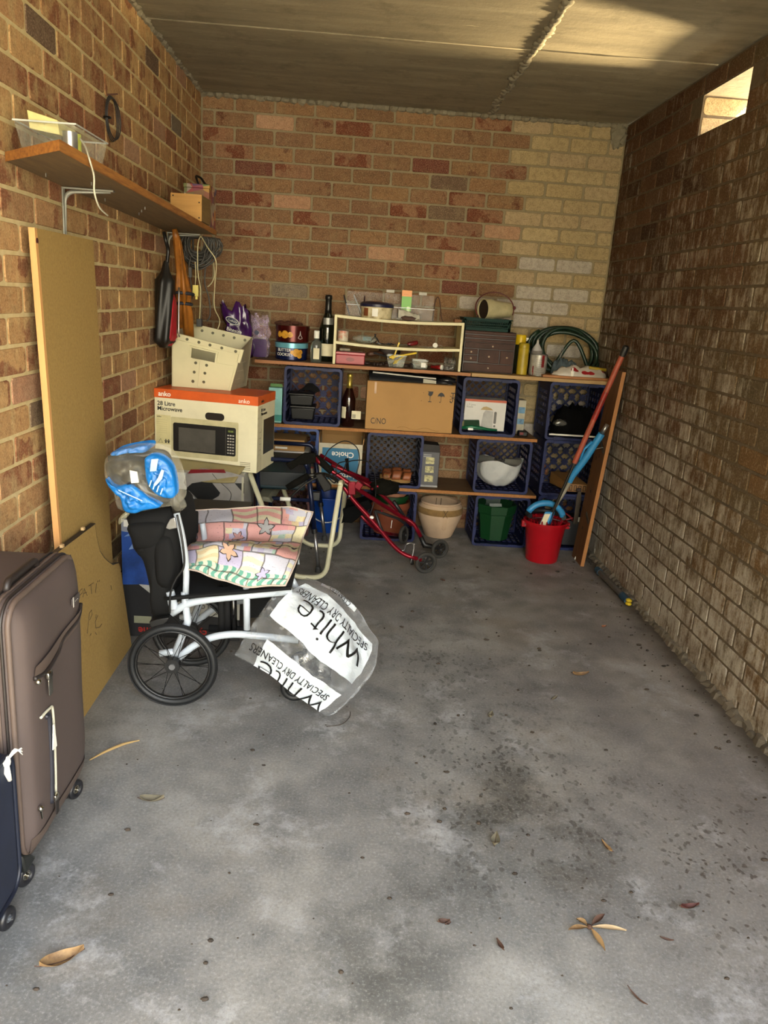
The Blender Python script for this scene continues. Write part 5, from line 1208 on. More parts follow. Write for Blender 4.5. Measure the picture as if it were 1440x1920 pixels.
# blue bucket
q = at(610, 1005, Y=-.25)
bx_, by_ = at(612, 985, Y=-.20).x, -.20
t = thing('blue_bucket', 'bright blue plastic bucket on the floor behind the walking frame', 'bucket', (bx_, by_, 0))
bm = M('bucket_blue', '0e3f94', .4, var=.06)
part('body', B().lathe([(.095, 0), (.1, .006), (.128, .235), (.122, .235), (.094, .012), (0, .012)], (bx_, by_, 0), 32), bm, t, smooth='auto'); part('rim', B().ring((bx_, by_, .235), ZA, .130, .007, 32, 8), bm, t, smooth=True)
part('handle', B().tube([(bx_ + .132 * math.cos(a), by_ - .10 * math.sin(a) - .06, .215 - .125 * math.sin(a)) for a in [PI * k / 18 for k in range(19)]], .004, 6), M('hook_white', ''), t, smooth=True)
# ---------------------------------------------------------------- left wall
osb = wood('shelf_edge_osb', '7a4a1c', 'b4782e', 'Y', 8, .85); under = wood('shelf_under', '5c4a34', '76603f', 'Y', 6, .8)
SZ = lambda y: 1.755 + (y + .95) / -2.05 * .040           # the shelf rises a little towards the door
t = thing('wall_shelf', 'long narrow wooden shelf on white brackets along the left wall', 'shelf', (.12, -1.9, 1.76))
def sh(x0, x1, dz0, dz1): return B().hexa([(x0, -2.757 - 1.09 * x0, SZ(-2.9) + dz0), (x1, -2.757 - 1.09 * x1, SZ(-3) + dz0), (x1, -.90, SZ(-.9) + dz0), (x0, -.84, SZ(-.84) + dz0), (x0, -2.757 - 1.09 * x0, SZ(-2.9) + dz1), (x1, -2.757 - 1.09 * x1, SZ(-3) + dz1), (x1, -.90, SZ(-.9) + dz1), (x0, -.84, SZ(-.84) + dz1)])
part('shelf_board', sh(.001, .246, -.001, .022), under, t)
part('front_edge', sh(.246, .250, -.0015, .0225), osb, t, label='rough orange brown front edge')
EY = lambda x, k: -2.757 - 1.09 * x - k
b = B().hexa([(x, EY(x, k), SZ(-2.9) + z) for z in (-.0015, .0235) for x, k in ((.001, .004), (.250, .004), (.250, .0005), (.001, .0005))])
part('end_edge', b, osb, t, label='split orange brown end grain')
wm = M('bracket_white', '94948c', .4, metal=.3, var=.08)
for px, py in ((123, 345), (318, 435)):
    q = at(px, py, X=.012); y = q.y; z = SZ(y) - .002
    br = part('bracket', B().box(.001, y - .011, z - .20, .006, y + .011, z), wm, t, bevel=.0015)
    part('bracket_arm', B().box(.001, y - .011, z - .005, .17, y + .011, z), wm, br)
    part('bracket_rib', B().tube(fillet([(.006, y, z - .19), (.010, y, z - .014), (.16, y, z - .007)], .03, 5), [.002 + .006 * min(1, k / 3) * min(1, (7 - k) / 3 + .2) for k in range(8)], 8), wm, br, smooth=True)
for i in range(7):
    y = -2.6 + i * .16 + .05 * math.sin(i * 5); part('nail', B().cbox((.05 + .14 * ((i * 37) % 10) / 10, y, SZ(y) - .004), (.003, .004, .012)), steel, t)
# tub on the shelf
ty = -2.64; tz = SZ(ty) + .024; cl_ = film('tub_clear', 'c8cabc', .22, .1)
t = thing('clear_box', 'clear plastic box of small papers at the near end of wall shelf', 'box', (.12, ty, tz))
part('body', B().hexa([(.05, ty - .12, tz), (.19, ty - .12, tz), (.19, ty + .12, tz), (.05, ty + .12, tz), (.035, ty - .14, tz + .085), (.205, ty - .14, tz + .085), (.205, ty + .14, tz + .085), (.035, ty + .14, tz + .085)]), cl_, t, bevel=.006)
part('rim', B().tube([(.035, ty - .14, tz + .086), (.205, ty - .14, tz + .086), (.205, ty + .14, tz + .086), (.035, ty + .14, tz + .086)], .0025, 6, closed=True), M('rim_clear', ''), t)
solo('paper_pack', B().hexa([(.075, ty - .13, tz + .068), (.15, ty - .11, tz + .06), (.15, ty + .03, tz + .06), (.075, ty + .01, tz + .068), (.07, ty - .13, tz + .115), (.145, ty - .11, tz + .098), (.145, ty + .03, tz + .098), (.07, ty + .01, tz + .115)]), M('paper_yellow', 'c8be7c', .7), 'pale yellow paper packet sticking up from the clear box', 'packet', bevel=.002)
solo('silver_tin', B().lathe([(.020, 0), (.021, .002), (.021, .072), (0, .073)], (.165, ty - .075, tz + .003), 18), steel, 'shiny silver cylinder inside the clear box', 'tin', smooth='auto')
solo('lime_tube', B().lathe([(.014, 0), (.015, .002), (.015, .074), (0, .075)], (.168, ty - .036, tz + .003), 16), M('lime', 'c4d04c', .35), 'lime yellow tube inside the clear box', 'tube', smooth='auto')
P = [at(150, 260, X=.20), at(160, 275, X=.235), at(168, 300, X=.257), at(176, 330, X=.258), at(177, 360, X=.26), at(186, 388, X=.26), at(202, 404, X=.26)]
cord_ = thing('white_string', 'thin white cord dangling over the wall shelf edge', 'cord', P[0]); part('lead', B().tube(cat_rom(P, 6), .0026, 6), M('cord_white', 'b8b4a0', .5), cord_, smooth=True)
# wooden box and puzzle box at the far end
ya, yb = at(320, 410, X=.20).y, at(378, 418, X=.20).y
bx1, y0_, y1_ = .235, at(321, 405, X=.10).y, 0
t = thing('wooden_box', 'small plain wooden box at the far end of wall shelf', 'box', (.16, -1.22, SZ(-1.2) + .023)); zb_ = SZ(-1.25) + .024
Y0 = -1.28; xa, xb = at(320, 405, Y=Y0).x, at(378, 418, Y=Y0).x; ztop = at(322, 361, Y=Y0).z
part('body', B().box(xa, Y0 + .006, zb_, xb, -1.06, ztop), wood('box_side', '6c5630', '8c7040', 'Y'), t, bevel=.001)
part('front_panel', B().box(xa, Y0, zb_, xb - .0, Y0 + .006, ztop), wood('box_front', 'a07434', 'bc8c44', 'X', 3), t)
bb = B()
for fx_, fz in ((.08, .9), (.08, .1), (.92, .12), (.92, .7), (.5, .12)): bb.cbox((xa + (xb - xa) * fx_, Y0 - .0006, zb_ + (ztop - zb_) * fz), (.006, .001, .006))
part('nail_hole', bb, M('hole_dark', ''), t)
t = NT('puzzle_print'); v = t.n('TexVoronoi'); v.inputs['Scale'].default_value = 26; t.l(t.n('TexCoord').outputs['Object'], v.inputs['Vector'])
sep = t.n('SeparateColor'); t.l(v.outputs['Color'], sep.inputs[0])
t.l(t.ramp(sep.outputs[0], (0, '2a2c5c'), (.2, '8c2c28'), (.4, '4c6c34'), (.55, 'c07a2c'), (.7, 'b8b09c'), (1, '5c3c2c')), t.b.inputs['Base Color']); MATS['puzzle'] = t.m
Y0 = -1.04; xa, xb = at(345, 380, Y=Y0).x, at(392, 400, Y=Y0).x; zt3 = at(350, 343, Y=Y0).z; zb3 = SZ(-1) + .024
t = thing('printed_tin', 'colourful printed box standing behind the wooden box', 'box', ((xa + xb) / 2, -.98, zb3))
part('body', B().box(xa, Y0, zb3, xb, -.86, zt3 - .02), MATS['puzzle'], t); part('lid', B().box(xa - .003, Y0 - .003, zt3 - .0195, xb + .003, -.857, zt3), MATS['puzzle'], t, bevel=.003)
q = at(372, 335, X=.10)
solo('black_wire_bits', B().tube(cat_rom([(xa + .05, -.92, zt3 + .003), (xa + .03, -.90, zt3 + .05), (xa + .06, -.93, zt3 + .04), (xa + .085, -.95, zt3 + .012), (xa + .10, -.97, zt3 + .004)], 5), .006, 7), blackp, 'short black cable end lying on the printed box', 'cable', smooth=True)
# wire hoop on a nail
q0, q1 = at(212, 181, X=.022), at(214, 265, X=.022)
t = thing('wire_hoop', 'loop of dark wire hanging on a nail on the left wall', 'wire', (0.02, q0.y, q1.z)); cz_ = (q0.z + q1.z) / 2; R_ = (q0.z - q1.z) / 2
for k in range(3):
    part('wire_loop', B().tube([(.014 + .005 * k, q0.y + (.072 + .006 * k) * math.cos(a), cz_ + (R_ - .004 * k) * math.sin(a)) for a in [2 * PI * i / 36 for i in range(36)]], .0024, 6, closed=True), M('wire_dark', '2e2e30', .5), t, smooth=True)
part('nail', B().cyl((0, q0.y, q0.z + .005), (.04, q0.y, q0.z + .010), .003, n=7), M('wire_rust', ''), t)
part('tie', B().ring((.022, q0.y - .078, cz_ - .01), ZA, .013, .003, 12, 5), blackp, t)
# umbrellas on the bracket
q0, q1, q2 = at(318, 462, X=.085), at(310, 500, X=.085), at(308, 652, X=.06)
t = thing('umbrella', 'furled black umbrella with red panel hanging from shelf bracket', 'umbrella', q2)
uy = q1.y; zt4, zb4 = q1.z, q2.z; ux_ = .060
def furl(x, y, prof, seed, n=20, fl=.25): 
    b = B()
    b.grid(lambda u, v: (lambda r, z: Vector((x[0] + (x[1] - x[0]) * v + r * math.cos(2 * PI * u) * .75 * (1 + fl * math.cos(10 * PI * u + v * 5 + seed)), y[0] + (y[1] - y[0]) * v + r * math.sin(2 * PI * u) * (1 + fl * math.cos(10 * PI * u + v * 5 + seed)), z)))(*prof(v)), 40, n)
    return b
def lerp_prof(pts):
    def f(v):
        for (a, r0, z0), (b_, r1, z1) in zip(pts, pts[1:]):
            if v <= b_: k = (v - a) / (b_ - a); return r0 + (r1 - r0) * k, z0 + (z1 - z0) * k
        return pts[-1][1], pts[-1][2]
    return f
uya, uyb = at(313, 480, X=.07).y, at(316, 650, X=.07).y
part('canopy', furl((.065, .055), (uya, uyb - .02), lerp_prof([(0, .012, zt4 + .03), (.12, .03, zt4 - .03), (.2, .058, zt4 - .06), (.9, .062, zb4 + .03), (1, .03, zb4)]), 1, fl=.12), M('nylon_black', '0c0b0a', .5), t, smooth=True)
part('red_panel', furl((.085, .075), (uyb - .015, uyb - .02), lerp_prof([(0, .008, zb4 + .30), (.3, .040, zb4 + .22), (.8, .046, zb4 + .05), (1, .02, zb4 + .01)]), 2, fl=.1), M('nylon_red', '8c1420', .4), t, smooth=True)
part('zip_strip', B().tube(cat_rom([(.128, uya - .005, zt4 - .09), (.132, uyb - .05, zt4 - .3), (.130, uyb - .02, zb4 + .06)], 6), .0035, 6), steel, t, smooth=True)
part('handle', B().tube(cat_rom([(.07, uya, zt4 + .02), (.075, uya + .005, zt4 + .08), (.07, uya - .02, zt4 + .12), (.06, uya - .01, SZ(-1.2) - .03)], 5), .009, 8), blackp, t, smooth=True)
q0, q1 = at(334, 470, X=.125), at(353, 612, X=.115)
t = thing('umbrella', 'furled orange brown umbrella with dark straps hanging beside the black one', 'umbrella', q1)
oc = M('nylon_orange', '8a5418', .5, var=.3, scale=14, dark='5a3410')
pr = lerp_prof([(0, .022, q0.z + .05), (.35, .030, q0.z - .10), (.5, .052, q0.z - .20), (.58, .036, q0.z - .24), (.7, .046, q0.z - .30), (1, .040, q1.z - .06)])
part('canopy', furl((.12, .11), (q0.y, q1.y + .02), pr, 3, 26, .22), oc, t, smooth=True)
for v in (.50, .60):
    r, z = pr(v); part('strap', B().ring((.115, q0.y + (q1.y + .02 - q0.y) * v, z), (0, .1, 1), r * .98, .009, 20, 6), M('strap_navy', '20222c', .6), t, smooth=True)
part('ferrule', B().tube([(.12, q0.y, q0.z + .045), (.11, q0.y - .01, SZ(-1.1) - .01)], [.02, .012], 10), oc, t, smooth=True)
# coil of cable under the shelf, with cords
cb = M('cable_grey', '3c3a36', .45, var=.25, scale=30); q = at(372, 447, Y=-.80); cw2 = M('cord_cream', 'b4aa84', .45)
t = thing('cable_coil', 'bundle of grey cable coiled beneath the far end of wall shelf', 'cable', (q.x, -.8, 1.55))
rn = random.Random(8); zc_ = at(372, 458, Y=-.80).z
for k in range(26):
    rx, rz = .035 + .085 * rn.random(), .040 + .085 * rn.random(); ox, oz = rn.uniform(-.012, .012), rn.uniform(-.015, .015); yy_ = -.83 + .09 * rn.random(); ph_ = rn.random() * 6
    part('cable_loop', B().tube([(q.x + ox + rx * math.cos(a), yy_ + .012 * math.sin(2 * a + ph_), min(zc_ + oz + rz * math.sin(a) * 1, SZ(-.8) - .012)) for a in [2 * PI * i / 26 for i in range(26)]], .0048, 6, closed=True), cb, t, smooth=True)
def cord(label, pts, r, m, name='cord', ends=()):
    t = thing(name, label, 'cord', pts[-1]); part('lead', B().tube(cat_rom(pts, 7), r, 6), m, t, smooth=True)
    for nm, b_, mm in ends: part(nm, b_, mm, t, bevel=.002)
A_ = lambda px, py, y=-.82: at(px, py, Y=y)
cord('cream cord hanging straight down from coil to a black plug', [A_(376, 443, -.88), A_(371, 460, -.9), A_(371, 510, -.9), A_(376, 545, -.88), A_(374, 600, -.85)], .0032, cw2, ends=[('plug', B().cbox(A_(374, 605, -.85), (.028, .03, .04)), blackp)])
cord('long cream cord looping from shelf end towards the purple bag', [A_(377, 443, -.88), A_(390, 465, -.9), A_(405, 490, -.9), A_(403, 530, -.88), A_(402, 575, -.85), A_(412, 600, -.8), A_(408, 618, -.78)], .0032, cw2)
p = A_(367, 545, -.92)
cord('short cream lead ending in a square cream adapter', [A_(366, 490, -.92), A_(367, 515, -.92), A_(366, 538, -.92)], .0028, cw2, ends=[('adapter', B().cbox(p, (.030, .022, .056)), M('adapter_cream', 'c8b860', .4)), ('pins', B().cbox(p + Vector((.004, 0, -.036)), (.012, .010, .016)), M('adapter_cream', ''))])
cord('grey cable loop sagging beneath the coil', [A_(345, 470), A_(350, 490), A_(362, 502), A_(378, 504), A_(392, 496)], .0042, cb)
cord('grey lead trailing down behind the cream cords', [A_(386, 495, -.75), A_(384, 530, -.75), A_(392, 560, -.74), A_(394, 590, -.74), A_(388, 602, -.74)], .0038, cb)
cord('curved cream lead end beside the back wall', [A_(400, 490, -.7), A_(402, 515, -.7), A_(397, 530, -.7), A_(389, 538, -.7)], .003, cw2)
cord('thin dark lead with grey inline connector by the umbrellas', [A_(358, 480, -.9), A_(354, 505, -.9), A_(358, 530, -.9), A_(360, 560, -.9)], .003, cb, ends=[('connector', B().cbox(A_(357, 511, -.9), (.016, .018, .05)), M('connector_grey', '4c4c48', .5))])
# leaning boards
part_b = wood('particle_board', '8e723e', 'a8894c', fleck=True, rough=.85); orange = wood('edge_bright', 'c08c54', 'd29e62', 'Z', 3, .6)
t = thing('tall_panel', 'tall narrow chipboard panel with orange edge leaning on left wall', 'panel', (.08, -2.45, 0))
def leanbox(y0, y1, z1, xb_, xt_, th): return [(xb_ - th, y0, 0), (xb_, y0, 0), (xb_, y1, 0), (xb_ - th, y1, 0), (xt_ - th, y0, z1), (xt_, y0, z1), (xt_, y1, z1), (xt_ - th, y1, z1)]
part('panel', B().hexa(leanbox(-2.684, -2.185, 1.625, .098, .048, .017)), part_b, t)
part('edge_strip', B().hexa(leanbox(-2.702, -2.6845, 1.625, .0985, .0485, .019)), orange, t, label='bright orange laminate edge')
part('dowel_mark', B().cyl((.0475, -2.69, 1.588), (.0498, -2.69, 1.588), .010, n=12), M('mark_maroon', '4c1c1a', .6), t)
pts = [at(px, py, X=.118) for px, py in ((186, 983), (187, 1004), (193, 1034), (200, 1046), (207, 1053), (216, 1060), (226, 1056), (229, 1062))]
poly = [(-2.97, .0), (-2.97, .66), *[(p.y, p.z) for p in pts], (-2.075, .0)]
t = thing('notched_panel', 'low chipboard panel with rounded notch and pencil scrawl leaning left', 'panel', (.11, -2.5, 0))
LN = lambda p: Vector((p.x - .016 * p.z / .66, p.y, p.z))
b = B().prism(poly, (.104, 0, 0), YA, ZA, (.016, 0, 0)); b.v = [LN(v) for v in b.v]; part('panel', b, part_b, t)
e_ = [(-2.97, .66)] + [(p.y, p.z) for p in pts[:-1]]; b = B()
for (a0, a1), (c0, c1) in zip(e_, e_[1:]): b.hexa([LN(Vector(v)) for v in ((.1035, a0, a1 + .0004), (.1205, a0, a1 + .0004), (.1205, c0, c1 + .0004), (.1035, c0, c1 + .0004), (.1035, a0, a1 + .003), (.1205, a0, a1 + .003), (.1205, c0, c1 + .003), (.1035, c0, c1 + .003))])
part('edge_strip', b, M('edge_black', '2c241c', .6), t, label='dark edge along top and notch')
for px, py in ((119, 1034), (158, 1001)): c = at(px, py, X=.108); part('dowel', B().cbox((c.x - .004, c.y, .664), (.010, .014, .010)), M('dowel_pale', 'c8a878', .6), t)
pen = M('pencil_line', '4a3a20', .8)
def scrawl(strokes):
    for s in strokes:
        P = [at(px, py, X=.1205) for px, py in s]; P = [Vector((.1206 - .016 * p.z / .66, p.y, p.z)) for p in P]
        part('pencil_mark', B().tube(P, .0013, 4), pen, t)
scrawl([[(152, 1120), (156, 1108), (160, 1104), (160, 1112), (155, 1117)], [(161, 1120), (164, 1104), (169, 1117)], [(163, 1113), (168, 1111)], [(172, 1099), (181, 1093)], [(176, 1097), (177, 1114)], [(184, 1112), (186, 1094)], [(188, 1092), (189, 1089)], [(191, 1091), (192, 1088)],
        [(167, 1188), (172, 1150), (176, 1144), (177, 1152), (172, 1163)], [(187, 1154), (182, 1166), (183, 1178), (190, 1176), (194, 1170)], [(184, 1152), (183, 1160)], [(172, 1192), (174, 1188)], [(182, 1186), (184, 1190)], [(212, 1098), (213, 1106)]])

# ---------------------------------------------------------------- microwave carton on a white tube stand, with the tote
tubew = M('tube_white', 'c8c4a4', .35, var=.08)
st = thing('tube_stand', 'white bent-tube sled stand under the microwave carton', 'stand', (.5, -.9, 0))
rt = .0135
ZTOP = .535
for nm, yl, xt0, xb0, xf, xt in (('front_loop', -1.17, .485, .705, .905, .960), ('back_loop', -.60, .53, .74, .962, .985)):
    part(nm, B().tube(fillet([(xt0, yl, .575), (xb0, yl, rt), (xf, yl, rt), (xt, yl, ZTOP if yl < -1 else .42)], .075, 7), rt, 12), tubew, st, smooth=True)
part('crossbar', B().tube(fillet([(.960, -1.17, ZTOP), (.961, -1.15, ZTOP + .010), (.984, -.62, .435), (.985, -.60, .42)], .02, 4), rt, 12), tubew, st, smooth=True)
part('crossbar', B().tube([(.485, -1.17, .575), (.53, -.60, .575)], rt, 12), tubew, st, smooth=True)
part('grey_pad', B().hexa([(.53, -1.10, .405), (.60, -1.10, .40), (.62, -.7, .40), (.54, -.7, .405), (.52, -1.10, .435), (.58, -1.10, .43), (.60, -.7, .43), (.53, -.7, .435)]), M('pad_grey', '6c6a58', .8), st, bevel=.006)
sv = thing('silver_vacuum_carton', 'carton printed with a silver vacuum cleaner beneath the microwave carton', 'box', (.29, -1.1, 0))
SVY = -1.345
part('body', B().box(.06, SVY, .001, .478, -.92, .597), M('print_white', 'b4b4ae', .45), sv, bevel=.003)
part('corner_tape', B().box(.470, SVY - .002, .05, .480, SVY + .03, .59), M('tape_ivory', 'a8a48c', .4), sv)
def pq(name, pts, m, lay=1): part(name, B().prism([(p.x, p.z) for p in (at(a, b_, Y=SVY) for a, b_ in pts)], (0, SVY - .0004 * lay, 0), XA, ZA, (0, -.0005, 0)), m, sv)
silv = M('print_silver', '8f8a84', .35, 0, .2, 6); pblack = M('print_black', '161616', .4); pred = M('print_red', '6c1018', .3)
pq('printed_silver', [(350, 885), (380, 878), (430, 885), (458, 893), (458, 952), (436, 955), (400, 950), (372, 940), (356, 925), (345, 905)], silv)
pq('printed_red_strip', [(352, 888), (358, 880), (420, 880), (424, 887), (395, 886), (370, 887)], pred, 2)
pq('printed_dark_window', [(350, 915), (360, 906), (385, 902), (396, 903), (413, 924), (410, 930), (388, 943), (380, 944), (370, 935)], pblack, 2)
pq('printed_switch', [(440, 906), (458, 906), (458, 926), (447, 914)], pblack, 2)
pq('printed_base', [(378, 940), (392, 944), (420, 950), (400, 955), (380, 952)], pred, 2)
pq('printed_wand', [(340, 930), (352, 915), (355, 918), (344, 936)], pblack, 2)
part('printed_panel_line', B().tube(cat_rom([at(px, py, Y=SVY - .0018) for px, py in ((398, 888), (408, 900), (430, 920), (433, 932), (425, 945), (410, 951))], 5), .0013, 4), pblack, sv)
O_ = Vector((.002, -1.186, .600)); ux = Vector((.533, -.103, 0)).normalized(); uy = Vector((-ux.y, ux.x, 0)); wd, dp, ht = .543, .29, .386
mm_ = Matrix.Translation(O_) @ Matrix(((ux.x, uy.x, 0, 0), (ux.y, uy.y, 0, 0), (0, 0, 1, 0), (0, 0, 0, 1)))
cb_w = M('carton_ivory', 'd4ceae', .5, var=.05, scale=6); org = M('band_tangerine', 'c8561c', .45, var=.08); bk = M('print_black', '161616', .4, var=.02)
t = thing('microwave_carton', 'white microwave carton with orange top band on the tube stand', 'box', O_)
part('body', B(mm_).box(0, 0, 0, wd, dp, ht), cb_w, t, bevel=.003)
part('orange_band', B(mm_).box(-.0012, -.0012, ht - .045, wd + .0012, dp + .0012, ht + .0012), org, t, bevel=.002)
part('hand_hole', B(mm_).prism(rrect(.270, ht - .135, .370, ht - .098, .017), (0, -.0004, 0), XA, ZA, (0, -.0012, 0)), M('hole_brown', '1c140c', .9), t)
part('photo_frame', B(mm_).prism(rrect(.088, .050, .445, .250, .006), (0, 0, 0), XA, ZA, (0, -.0008, 0)), M('photo_cream', 'b8b088', .5), t)
ov = part('printed_oven', B(mm_).prism(rrect(.100, .076, .432, .222, .010), (0, -.001, 0), XA, ZA, (0, -.0008, 0)), bk, t)
part('printed_window', B(mm_).box(.130, -.0026, .082, .325, -.0018, .200), M('print_window', '4c4a44', .4), ov)
part('printed_door_gap', B(mm_).box(.378, -.0026, .076, .380, -.0018, .222), M('print_window', ''), ov)
part('printed_display', B(mm_).box(.390, -.0026, .196, .424, -.0018, .210), M('display_olive', '30341c', .4), ov)
text('printed_digits', '00:00', .012, mm_ @ Vector((.392, -.0028, .198)), ux, ZA, M('digits', '8c9c4c', .5), ov)
for r in range(7):
    for c in range(3): part('printed_key', B(mm_).box(.388 + c * .013, -.0026, .178 - r * .015, .397 + c * .013, -.0018, .184 - r * .015), M('key_pale', 'a8a498' if r < 2 else '6c6a62'), ov)
part('spec_panel', B(mm_).box(.008, -.0006, .105, .086, .0004, .255), M('panel_ivory', 'c4bc8c', .5), t)
TX = lambda s, sz, x, z, m=bk, bold=0: text('lettering', s, sz, mm_ @ Vector((x, -.0018, z)), ux, ZA, m, t, bold=bold)
TX('anko', .034, .022, ht - .035, wht, .0006); TX('28 Litre', .030, .016, ht - .082, bk, .0004); TX('Microwave', .030, .016, ht - .108, bk, .0004)
TX('anko', .012, .014, .243); 
for k in range(7): TX('- ' * 9, .010, .014, .228 - .011 * k, M('print_faint', '7c7860', .6))
part('warning_triangle', B(mm_).tube([(.020, -.001, .112), (.044, -.001, .112), (.032, -.001, .133)], .0012, 4, closed=True), bk, t)
for x in (.060, .075):
    part('two_person_sign', B(mm_).prism([(-.005, 0), (-.002, .010), (-.007, .006), (-.006, .014), (.006, .014), (.007, .006), (.002, .010), (.005, 0)], (x, -.0006, .112), XA, ZA, (0, -.0006, 0)), bk, t)
    part('two_person_sign', B(mm_).cyl((x, -.0005, .130), (x, -.0013, .130), .003, n=8), bk, t)
part('caution_mark', B(mm_).tube([(.025, -.001, .02), (.06, -.001, .02), (.0425, -.001, .05)], .0016, 4, closed=True), bk, t)
for k in range(5): part('printed_bar', B(mm_).box(.455, -.0008, .012 + k * .009, .51, .0002, .015 + k * .009), M('print_faint', '7c7860'), t)
sx_ = lambda s, sz, y, z: text('lettering', s, sz, mm_ @ Vector((wd + .0016, y, z)), uy, ZA, bk, t)
sx_('28 Litre', .022, .05, ht - .08); sx_('Microwave', .022, .05, ht - .10); sx_('anko', .022, .05, ht - .034)
part('side_photo', B(mm_).box(wd, .10, .08, wd + .001, dp - .01, .26), M('photo_dark', '2c2820', .4), t)
for k in range(4): sx_('- - - -', .014, .03, .20 - .03 * k)
part('side_tape', B(mm_).box(wd - .001, .002, .0, wd + .0012, .07, ht - .05), film('tape_film', 'd0c8a0', .2), t)
text('lettering', 'anko', .03, mm_ @ Vector((wd - .10, -.0022, ht - .036)), ux, ZA, wht, t)
# curved grey flap hanging at the front
def fn(u, v):
    x = .055 + .43 * u; s = v * (.10 + .03 * math.sin(PI * u))
    return mm_ @ Vector((x + .02 * v * (1 - 2 * u), -.004 - .12 * v + .02 * v * v, .040 - .012 * u - s * .62))
gf = M('flap_grey', '8c8058', .85, var=.08)
fl_ = part('front_flap', B().grid(fn, 20, 8), gf, t, smooth=True); md = fl_.modifiers.new('thick', 'SOLIDIFY'); md.thickness = .004
for u in (.12, .38, .58, .9): part('tape_patch', B().grid(lambda a, b_: fn(u + .05 * a - .03 * b_, .02 + .45 * b_) + Vector((0, -.002, .003)), 2, 3), M('tape_brown', '766a48', .5), t)
# corflute tote
Zt = .600 + ht + .002
F = [at(320, 732, Z=Zt), at(432, 737, Z=Zt)]
tl, tr, br_, bl_ = at(322, 622, Y=-1.12), at(453, 656, Y=-1.16), Vector((at(432, 737, Y=-1.12).x, -1.12, Zt)), Vector((at(322, 732, Y=-1.08).x, -1.08, Zt))
kb = Vector((.025, .34, 0)); btl, btr, bbr, bbl = at(362, 607, Y=-.76), at(474, 633, Y=-.80), br_ + Vector((.045, .26, 0)), bl_ + Vector((.04, .26, 0))
cor = M('corflute', 'c8c29e', .4, var=.06, scale=4); cor2 = M('corflute_side', '9c947c', .5, var=.1)
t = thing('tote_tub', 'cream riveted corflute tote tilted on top of the microwave carton', 'tub', (bl_ + br_ + bbl + bbr) / 4)
def quadS(a, b_, c, d): return lambda u, v: a.lerp(b_, u).lerp(d.lerp(c, u), v)      # a,b bottom; d,c top
Sf = quadS(bl_, br_, tr, tl); n_ = (br_ - bl_).cross(tl - bl_).normalized()
if n_.y > 0: n_ = -n_
def panel(S, n, u0, u1, v0, v1, off, th, b=None):
    b = b or B(); f = [S(u, v) + n * off for u, v in ((u0, v0), (u1, v0), (u1, v1), (u0, v1))]; k = [p + n * th for p in f]; return b.hexa([f[0], f[1], k[1], k[0], f[3], f[2], k[2], k[3]])
fb = B()
for q_ in ((0, 1, 0, .60), (0, .30, .60, .80), (.66, 1, .60, .80), (0, 1, .80, 1)): panel(Sf, n_, *q_, 0, -.005, fb)
part('front_panel', fb, cor, t)
part('side_panel', panel(quadS(br_, bbr, btr, tr), (bbr - br_).cross(tr - br_).normalized(), 0, 1, 0, 1, 0, -.005), cor2, t)
part('side_panel', panel(quadS(bbl, bl_, tl, btl), (bl_ - bbl).cross(btl - bbl).normalized(), 0, 1, 0, 1, 0, -.005), cor2, t)
part('back_panel', panel(quadS(bbr, bbl, btl, btr), (bbl - bbr).cross(btr - bbr).normalized(), 0, 1, 0, 1, 0, -.005), cor, t)
part('floor_panel', B().hexa([bl_ + Vector((0, 0, .0)), br_, bbr, bbl, bl_ + Vector((0, 0, .004)), br_ + Vector((0, 0, .004)), bbr + Vector((0, 0, .004)), bbl + Vector((0, 0, .004))]), cor2, t)
part('rim_band', panel(Sf, n_, -.02, 1.02, .885, 1.0, .0005, .006), cor, t, bevel=.002)
part('overlap_panel', panel(Sf, n_, .44, .97, .02, .60, .0005, .004), cor, t, bevel=.001)
part('rim_corner', panel(Sf, n_, -.04, .01, .78, 1.02, .0005, .010), cor, t, bevel=.002); part('rim_corner', panel(Sf, n_, .985, 1.035, .70, 1.02, .0005, .010), cor, t, bevel=.002)
hb = B()
for q_ in ((.27, .30, .58, .82), (.66, .69, .58, .82), (.27, .69, .80, .83), (.27, .69, .57, .60)): panel(Sf, n_, *q_, .0005, .006, hb)
part('hand_hole_frame', hb, cor, t)
riv = M('rivet_grey', '6c6a58', .4, metal=.6)
for u, v in ((.07, .94), (.23, .94), (.40, .94), (.56, .94), (.73, .94), (.93, .94), (.38, .52), (.55, .51), (.37, .33), (.54, .34), (.36, .14), (.54, .15)):
    c = Sf(u, v) + n_ * .0065; part('rivet', B().cyl(c, c + n_ * .002, .0075, n=12), riv, t)
Sb = quadS(bbr, bbl, btl, btr)
for k in range(5): c = Sb(.12 + .18 * k, .92); nb = Vector((0, -1, -.1)); part('rivet', B().cyl(c + nb * .006, c + nb * .010, .0075, n=12), riv, t)
Ss = quadS(br_, bbr, btr, tr); ns = (bbr - br_).cross(tr - br_).normalized()
if ns.x < 0: ns = -ns
for k, s in enumerate(('- - - - -', '- - - - -', '- - - -')): text('lettering', s, .036, Ss(.12, .62 - .2 * k) + ns * .0008, bbr - br_, tr - br_, M('print_pale', 'b0a890', .6), t)
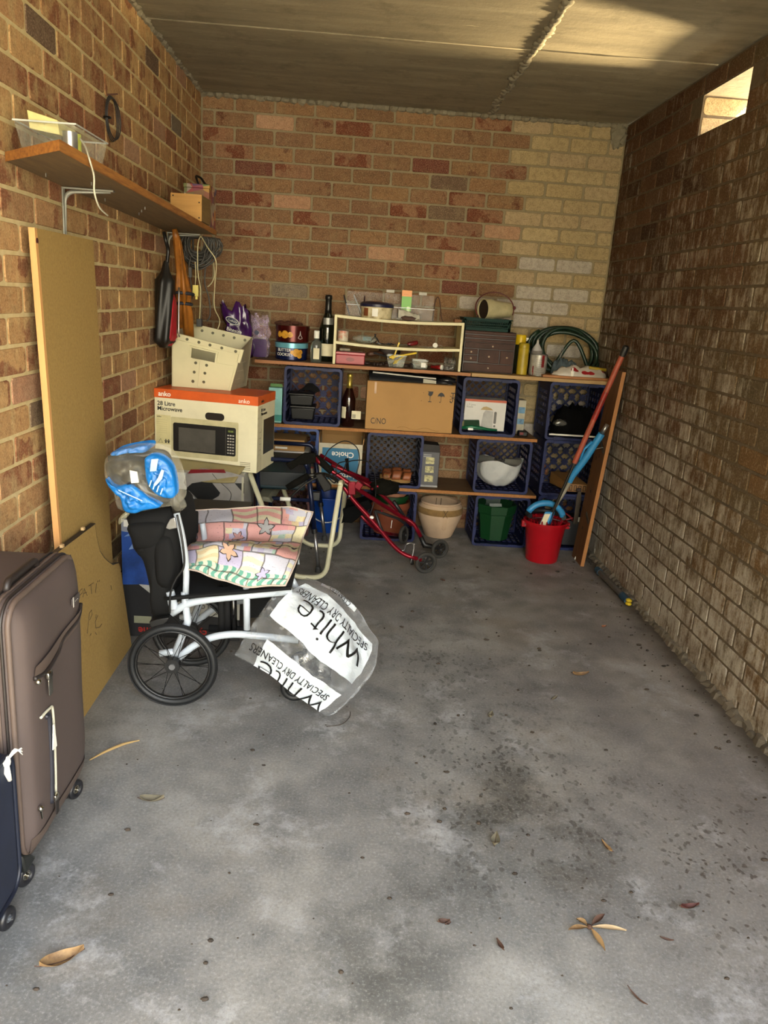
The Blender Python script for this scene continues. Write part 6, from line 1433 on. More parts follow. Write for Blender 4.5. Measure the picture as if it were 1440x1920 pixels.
# ---------------------------------------------------------------- vacuum carton behind the wheelchair
CX0, CX1, CYF, CZ1 = .062, .562, -1.985, .535
t = thing('vacuum_carton', 'upside-down carton with blue vacuum cleaner print behind the wheelchair', 'box', ((CX0 + CX1) / 2, -1.8, 0))
part('body', B().box(CX0, CYF, .001, CX1, -1.60, CZ1), M('carton_black', '16161a'), t, bevel=.003)
y_ = CYF
def pr_(name, poly, m, lay=1): return part(name, B().prism(poly, (0, y_ - .0004 * lay, 0), XA, ZA, (0, -.0004, 0)), M(*m) if isinstance(m, tuple) else m, t)
pr_('printed_white', [(CX0, .30), (CX0, .53), (CX1, .53), (CX1, .10), (CX0 + .30, .12), (CX0 + .16, .17)], ('print_white', 'b4b4ae', .45))
pr_('printed_grey', [(CX0, .48), (CX0 + .12, .48), (CX0 + .12, CZ1 - .002), (CX0, CZ1 - .002)], ('print_bluegrey', '8c90a0', .45), 2)
pr_('printed_blue', [(CX0, .24), (CX0, .48), (CX0 + .05, .475), (CX0 + .15, .42), (CX0 + .17, .24), (CX0 + .08, .245)], ('print_royal', '2a4c94', .35, 0, .35, 6), 3)
for (a, b_, c, d) in ((.01, .455, .05, .475), (.03, .40, .08, .44), (.10, .38, .13, .42)): pr_('printed_sheen', [(CX0 + a, b_), (CX0 + c, b_ + .01), (CX0 + c + .01, d), (CX0 + a + .02, d - .005)], ('print_sky', '7c98c8', .35), 4)
part('printed_red_dome', B().ball((CX0 + .135, y_ - .001, .385), (.042, .003, .038), 18, 8), M('print_red', '6c1018', .3), t, smooth=True)
pr_('printed_star', [(CX0 + .115, .375), (CX0 + .130, .392), (CX0 + .128, .410), (CX0 + .142, .398), (CX0 + .158, .405), (CX0 + .145, .388), (CX0 + .148, .372), (CX0 + .133, .383)], wht, 10)
for s, sz, x, z in (('with sp.', .030, .50, .245), ('track', .030, .545, .205), ('Top', .042, .42, .165)): text('lettering', s, sz, (x + .02, y_ - .0012, z), (-1, 0, 0), (0, 0, -1), bk if s != 'Top' else M('print_grey2', '6c6c6c', .5), t, bold=.0006)
pr_('printed_flower', [(.495 + (.018 + .007 * math.cos(5 * a)) * math.cos(a), .275 + (.018 + .007 * math.cos(5 * a)) * math.sin(a)) for a in [2 * PI * k / 40 for k in range(40)]], bk, 3)
pr_('printed_label', [(CX0 + .045, .065), (CX0 + .12, .065), (CX0 + .12, .098), (CX0 + .045, .098)], ('label_grey2', '8c8c74', .5), 2)
for x in (CX0 + .20, CX0 + .36): text('lettering', 'cyclone', .045, (x, y_ - .0012, .045), (-1, 0, 0), (0, 0, -1), M('print_redword', 'a02018', .5), t, bold=.001)
pr_('printed_frame', [(CX0 + .01, .50), (CX0 + .05, .50), (CX0 + .05, .53), (CX0 + .01, .53)], wht, 4)

# ---------------------------------------------------------------- navy walking frame (shower chair)
nav = M('tube_navy', '141c38', .3, metal=.3, var=.05); vin = M('vinyl_dark', '0e1416', .45, coat=.2); teal2 = M('vinyl_teal', '14282e', .4)
LY0, LY1 = -1.00, -.43
t = thing('walking_frame', 'navy tube seat frame with dark padded seat and silver legs', 'frame', (.7, -.7, 0))
p1 = at(597, 1070, Z=0); p2 = at(609, 1008, Z=0)
for i, (px, py, y, zt_, xt_) in enumerate(((597, 1073, -1.04, .70, 0), (609, 1010, -.45, .70, 0))):
    foot = at(px, py, Y=y); foot.z = 0; top = at(578 if i == 0 else 590, 880 if i == 0 else 845, Y=y)
    up2 = at(568 if i == 0 else 588, 866 if i == 0 else 836, Y=y)
    mid = foot.lerp(top, .40)
    lg = part('leg', B().tube([mid, top], .0135, 12), nav, t, smooth=True); part('leg_extension', B().tube([foot + Vector((0, 0, .02)), mid], .0105, 10), steel, lg, smooth=True)
    part('collar', B().tube([mid - (top - mid) * .02, mid + (top - mid) * .05], .0165, 10), dg, lg, smooth='auto'); part('foot', B().cyl(foot, foot + Vector((-.002, 0, .03)), .019, .014, 12), M('rubber_grey', '3c3c3a', .8), lg, smooth='auto')
    hz = at(565 if i == 0 else 588, 866 if i == 0 else 836, Y=y).z
    x0_ = .50
    part('top_rail', B().tube(fillet([(x0_, y, hz + .006), (top.x - .025, y, hz + .006), tuple(top)], .045, 6), .0125, 12), nav, t, smooth=True)
    lz_ = at(560, 937, Y=y).z
    if i == 0:
        part('side_rail', B().tube([(x0_, y, lz_), (top.lerp(foot, .22).x, y, lz_)], .0105, 10), nav, t, smooth=True)
        part('sticker', B().tube([(at(525, 937, Y=y).x, y, lz_), (at(545, 937, Y=y).x, y, lz_)], .0112, 10), wht, t, smooth=True)
sz1, sz0 = at(520, 885, Y=-1.02).z, at(520, 918, Y=-1.02).z
part('seat_pad', B().box(.50, -1.02, sz0 - .0, at(572, 900, Y=-1.02).x, -.46, sz1), teal2, t, bevel=.012, seg=3)
part('pad_panel', B().box(.50, -1.0235, sz0 + .022, at(571, 900, Y=-1.02).x, -1.0195, sz1), vin, t, bevel=.003)
part('leg', B().tube([(.53, -1.04, .0), (.51, -1.04, sz0 + .10)], .0135, 10), nav, t, smooth=True); part('leg', B().tube([(.53, -.45, .0), (.51, -.45, sz0 + .10)], .0135, 10), nav, t, smooth=True)
part('hinge', B().cbox(at(592, 930, Y=-1.0), (.05, .03, .05)), dg, t, bevel=.006)
# ---------------------------------------------------------------- red rollator, folded and leaning
rr2 = M('tube_crimson', '7c0c20', .28, metal=.5, var=.06); grip = M('foam_grip', '12110e', .95, bump=.5, spec=.1); rub = M('tyre_grey', '2e2c28', .8, var=.1); hubm = M('hub_black', '121212', .45)
t = thing('rollator', 'folded crimson rollator with black grips leaning towards the crates', 'rollator', at(797, 1075, Z=0))
Q = lambda px, py, y: at(px, py, Y=y)
def wheel(parent, c, ax, R, wd_, ns, name='wheel', tyre=rub, hubmat=hubm, spoke='bar'):
    c, ax = Vector(c), Vector(ax).normalized(); a = ax.orthogonal().normalized(); b_ = ax.cross(a)
    w = part(name, B().ring(c, ax, R - wd_ / 2, wd_ / 2, 40, 10), tyre, parent, smooth=True)
    part('rim', B().ring(c, ax, R - wd_ * 1.05, wd_ * .22, 36, 6, 1.6), hubmat, w, smooth=True)
    part('hub', B().cyl(c - ax * wd_ * .55, c + ax * wd_ * .55, R * .17, n=16), hubmat, w, smooth='auto')
    for k in range(ns):
        d = a * math.cos(2 * PI * k / ns) + b_ * math.sin(2 * PI * k / ns)
        if spoke == 'bar': part('spoke', B().beam(c + d * R * .14, c + d * (R - wd_), R * .15, wd_ * .4, ax), hubmat, w)
        else:
            d2 = a * math.cos(2 * PI * k / ns + .5 * (-1) ** k) + b_ * math.sin(2 * PI * k / ns + .5 * (-1) ** k)
            part('spoke', B().tube([c + d * R * .12 + ax * wd_ * .4 * (-1) ** (k // 2), c + d2 * (R - wd_)], .0012, 5), M('spoke_dark', '2a2a2a', .35, metal=.7), w)
    part('axle_cap', B().cyl(c + ax * wd_ * .55, c + ax * wd_ * .75, R * .07, n=10), steel, w, smooth='auto')
    return w
cA = at(797, 1075, Z=0); cA = Vector((cA.x, cA.y, .064)); wheel(t, cA, (.25, -1, .0), .064, .022, 7)
cB = at(823, 1047, Z=0); cB = Vector((cB.x, cB.y, .060)); wheel(t, cB, (.45, -1, 0), .060, .022, 7)
cC = Q(757, 1003, -.60); wheel(t, cC, (.9, -.5, .1), .058, .022, 7)
YN = cA.y - .01; YB = cB.y
part('lower_tube', B().tube(fillet([Q(638, 903, YN), Q(660, 935, YN), Q(700, 978, YN), Q(738, 1024, YN), Q(757, 1040, YN), Q(790, 1050, YN)], .08, 5), .0125, 12), rr2, t, smooth=True)
part('upper_tube', B().tube(fillet([Q(585, 856, YN), Q(620, 882, YN), Q(672, 918, YN), Q(755, 970, YB), Q(775, 980, YB), Q(790, 1008, YB)], .07, 5), .0125, 12), rr2, t, smooth=True)
part('fork', B().tube([Q(789, 1006, YB), Q(796, 1022, YB), cB + Vector((-.01, -.016, .012))], [.014, .019, .012], 10), hubm, t, smooth=True); 
part('fork', B().tube([Q(770, 1043, YN), Q(772, 1050, YN), Q(773, 1058, YN)], .010, 8), hubm, t, smooth=True)
part('rear_tube', B().tube(fillet([Q(600, 853, -.72), Q(700, 915, -.70), Q(728, 938, -.68), Q(772, 985, -.66)], .06, 5), .0115, 12), rr2, t, smooth=True)
part('rear_tube', B().tube(fillet([Q(665, 955, -.80), Q(700, 990, -.78), Q(722, 1000, -.72), Q(745, 1003, -.62)], .05, 5), .0105, 12), rr2, t, smooth=True)
for a, b_ in (((622, 872, -.90), (690, 900, -.80)), ((640, 882, -.78), (700, 908, -.72))): part('seat_tube', B().tube([Q(*a), Q(*b_)], .0105, 10), rr2, t, smooth=True)
part('black_link', B().tube([Q(705, 958, YN + .03), Q(745, 972, YB), Q(760, 982, YB)], .008, 8), dg, t, smooth=True); part('black_link', B().tube([Q(703, 958, YN), Q(712, 985, YN), Q(722, 1008, YN)], .0095, 8), dg, t, smooth=True)
part('black_link', B().tube([Q(738, 940, -.7), Q(758, 968, -.68)], .0105, 8), dg, t, smooth=True)
for a, b_ in (((660, 903, YN - .016), (660, 928, YN - .016)), ((676, 905, YN - .016), (668, 917, YN - .016))): part('hinge_plate', B().beam(Q(*a), Q(*b_), .042, .010, (0, 1, 0)), rr2, t, bevel=.006)
for px, py in ((655, 930), (716, 958), (708, 912), (698, 917)): part('bolt', B().ball(Q(px, py, YN - .02), .007, 8, 6), rr2 if px > 690 else steel, t, smooth=True)
part('white_clip', B().ball(Q(697, 970, YN - .012), (.013, .01, .010), 8, 6), wht, t, smooth=True)
part('brake_spring', B().tube(cat_rom([Q(745, 1030, YN), Q(757, 1032, YN), Q(763, 1020, YN - .01), Q(776, 1022, YN), Q(770, 1056, YN - .01)], 5), .0035, 6), steel, t, smooth=True)
part('fabric_seat', B().grid(lambda u, v: Q(641 + 60 * u + 10 * v, 960 - 28 * u + 4 * math.sin(u * 3) - 24 * v * (1 - u * .4) + (28 * (1 - v) if False else 0), -.82 + .1 * v) - Vector((0, 0, .07 * (1 - v) * (1 - .7 * u))), 14, 8), M('nylon_black2', '0a0a0a', .9, spec=.1), t, smooth=True)
sp_ = [Q(642, 958, -.86), Q(690, 935, -.8), Q(698, 948, -.8), Q(660, 984, -.86), Q(645, 985, -.88)]
part('seat_flap', B().prism([(p.x, p.z) for p in sp_], (0, -.83, 0), XA, ZA, (0, .03, 0)), M('nylon_black2', ''), t, bevel=.006)
part('fabric_bundle', B().ball(Q(722, 914, -.74), (.085, .05, .045), 18, 10, .45, 3, 7), M('nylon_olive', '12110c', .95, spec=.1), t, smooth=True)
for a, b_, s in (((592, 857, YN + .02), (622, 884, YN - .02), .020), ((538, 915, -1.16), (578, 892, -1.12), .019)): part('foam_grip', B().tube([Q(*a), Q(a[0] * .7 + b_[0] * .3, a[1] * .7 + b_[1] * .3, a[2] * .7 + b_[2] * .3), Q(*b_)], [s * .85, s, s * .95], 12), grip, t, smooth=True)
part('handle_arm', B().tube(fillet([Q(578, 892, -1.12), Q(604, 888, -1.08), Q(622, 893, -1.0), Q(650, 915, YN)], .05, 4), .010, 10), M('tube_black', ''), t, smooth=True)
part('brake_lever', B().tube(cat_rom([Q(545, 932, -1.17), Q(556, 922, -1.17), Q(572, 908, -1.16), Q(596, 895, -1.14), Q(606, 900, -1.14)], 5), .0055, 8), M('lever_grey', '1c1b18', .5, spec=.25), t, smooth=True)
part('brake_housing', B().prism([(p.x, p.z) for p in (Q(590, 889, -1.13), Q(603, 886, -1.13), Q(622, 910, -1.13), Q(620, 918, -1.13), Q(607, 922, -1.13))], (0, -1.145, 0), XA, ZA, (0, .03, 0)), M('lever_grey', ''), t, bevel=.006)
part('brake_lever', B().prism([(p.x, p.z) for p in (Q(535, 870, -1.06), Q(552, 862, -1.06), Q(570, 850, -1.06), Q(592, 850, -1.06), Q(592, 868, -1.06), Q(572, 872, -1.06), Q(560, 872, -1.06), Q(545, 882, -1.06))], (0, -1.06, 0), XA, ZA, (0, .028, 0)), grip, t, bevel=.006)
part('brake_knob', B().tube([Q(650, 860, -.86), Q(651, 868, -.86), Q(652, 884, -.86)], [.011, .008, .009], 10), grip, t, smooth=True)
for pts_ in ([(607, 862, -.98), (618, 842, -.95), (645, 827, -.9), (668, 838, -.88), (674, 862, -.88), (668, 888, -.9)], [(600, 898, -1.08), (640, 885, -1.0), (650, 868, -.95), (668, 863, -.9), (690, 866, -.86), (702, 885, -.86), (704, 930, -.84), (690, 975, -.86)], [(610, 890, -1.1), (628, 905, -1.0), (632, 872, -.98), (648, 865, -.9)]):
    part('brake_cable', B().tube(cat_rom([Q(*p) for p in pts_], 7), .0032, 6), hubm, t, smooth=True)
part('cable_tie', B().tube([Q(735, 976, -.7), Q(733, 990, -.7)], .002, 5), wht, t); part('cable_tie', B().tube([Q(777, 1020, YN), Q(774, 1034, YN)], .002, 5), wht, t)

# ---------------------------------------------------------------- wheelchair
fw = M('frame_white', 'b4bcc4', .3, var=.04, coat=.4); blk2 = M('canvas_black', '0d0d0d', .85, var=.1, bump=.15, spec=.25); rub2 = M('tyre_black', '101214', .55, var=.05)
YNR, YFR = -2.55, -2.235; YS0, YS1 = -2.53, -2.18
t = thing('transport_wheelchair', 'white framed wheelchair with black seat and two spoked wheels', 'wheelchair', (.5, -2.39, 0))
for yw, lab in ((YNR, 0), (YFR, 1)):
    wx_ = at(322, 1243, Y=YNR).x + .004
    wheel(t, (wx_, yw, .160), (.02, -1, 0), .160, .026, 20, 'wheel', rub2, hubm, 'wire')
part('tyre_tread', B().ring((wx_, YNR, .160), (.02, -1, 0), .1585, .004, 80, 5, 3), M('tread_black', '0c0c0d', .8), t)
PN = lambda px, py, y=YS0 + .02: at(px, py, Y=y)
for yy_, s in ((YS0 + .02, 0), (YS1, 1)):
    o_ = lambda px, py: Vector((PN(px, py).x, yy_, PN(px, py).z))
    nm = 'side_frame'
    sf_ = part(nm, B().tube(fillet(([o_(331, 962), o_(342, 1005)] if not s else [o_(345, 1030)]) + [o_(350, 1060), o_(348, 1125)], .08, 6), .0115, 12), fw, t, smooth=True)
    part('rear_strut', B().tube([o_(345, 1110), o_(352, 1165), o_(326, 1232)], [.012, .014, .015], 10), fw, sf_, smooth=True)
    part('axle_bracket', B().tube([o_(300, 1225), o_(322, 1222), o_(334, 1226)], .013, 10), fw, sf_, smooth=True)
    part('arm_strut', B().tube(fillet([o_(322, 1150), o_(352, 1130), o_(400, 1122), o_(548, 1108)], .05, 6), .0145, 12), fw, sf_, smooth=True)
    part('lower_rail', B().tube(fillet([o_(332, 1236), o_(365, 1208), o_(400, 1193), o_(440, 1188), o_(560, 1200)], .1, 6), .0135, 12), fw, sf_, smooth=True)
    part('front_leg', B().tube([o_(462, 1085), o_(463, 1180)], .0125, 12), fw, sf_, smooth=True)
    part('clamp', B().tube([o_(318, 1108), o_(326, 1140)], .017, 10), fw, sf_, smooth='auto')
for px, m_ in ((425, blk2), (437, M('tube_gloss', '0a0a0a', .2)), (414, blk2)):
    part('cross_post', B().tube([PN(px, 1100, -2.44), PN(px + 2, 1190, -2.44)], .0125, 12), m_, t, smooth=True)
part('cross_rail', B().tube([PN(392, 1178, -2.42), PN(480, 1182, -2.42)], .014, 10), blk2, t, smooth=True)
part('calf_pad', B().prism([(p.x, p.z) for p in (PN(456, 1092, -2.4), PN(540, 1085, -2.4), PN(545, 1130, -2.4), PN(500, 1165, -2.4), PN(456, 1168, -2.4))], (0, -2.36, 0), XA, ZA, (0, .02, 0)), blk2, t, bevel=.004)
# seat sling
r0_, r1_ = PN(312, 1092), PN(548, 1082)
def fn(u, v):
    a = Vector((.375, 0, PN(330, 1119).z)); b_ = Vector((r1_.x, 0, PN(548, 1098).z))
    p = a.lerp(b_, u); return Vector((p.x, YS0 - .008 + (YS1 - YS0 + .016) * v, p.z - .022 * math.sin(PI * v) * math.sin(PI * min(1, u + .2)) + .006))
seat_ = part('seat', B().grid(fn, 14, 10), M('seat_black', '141414', .8, bump=.1), t, smooth=True); md = seat_.modifiers.new('thick', 'SOLIDIFY'); md.thickness = .008
part('seat_edge', B().tube([fn(k / 12, 0) + Vector((0, -.002, -.004)) for k in range(13)], .007, 8), blk2, t, smooth=True)
def lump(outline, Y, bulge, back, rings=5, amp=.006, seed=0, dens=3, fr=14):
    O2 = cat_rom([at(px, py, Y=Y) for px, py in outline], dens, True); n = len(O2); c = sum(O2, Vector()) / n; b = B(); vs = [c + Vector((0, -bulge, 0))]; fs = []
    for r in range(1, rings + 1):
        k = r / rings
        for p in O2:
            q = c.lerp(p, k); dn = (noise.noise(q * fr + Vector((seed, 0, 0))) if fr < 20 else .7 - abs(noise.noise(q * fr + Vector((seed, 0, 0)))) * 1.6 - .5 * abs(noise.noise(q * fr * 2.1))) * amp * 2
            vs.append(q + Vector((dn * .5 * (1 - k), -bulge * math.sqrt(max(0, 1 - k * k)) + dn * (1.2 - k), dn * .5 * (1 - k))))
    for i in range(n): fs.append((0, 1 + i, 1 + (i + 1) % n))
    for r in range(rings - 1):
        for i in range(n): fs.append((1 + r * n + i, 1 + (r + 1) * n + i, 1 + (r + 1) * n + (i + 1) % n, 1 + r * n + (i + 1) % n))
    m0 = len(vs); L0 = 1 + (rings - 1) * n
    vs += [p + Vector((0, back, 0)) for p in O2]
    fs += [(L0 + i, m0 + i, m0 + (i + 1) % n, L0 + (i + 1) % n) for i in range(n)] + [tuple(range(m0, m0 + n))]
    return b.add(vs, fs)
part('back_pouch', lump([(238, 966), (262, 957), (298, 953), (324, 960), (333, 985), (338, 1030), (334, 1075), (322, 1105), (321, 1150), (300, 1157), (284, 1150), (281, 1105), (268, 1050), (250, 1028), (243, 990)], -2.50, .035, .29, 6, .006, 1), blk2, t, smooth=True)
part('pouch_fold', lump([(240, 985), (285, 980), (310, 985), (302, 1018), (285, 1030), (254, 1028), (246, 1010)], -2.53, .016, .02, 4, .004, 2), blk2, t, smooth=True)
part('pouch_fold', lump([(254, 1034), (278, 1012), (292, 1030), (282, 1042), (270, 1036)], -2.525, .010, .03, 3, .003, 3), blk2, t, smooth=True)
part('pouch_fold', lump([(291, 1015), (318, 1010), (328, 1060), (318, 1100), (296, 1095), (290, 1055)], -2.535, .014, .02, 4, .004, 4), blk2, t, smooth=True)
part('brake_cable', B().tube(cat_rom([PN(332, 965, -2.56), PN(342, 1015, -2.57), PN(345, 1060, -2.57), PN(330, 1085, -2.57), PN(320, 1110, -2.57), PN(318, 1150, -2.56)], 6), .004, 6), hubm, t, smooth=True)
part('hinge_plate', B().prism([(p.x, p.z) for p in (PN(323, 968), PN(332, 965), PN(336, 985), PN(322, 988), PN(315, 985), PN(317, 979))], (0, -2.545, 0), XA, ZA, (0, .01, 0)), steel, t, bevel=.002)
part('mudguard_bracket', B().prism([(p.x, p.z) for p in (PN(285, 1158), PN(300, 1153), PN(322, 1150), PN(318, 1158), PN(305, 1166), PN(288, 1168))], (0, -2.55, 0), XA, ZA, (0, .03, 0)), hubm, t, bevel=.002)
part('push_handle', B().tube(fillet([PN(205, 862, -2.5), PN(258, 856, -2.5), PN(300, 850, -2.48), PN(322, 900, -2.47), PN(331, 962, YS0 + .02)], .06, 5), [.0165] * 9 + [.0115] * 13 if False else .0145, 12), M('handle_black', '181612', .45), t, smooth=True)
hb2 = part('push_handle', B().tube(fillet([PN(230, 848, -2.22), PN(275, 846, -2.22), PN(312, 850, -2.2), PN(318, 870, -2.19)], .06, 5), .0145, 12), M('handle_black', ''), t, smooth=True)
part('arm_pad', B().hexa([PN(345, 958, -2.2), PN(372, 958, -2.2), PN(372, 1000, -2.2), PN(348, 1000, -2.2)] + [PN(a, b_, -2.12) for a, b_ in ((345, 958), (372, 958), (372, 1000), (348, 1000))]), blk2, t, bevel=.006)
for yy_ in (-2.50, -2.30):
    fc = at(546, 1302, Z=0); fc = Vector((.845 if yy_ < -2.4 else .86, yy_ + .02, .055))
    wheel(t, fc, (.1, -1, 0), .055, .024, 5, 'caster_wheel', rub2, hubm); part('caster_fork', B().tube([fc + Vector((0, -.018, 0)), fc + Vector((.01, -.01, .08)), fc + Vector((.0, 0, .13))], .009, 8), fw, t, smooth=True)
part('footrest', B().hexa([(.86, -2.50, .12), (.98, -2.50, .10), (.98, -2.22, .10), (.86, -2.22, .12), (.86, -2.50, .13), (.98, -2.50, .11), (.98, -2.22, .11), (.86, -2.22, .13)]), blk2, t, bevel=.003)
part('footrest_tube', B().tube(fillet([PN(545, 1082, -2.40), PN(560, 1110, -2.4), (.90, -2.40, .14)], .08, 5), .012, 10), fw, t, smooth=True)
# plastic wrapping on the push handle
bluef = M('wrap_blue', '1470bc', .4, var=.15, scale=10, bump=1, coat=.1)
t = thing('handle_wrapping', 'blue printed and clear plastic wrapped round the wheelchair handle', 'wrapping', PN(270, 950, -2.5))
part('clear_film', lump([(197, 862), (215, 848), (250, 838), (285, 838), (315, 850), (335, 880), (343, 925), (335, 945), (300, 952), (255, 960), (225, 955), (212, 925), (198, 900)], -2.56, .05, .06, 22, .016, 5, 6, 30), film('wrap_clear', 'd8d4c0', .13, .06), t, smooth=True)
part('dark_lining', lump([(200, 868), (225, 860), (270, 862), (290, 890), (310, 925), (320, 940), (295, 945), (262, 925), (235, 910), (205, 900)], -2.545, .03, .10, 7, .018, 6), M('lining_dark', '1c1a16', .35, coat=.3), t, smooth=True)
part('blue_sheet', lump([(198, 898), (215, 912), (245, 908), (275, 930), (300, 950), (270, 957), (250, 963), (232, 957), (226, 935), (205, 915)], -2.595, .022, .08, 16, .010, 7, 6, 38), bluef, t, smooth=True)
part('blue_sheet', lump([(273, 858), (295, 855), (318, 872), (327, 900), (328, 930), (310, 934), (290, 925), (276, 905), (272, 880)], -2.605, .018, .05, 16, .008, 8, 6, 38), bluef, t, smooth=True)
part('blue_sheet', lump([(210, 848), (235, 840), (275, 835), (272, 848), (240, 850), (212, 855)], -2.53, .02, .10, 10, .010, 9, 6, 38), bluef, t, smooth=True)
def film_print(poly, y, name='printed_mark'): part(name, B().prism([(p.x, p.z) for p in (at(a, b_, Y=y) for a, b_ in poly)], (0, y, 0), XA, ZA, (0, -.001, 0)), M('print_milk', 'a8c4d4', .4), t)
film_print([(303, 880), (308, 882), (304, 898), (295, 908), (290, 912), (288, 908), (296, 896)], -2.640); film_print([(284, 861), (297, 860), (293, 883), (281, 884)], -2.638)
for k in range(4): film_print([(283 + 7 * k, 900 + 5 * k), (285 + 7 * k, 901 + 5 * k), (281 + 7 * k, 913 + 5 * k), (279 + 7 * k, 912 + 5 * k)], -2.638)
for k in range(5): film_print([(222 + 9 * k, 918 + 4 * k), (231 + 9 * k, 922 + 4 * k), (231 + 9 * k, 924 + 4 * k), (222 + 9 * k, 920 + 4 * k)], -2.630)
part('white_label', B().prism([(p.x, p.z) for p in (at(a, b_, Y=-2.60) for a, b_ in ((243, 882), (257, 885), (260, 905), (246, 906)))], (0, -2.600, 0), XA, ZA, (0, .004, 0)), wht, t)
part('tail', lump([(222, 972), (236, 960), (240, 966), (230, 978), (223, 984)], -2.56, .008, .02, 3, .005, 3), film('tail_film', 'b8b498', .5), t, smooth=True)
part('knot', lump([(318, 935), (328, 930), (340, 940), (345, 955), (330, 958), (320, 948)], -2.57, .014, .04, 3, .008, 3), film('wrap_clear', ''), t, smooth=True)

# ---------------------------------------------------------------- patterned cushion
t = NT('cushion_print'); uv = t.n('TexCoord').outputs['UV']; nz = t.n('TexNoise'); nz.inputs['Scale'].default_value = 5; t.l(uv, nz.inputs['Vector'])
wob = t.n('Mix', data_type='RGBA', blend_type='ADD'); wob.inputs[0].default_value = .055; t.l(uv, wob.inputs[6]); t.l(nz.outputs['Color'], wob.inputs[7])
sp = t.n('SeparateXYZ'); t.l(wob.outputs[2], sp.inputs[0]); u, v = sp.outputs[0], sp.outputs[1]
def cells(nu, nv, shift=.5):
    vv = t.math('MULTIPLY', v, nv); r = t.math('FLOOR', vv); uu = t.math('ADD', t.math('MULTIPLY', u, nu), t.math('MULTIPLY', r, shift)); c_ = t.math('FLOOR', uu)
    cv = t.n('CombineXYZ'); t.l(c_, cv.inputs[0]); t.l(r, cv.inputs[1]); wn = t.n('TexWhiteNoise', noise_dimensions='2D'); t.l(cv.outputs[0], wn.inputs['Vector'])
    eu = t.math('ABSOLUTE', t.math('SUBTRACT', t.math('FRACT', uu), .5)); ev = t.math('ABSOLUTE', t.math('SUBTRACT', t.math('FRACT', vv), .5))
    ln = t.math('GREATER_THAN', t.math('MAXIMUM', t.math('MULTIPLY', eu, 1.0), ev), .47)
    return wn.outputs['Value'], ln
w1, l1 = cells(5.2, 4.3, .37); w2, l2 = cells(17, 17, .5)
pal = (0, 'c88e90'), (.16, 'a4bcac'), (.30, 'd0c8a4'), (.42, 'aca6c0'), (.54, 'd09c96'), (.68, 'c8b490'), (.80, 'b8b8c4'), (1, 'd0a4a0')
def stepramp(fac, stops):
    o = t.n('ValToRGB'); o.color_ramp.interpolation = 'CONSTANT'; cr = o.color_ramp
    cr.elements[0].color = (*lin(stops[0][1]), 1); cr.elements[1].position = .999; cr.elements[1].color = (*lin(stops[-1][1]), 1)
    for p, c_ in stops[1:-1]:
        x = cr.elements.new(p); x.color = (*lin(c_), 1)
    t.l(fac, o.inputs[0]); return o.outputs[0]
base = stepramp(w1, pal); small = stepramp(w2, pal); 
stripe = t.math('SINE', t.math('ADD', t.math('MULTIPLY', v, 75), t.math('MULTIPLY', t.math('SINE', t.math('MULTIPLY', u, 22)), 1.2)))
striped = t.mix(t.math('GREATER_THAN', stripe, 0), base, 'c8c4a8')
base = t.mix(t.math('GREATER_THAN', t.math('FRACT', t.math('MULTIPLY', w1, 7.3)), .62), base, striped)
base = t.mix(t.math('GREATER_THAN', t.math('FRACT', t.math('MULTIPLY', w1, 5.1)), .72), base, small)
wave = t.math('SINE', t.math('ADD', t.math('MULTIPLY', u, 85), t.math('MULTIPLY', t.math('SINE', t.math('MULTIPLY', v, 40)), 1.5)))
tealw = t.mix(t.math('GREATER_THAN', wave, 0), '5c9484', 'c0c4b0')
base = t.mix(t.math('GREATER_THAN', v, .875), base, tealw)
zig = t.math('ADD', v, t.math('MULTIPLY', t.math('SINE', t.math('MULTIPLY', u, 38)), .018))
inz = t.math('MULTIPLY', t.math('GREATER_THAN', zig, .50), t.math('LESS_THAN', zig, .58))
base = t.mix(inz, base, 'c4bc98'); z2 = t.math('LESS_THAN', t.math('ABSOLUTE', t.math('SUBTRACT', zig, .545)), .008); base = t.mix(z2, base, '3c3434')
base = t.mix(t.math('MULTIPLY', l1, .75), base, '3c3434')
spk = t.noise(60, uv, 2); base = t.mix(t.math('MULTIPLY', t.math('GREATER_THAN', spk, .66), .5), base, '4c4444')
t.l(base, t.b.inputs['Base Color']); t.b.inputs['Roughness'].default_value = .9; MATS['cushion_print'] = t.m
PC = [[(360, 957, -1.99), (430, 952, -1.99), (510, 950, -1.99), (587, 958, -2.02)],
      [(353, 985, -2.08), (430, 978, -2.14), (510, 980, -2.14), (577, 985, -2.07)],
      [(352, 1012, -2.16), (430, 1012, -2.22), (505, 1012, -2.24), (566, 1015, -2.14)],
      [(346, 1028, -2.36), (410, 1016, -2.44), (490, 1026, -2.46), (560, 1040, -2.42)],
      [(345, 1048, -2.45), (410, 1050, -2.52), (480, 1065, -2.55), (548, 1070, -2.53)],
      [(349, 1064, -2.50), (400, 1084, -2.555), (465, 1098, -2.575), (535, 1096, -2.57)]]
SP = net([[at(a, b_, Y=y) for a, b_, y in r] for r in PC])
def fn(u, v): p = SP(u, v); return p + Vector((0, noise.noise(p * 9) * .016 + noise.noise(p * 24) * .006, noise.noise(p * 11 + Vector((3, 0, 0))) * .010))
t = thing('cushion', 'slumped pastel patchwork cushion with starfish print on wheelchair seat', 'cushion', SP(.5, .8))
part('cover', B().grid(fn, 44, 40), MATS['cushion_print'], t, smooth=True)
b = B().grid(lambda u, v: fn(u, v) + Vector((0, .10 * (math.sin(PI * u) * math.sin(PI * v)) ** .4, -.05 * (math.sin(PI * u) * math.sin(PI * v)) ** .5)), 20, 18); b.uv = None
part('underside', b, M('cushion_plain', '9c8c84', .9), t, smooth=True)
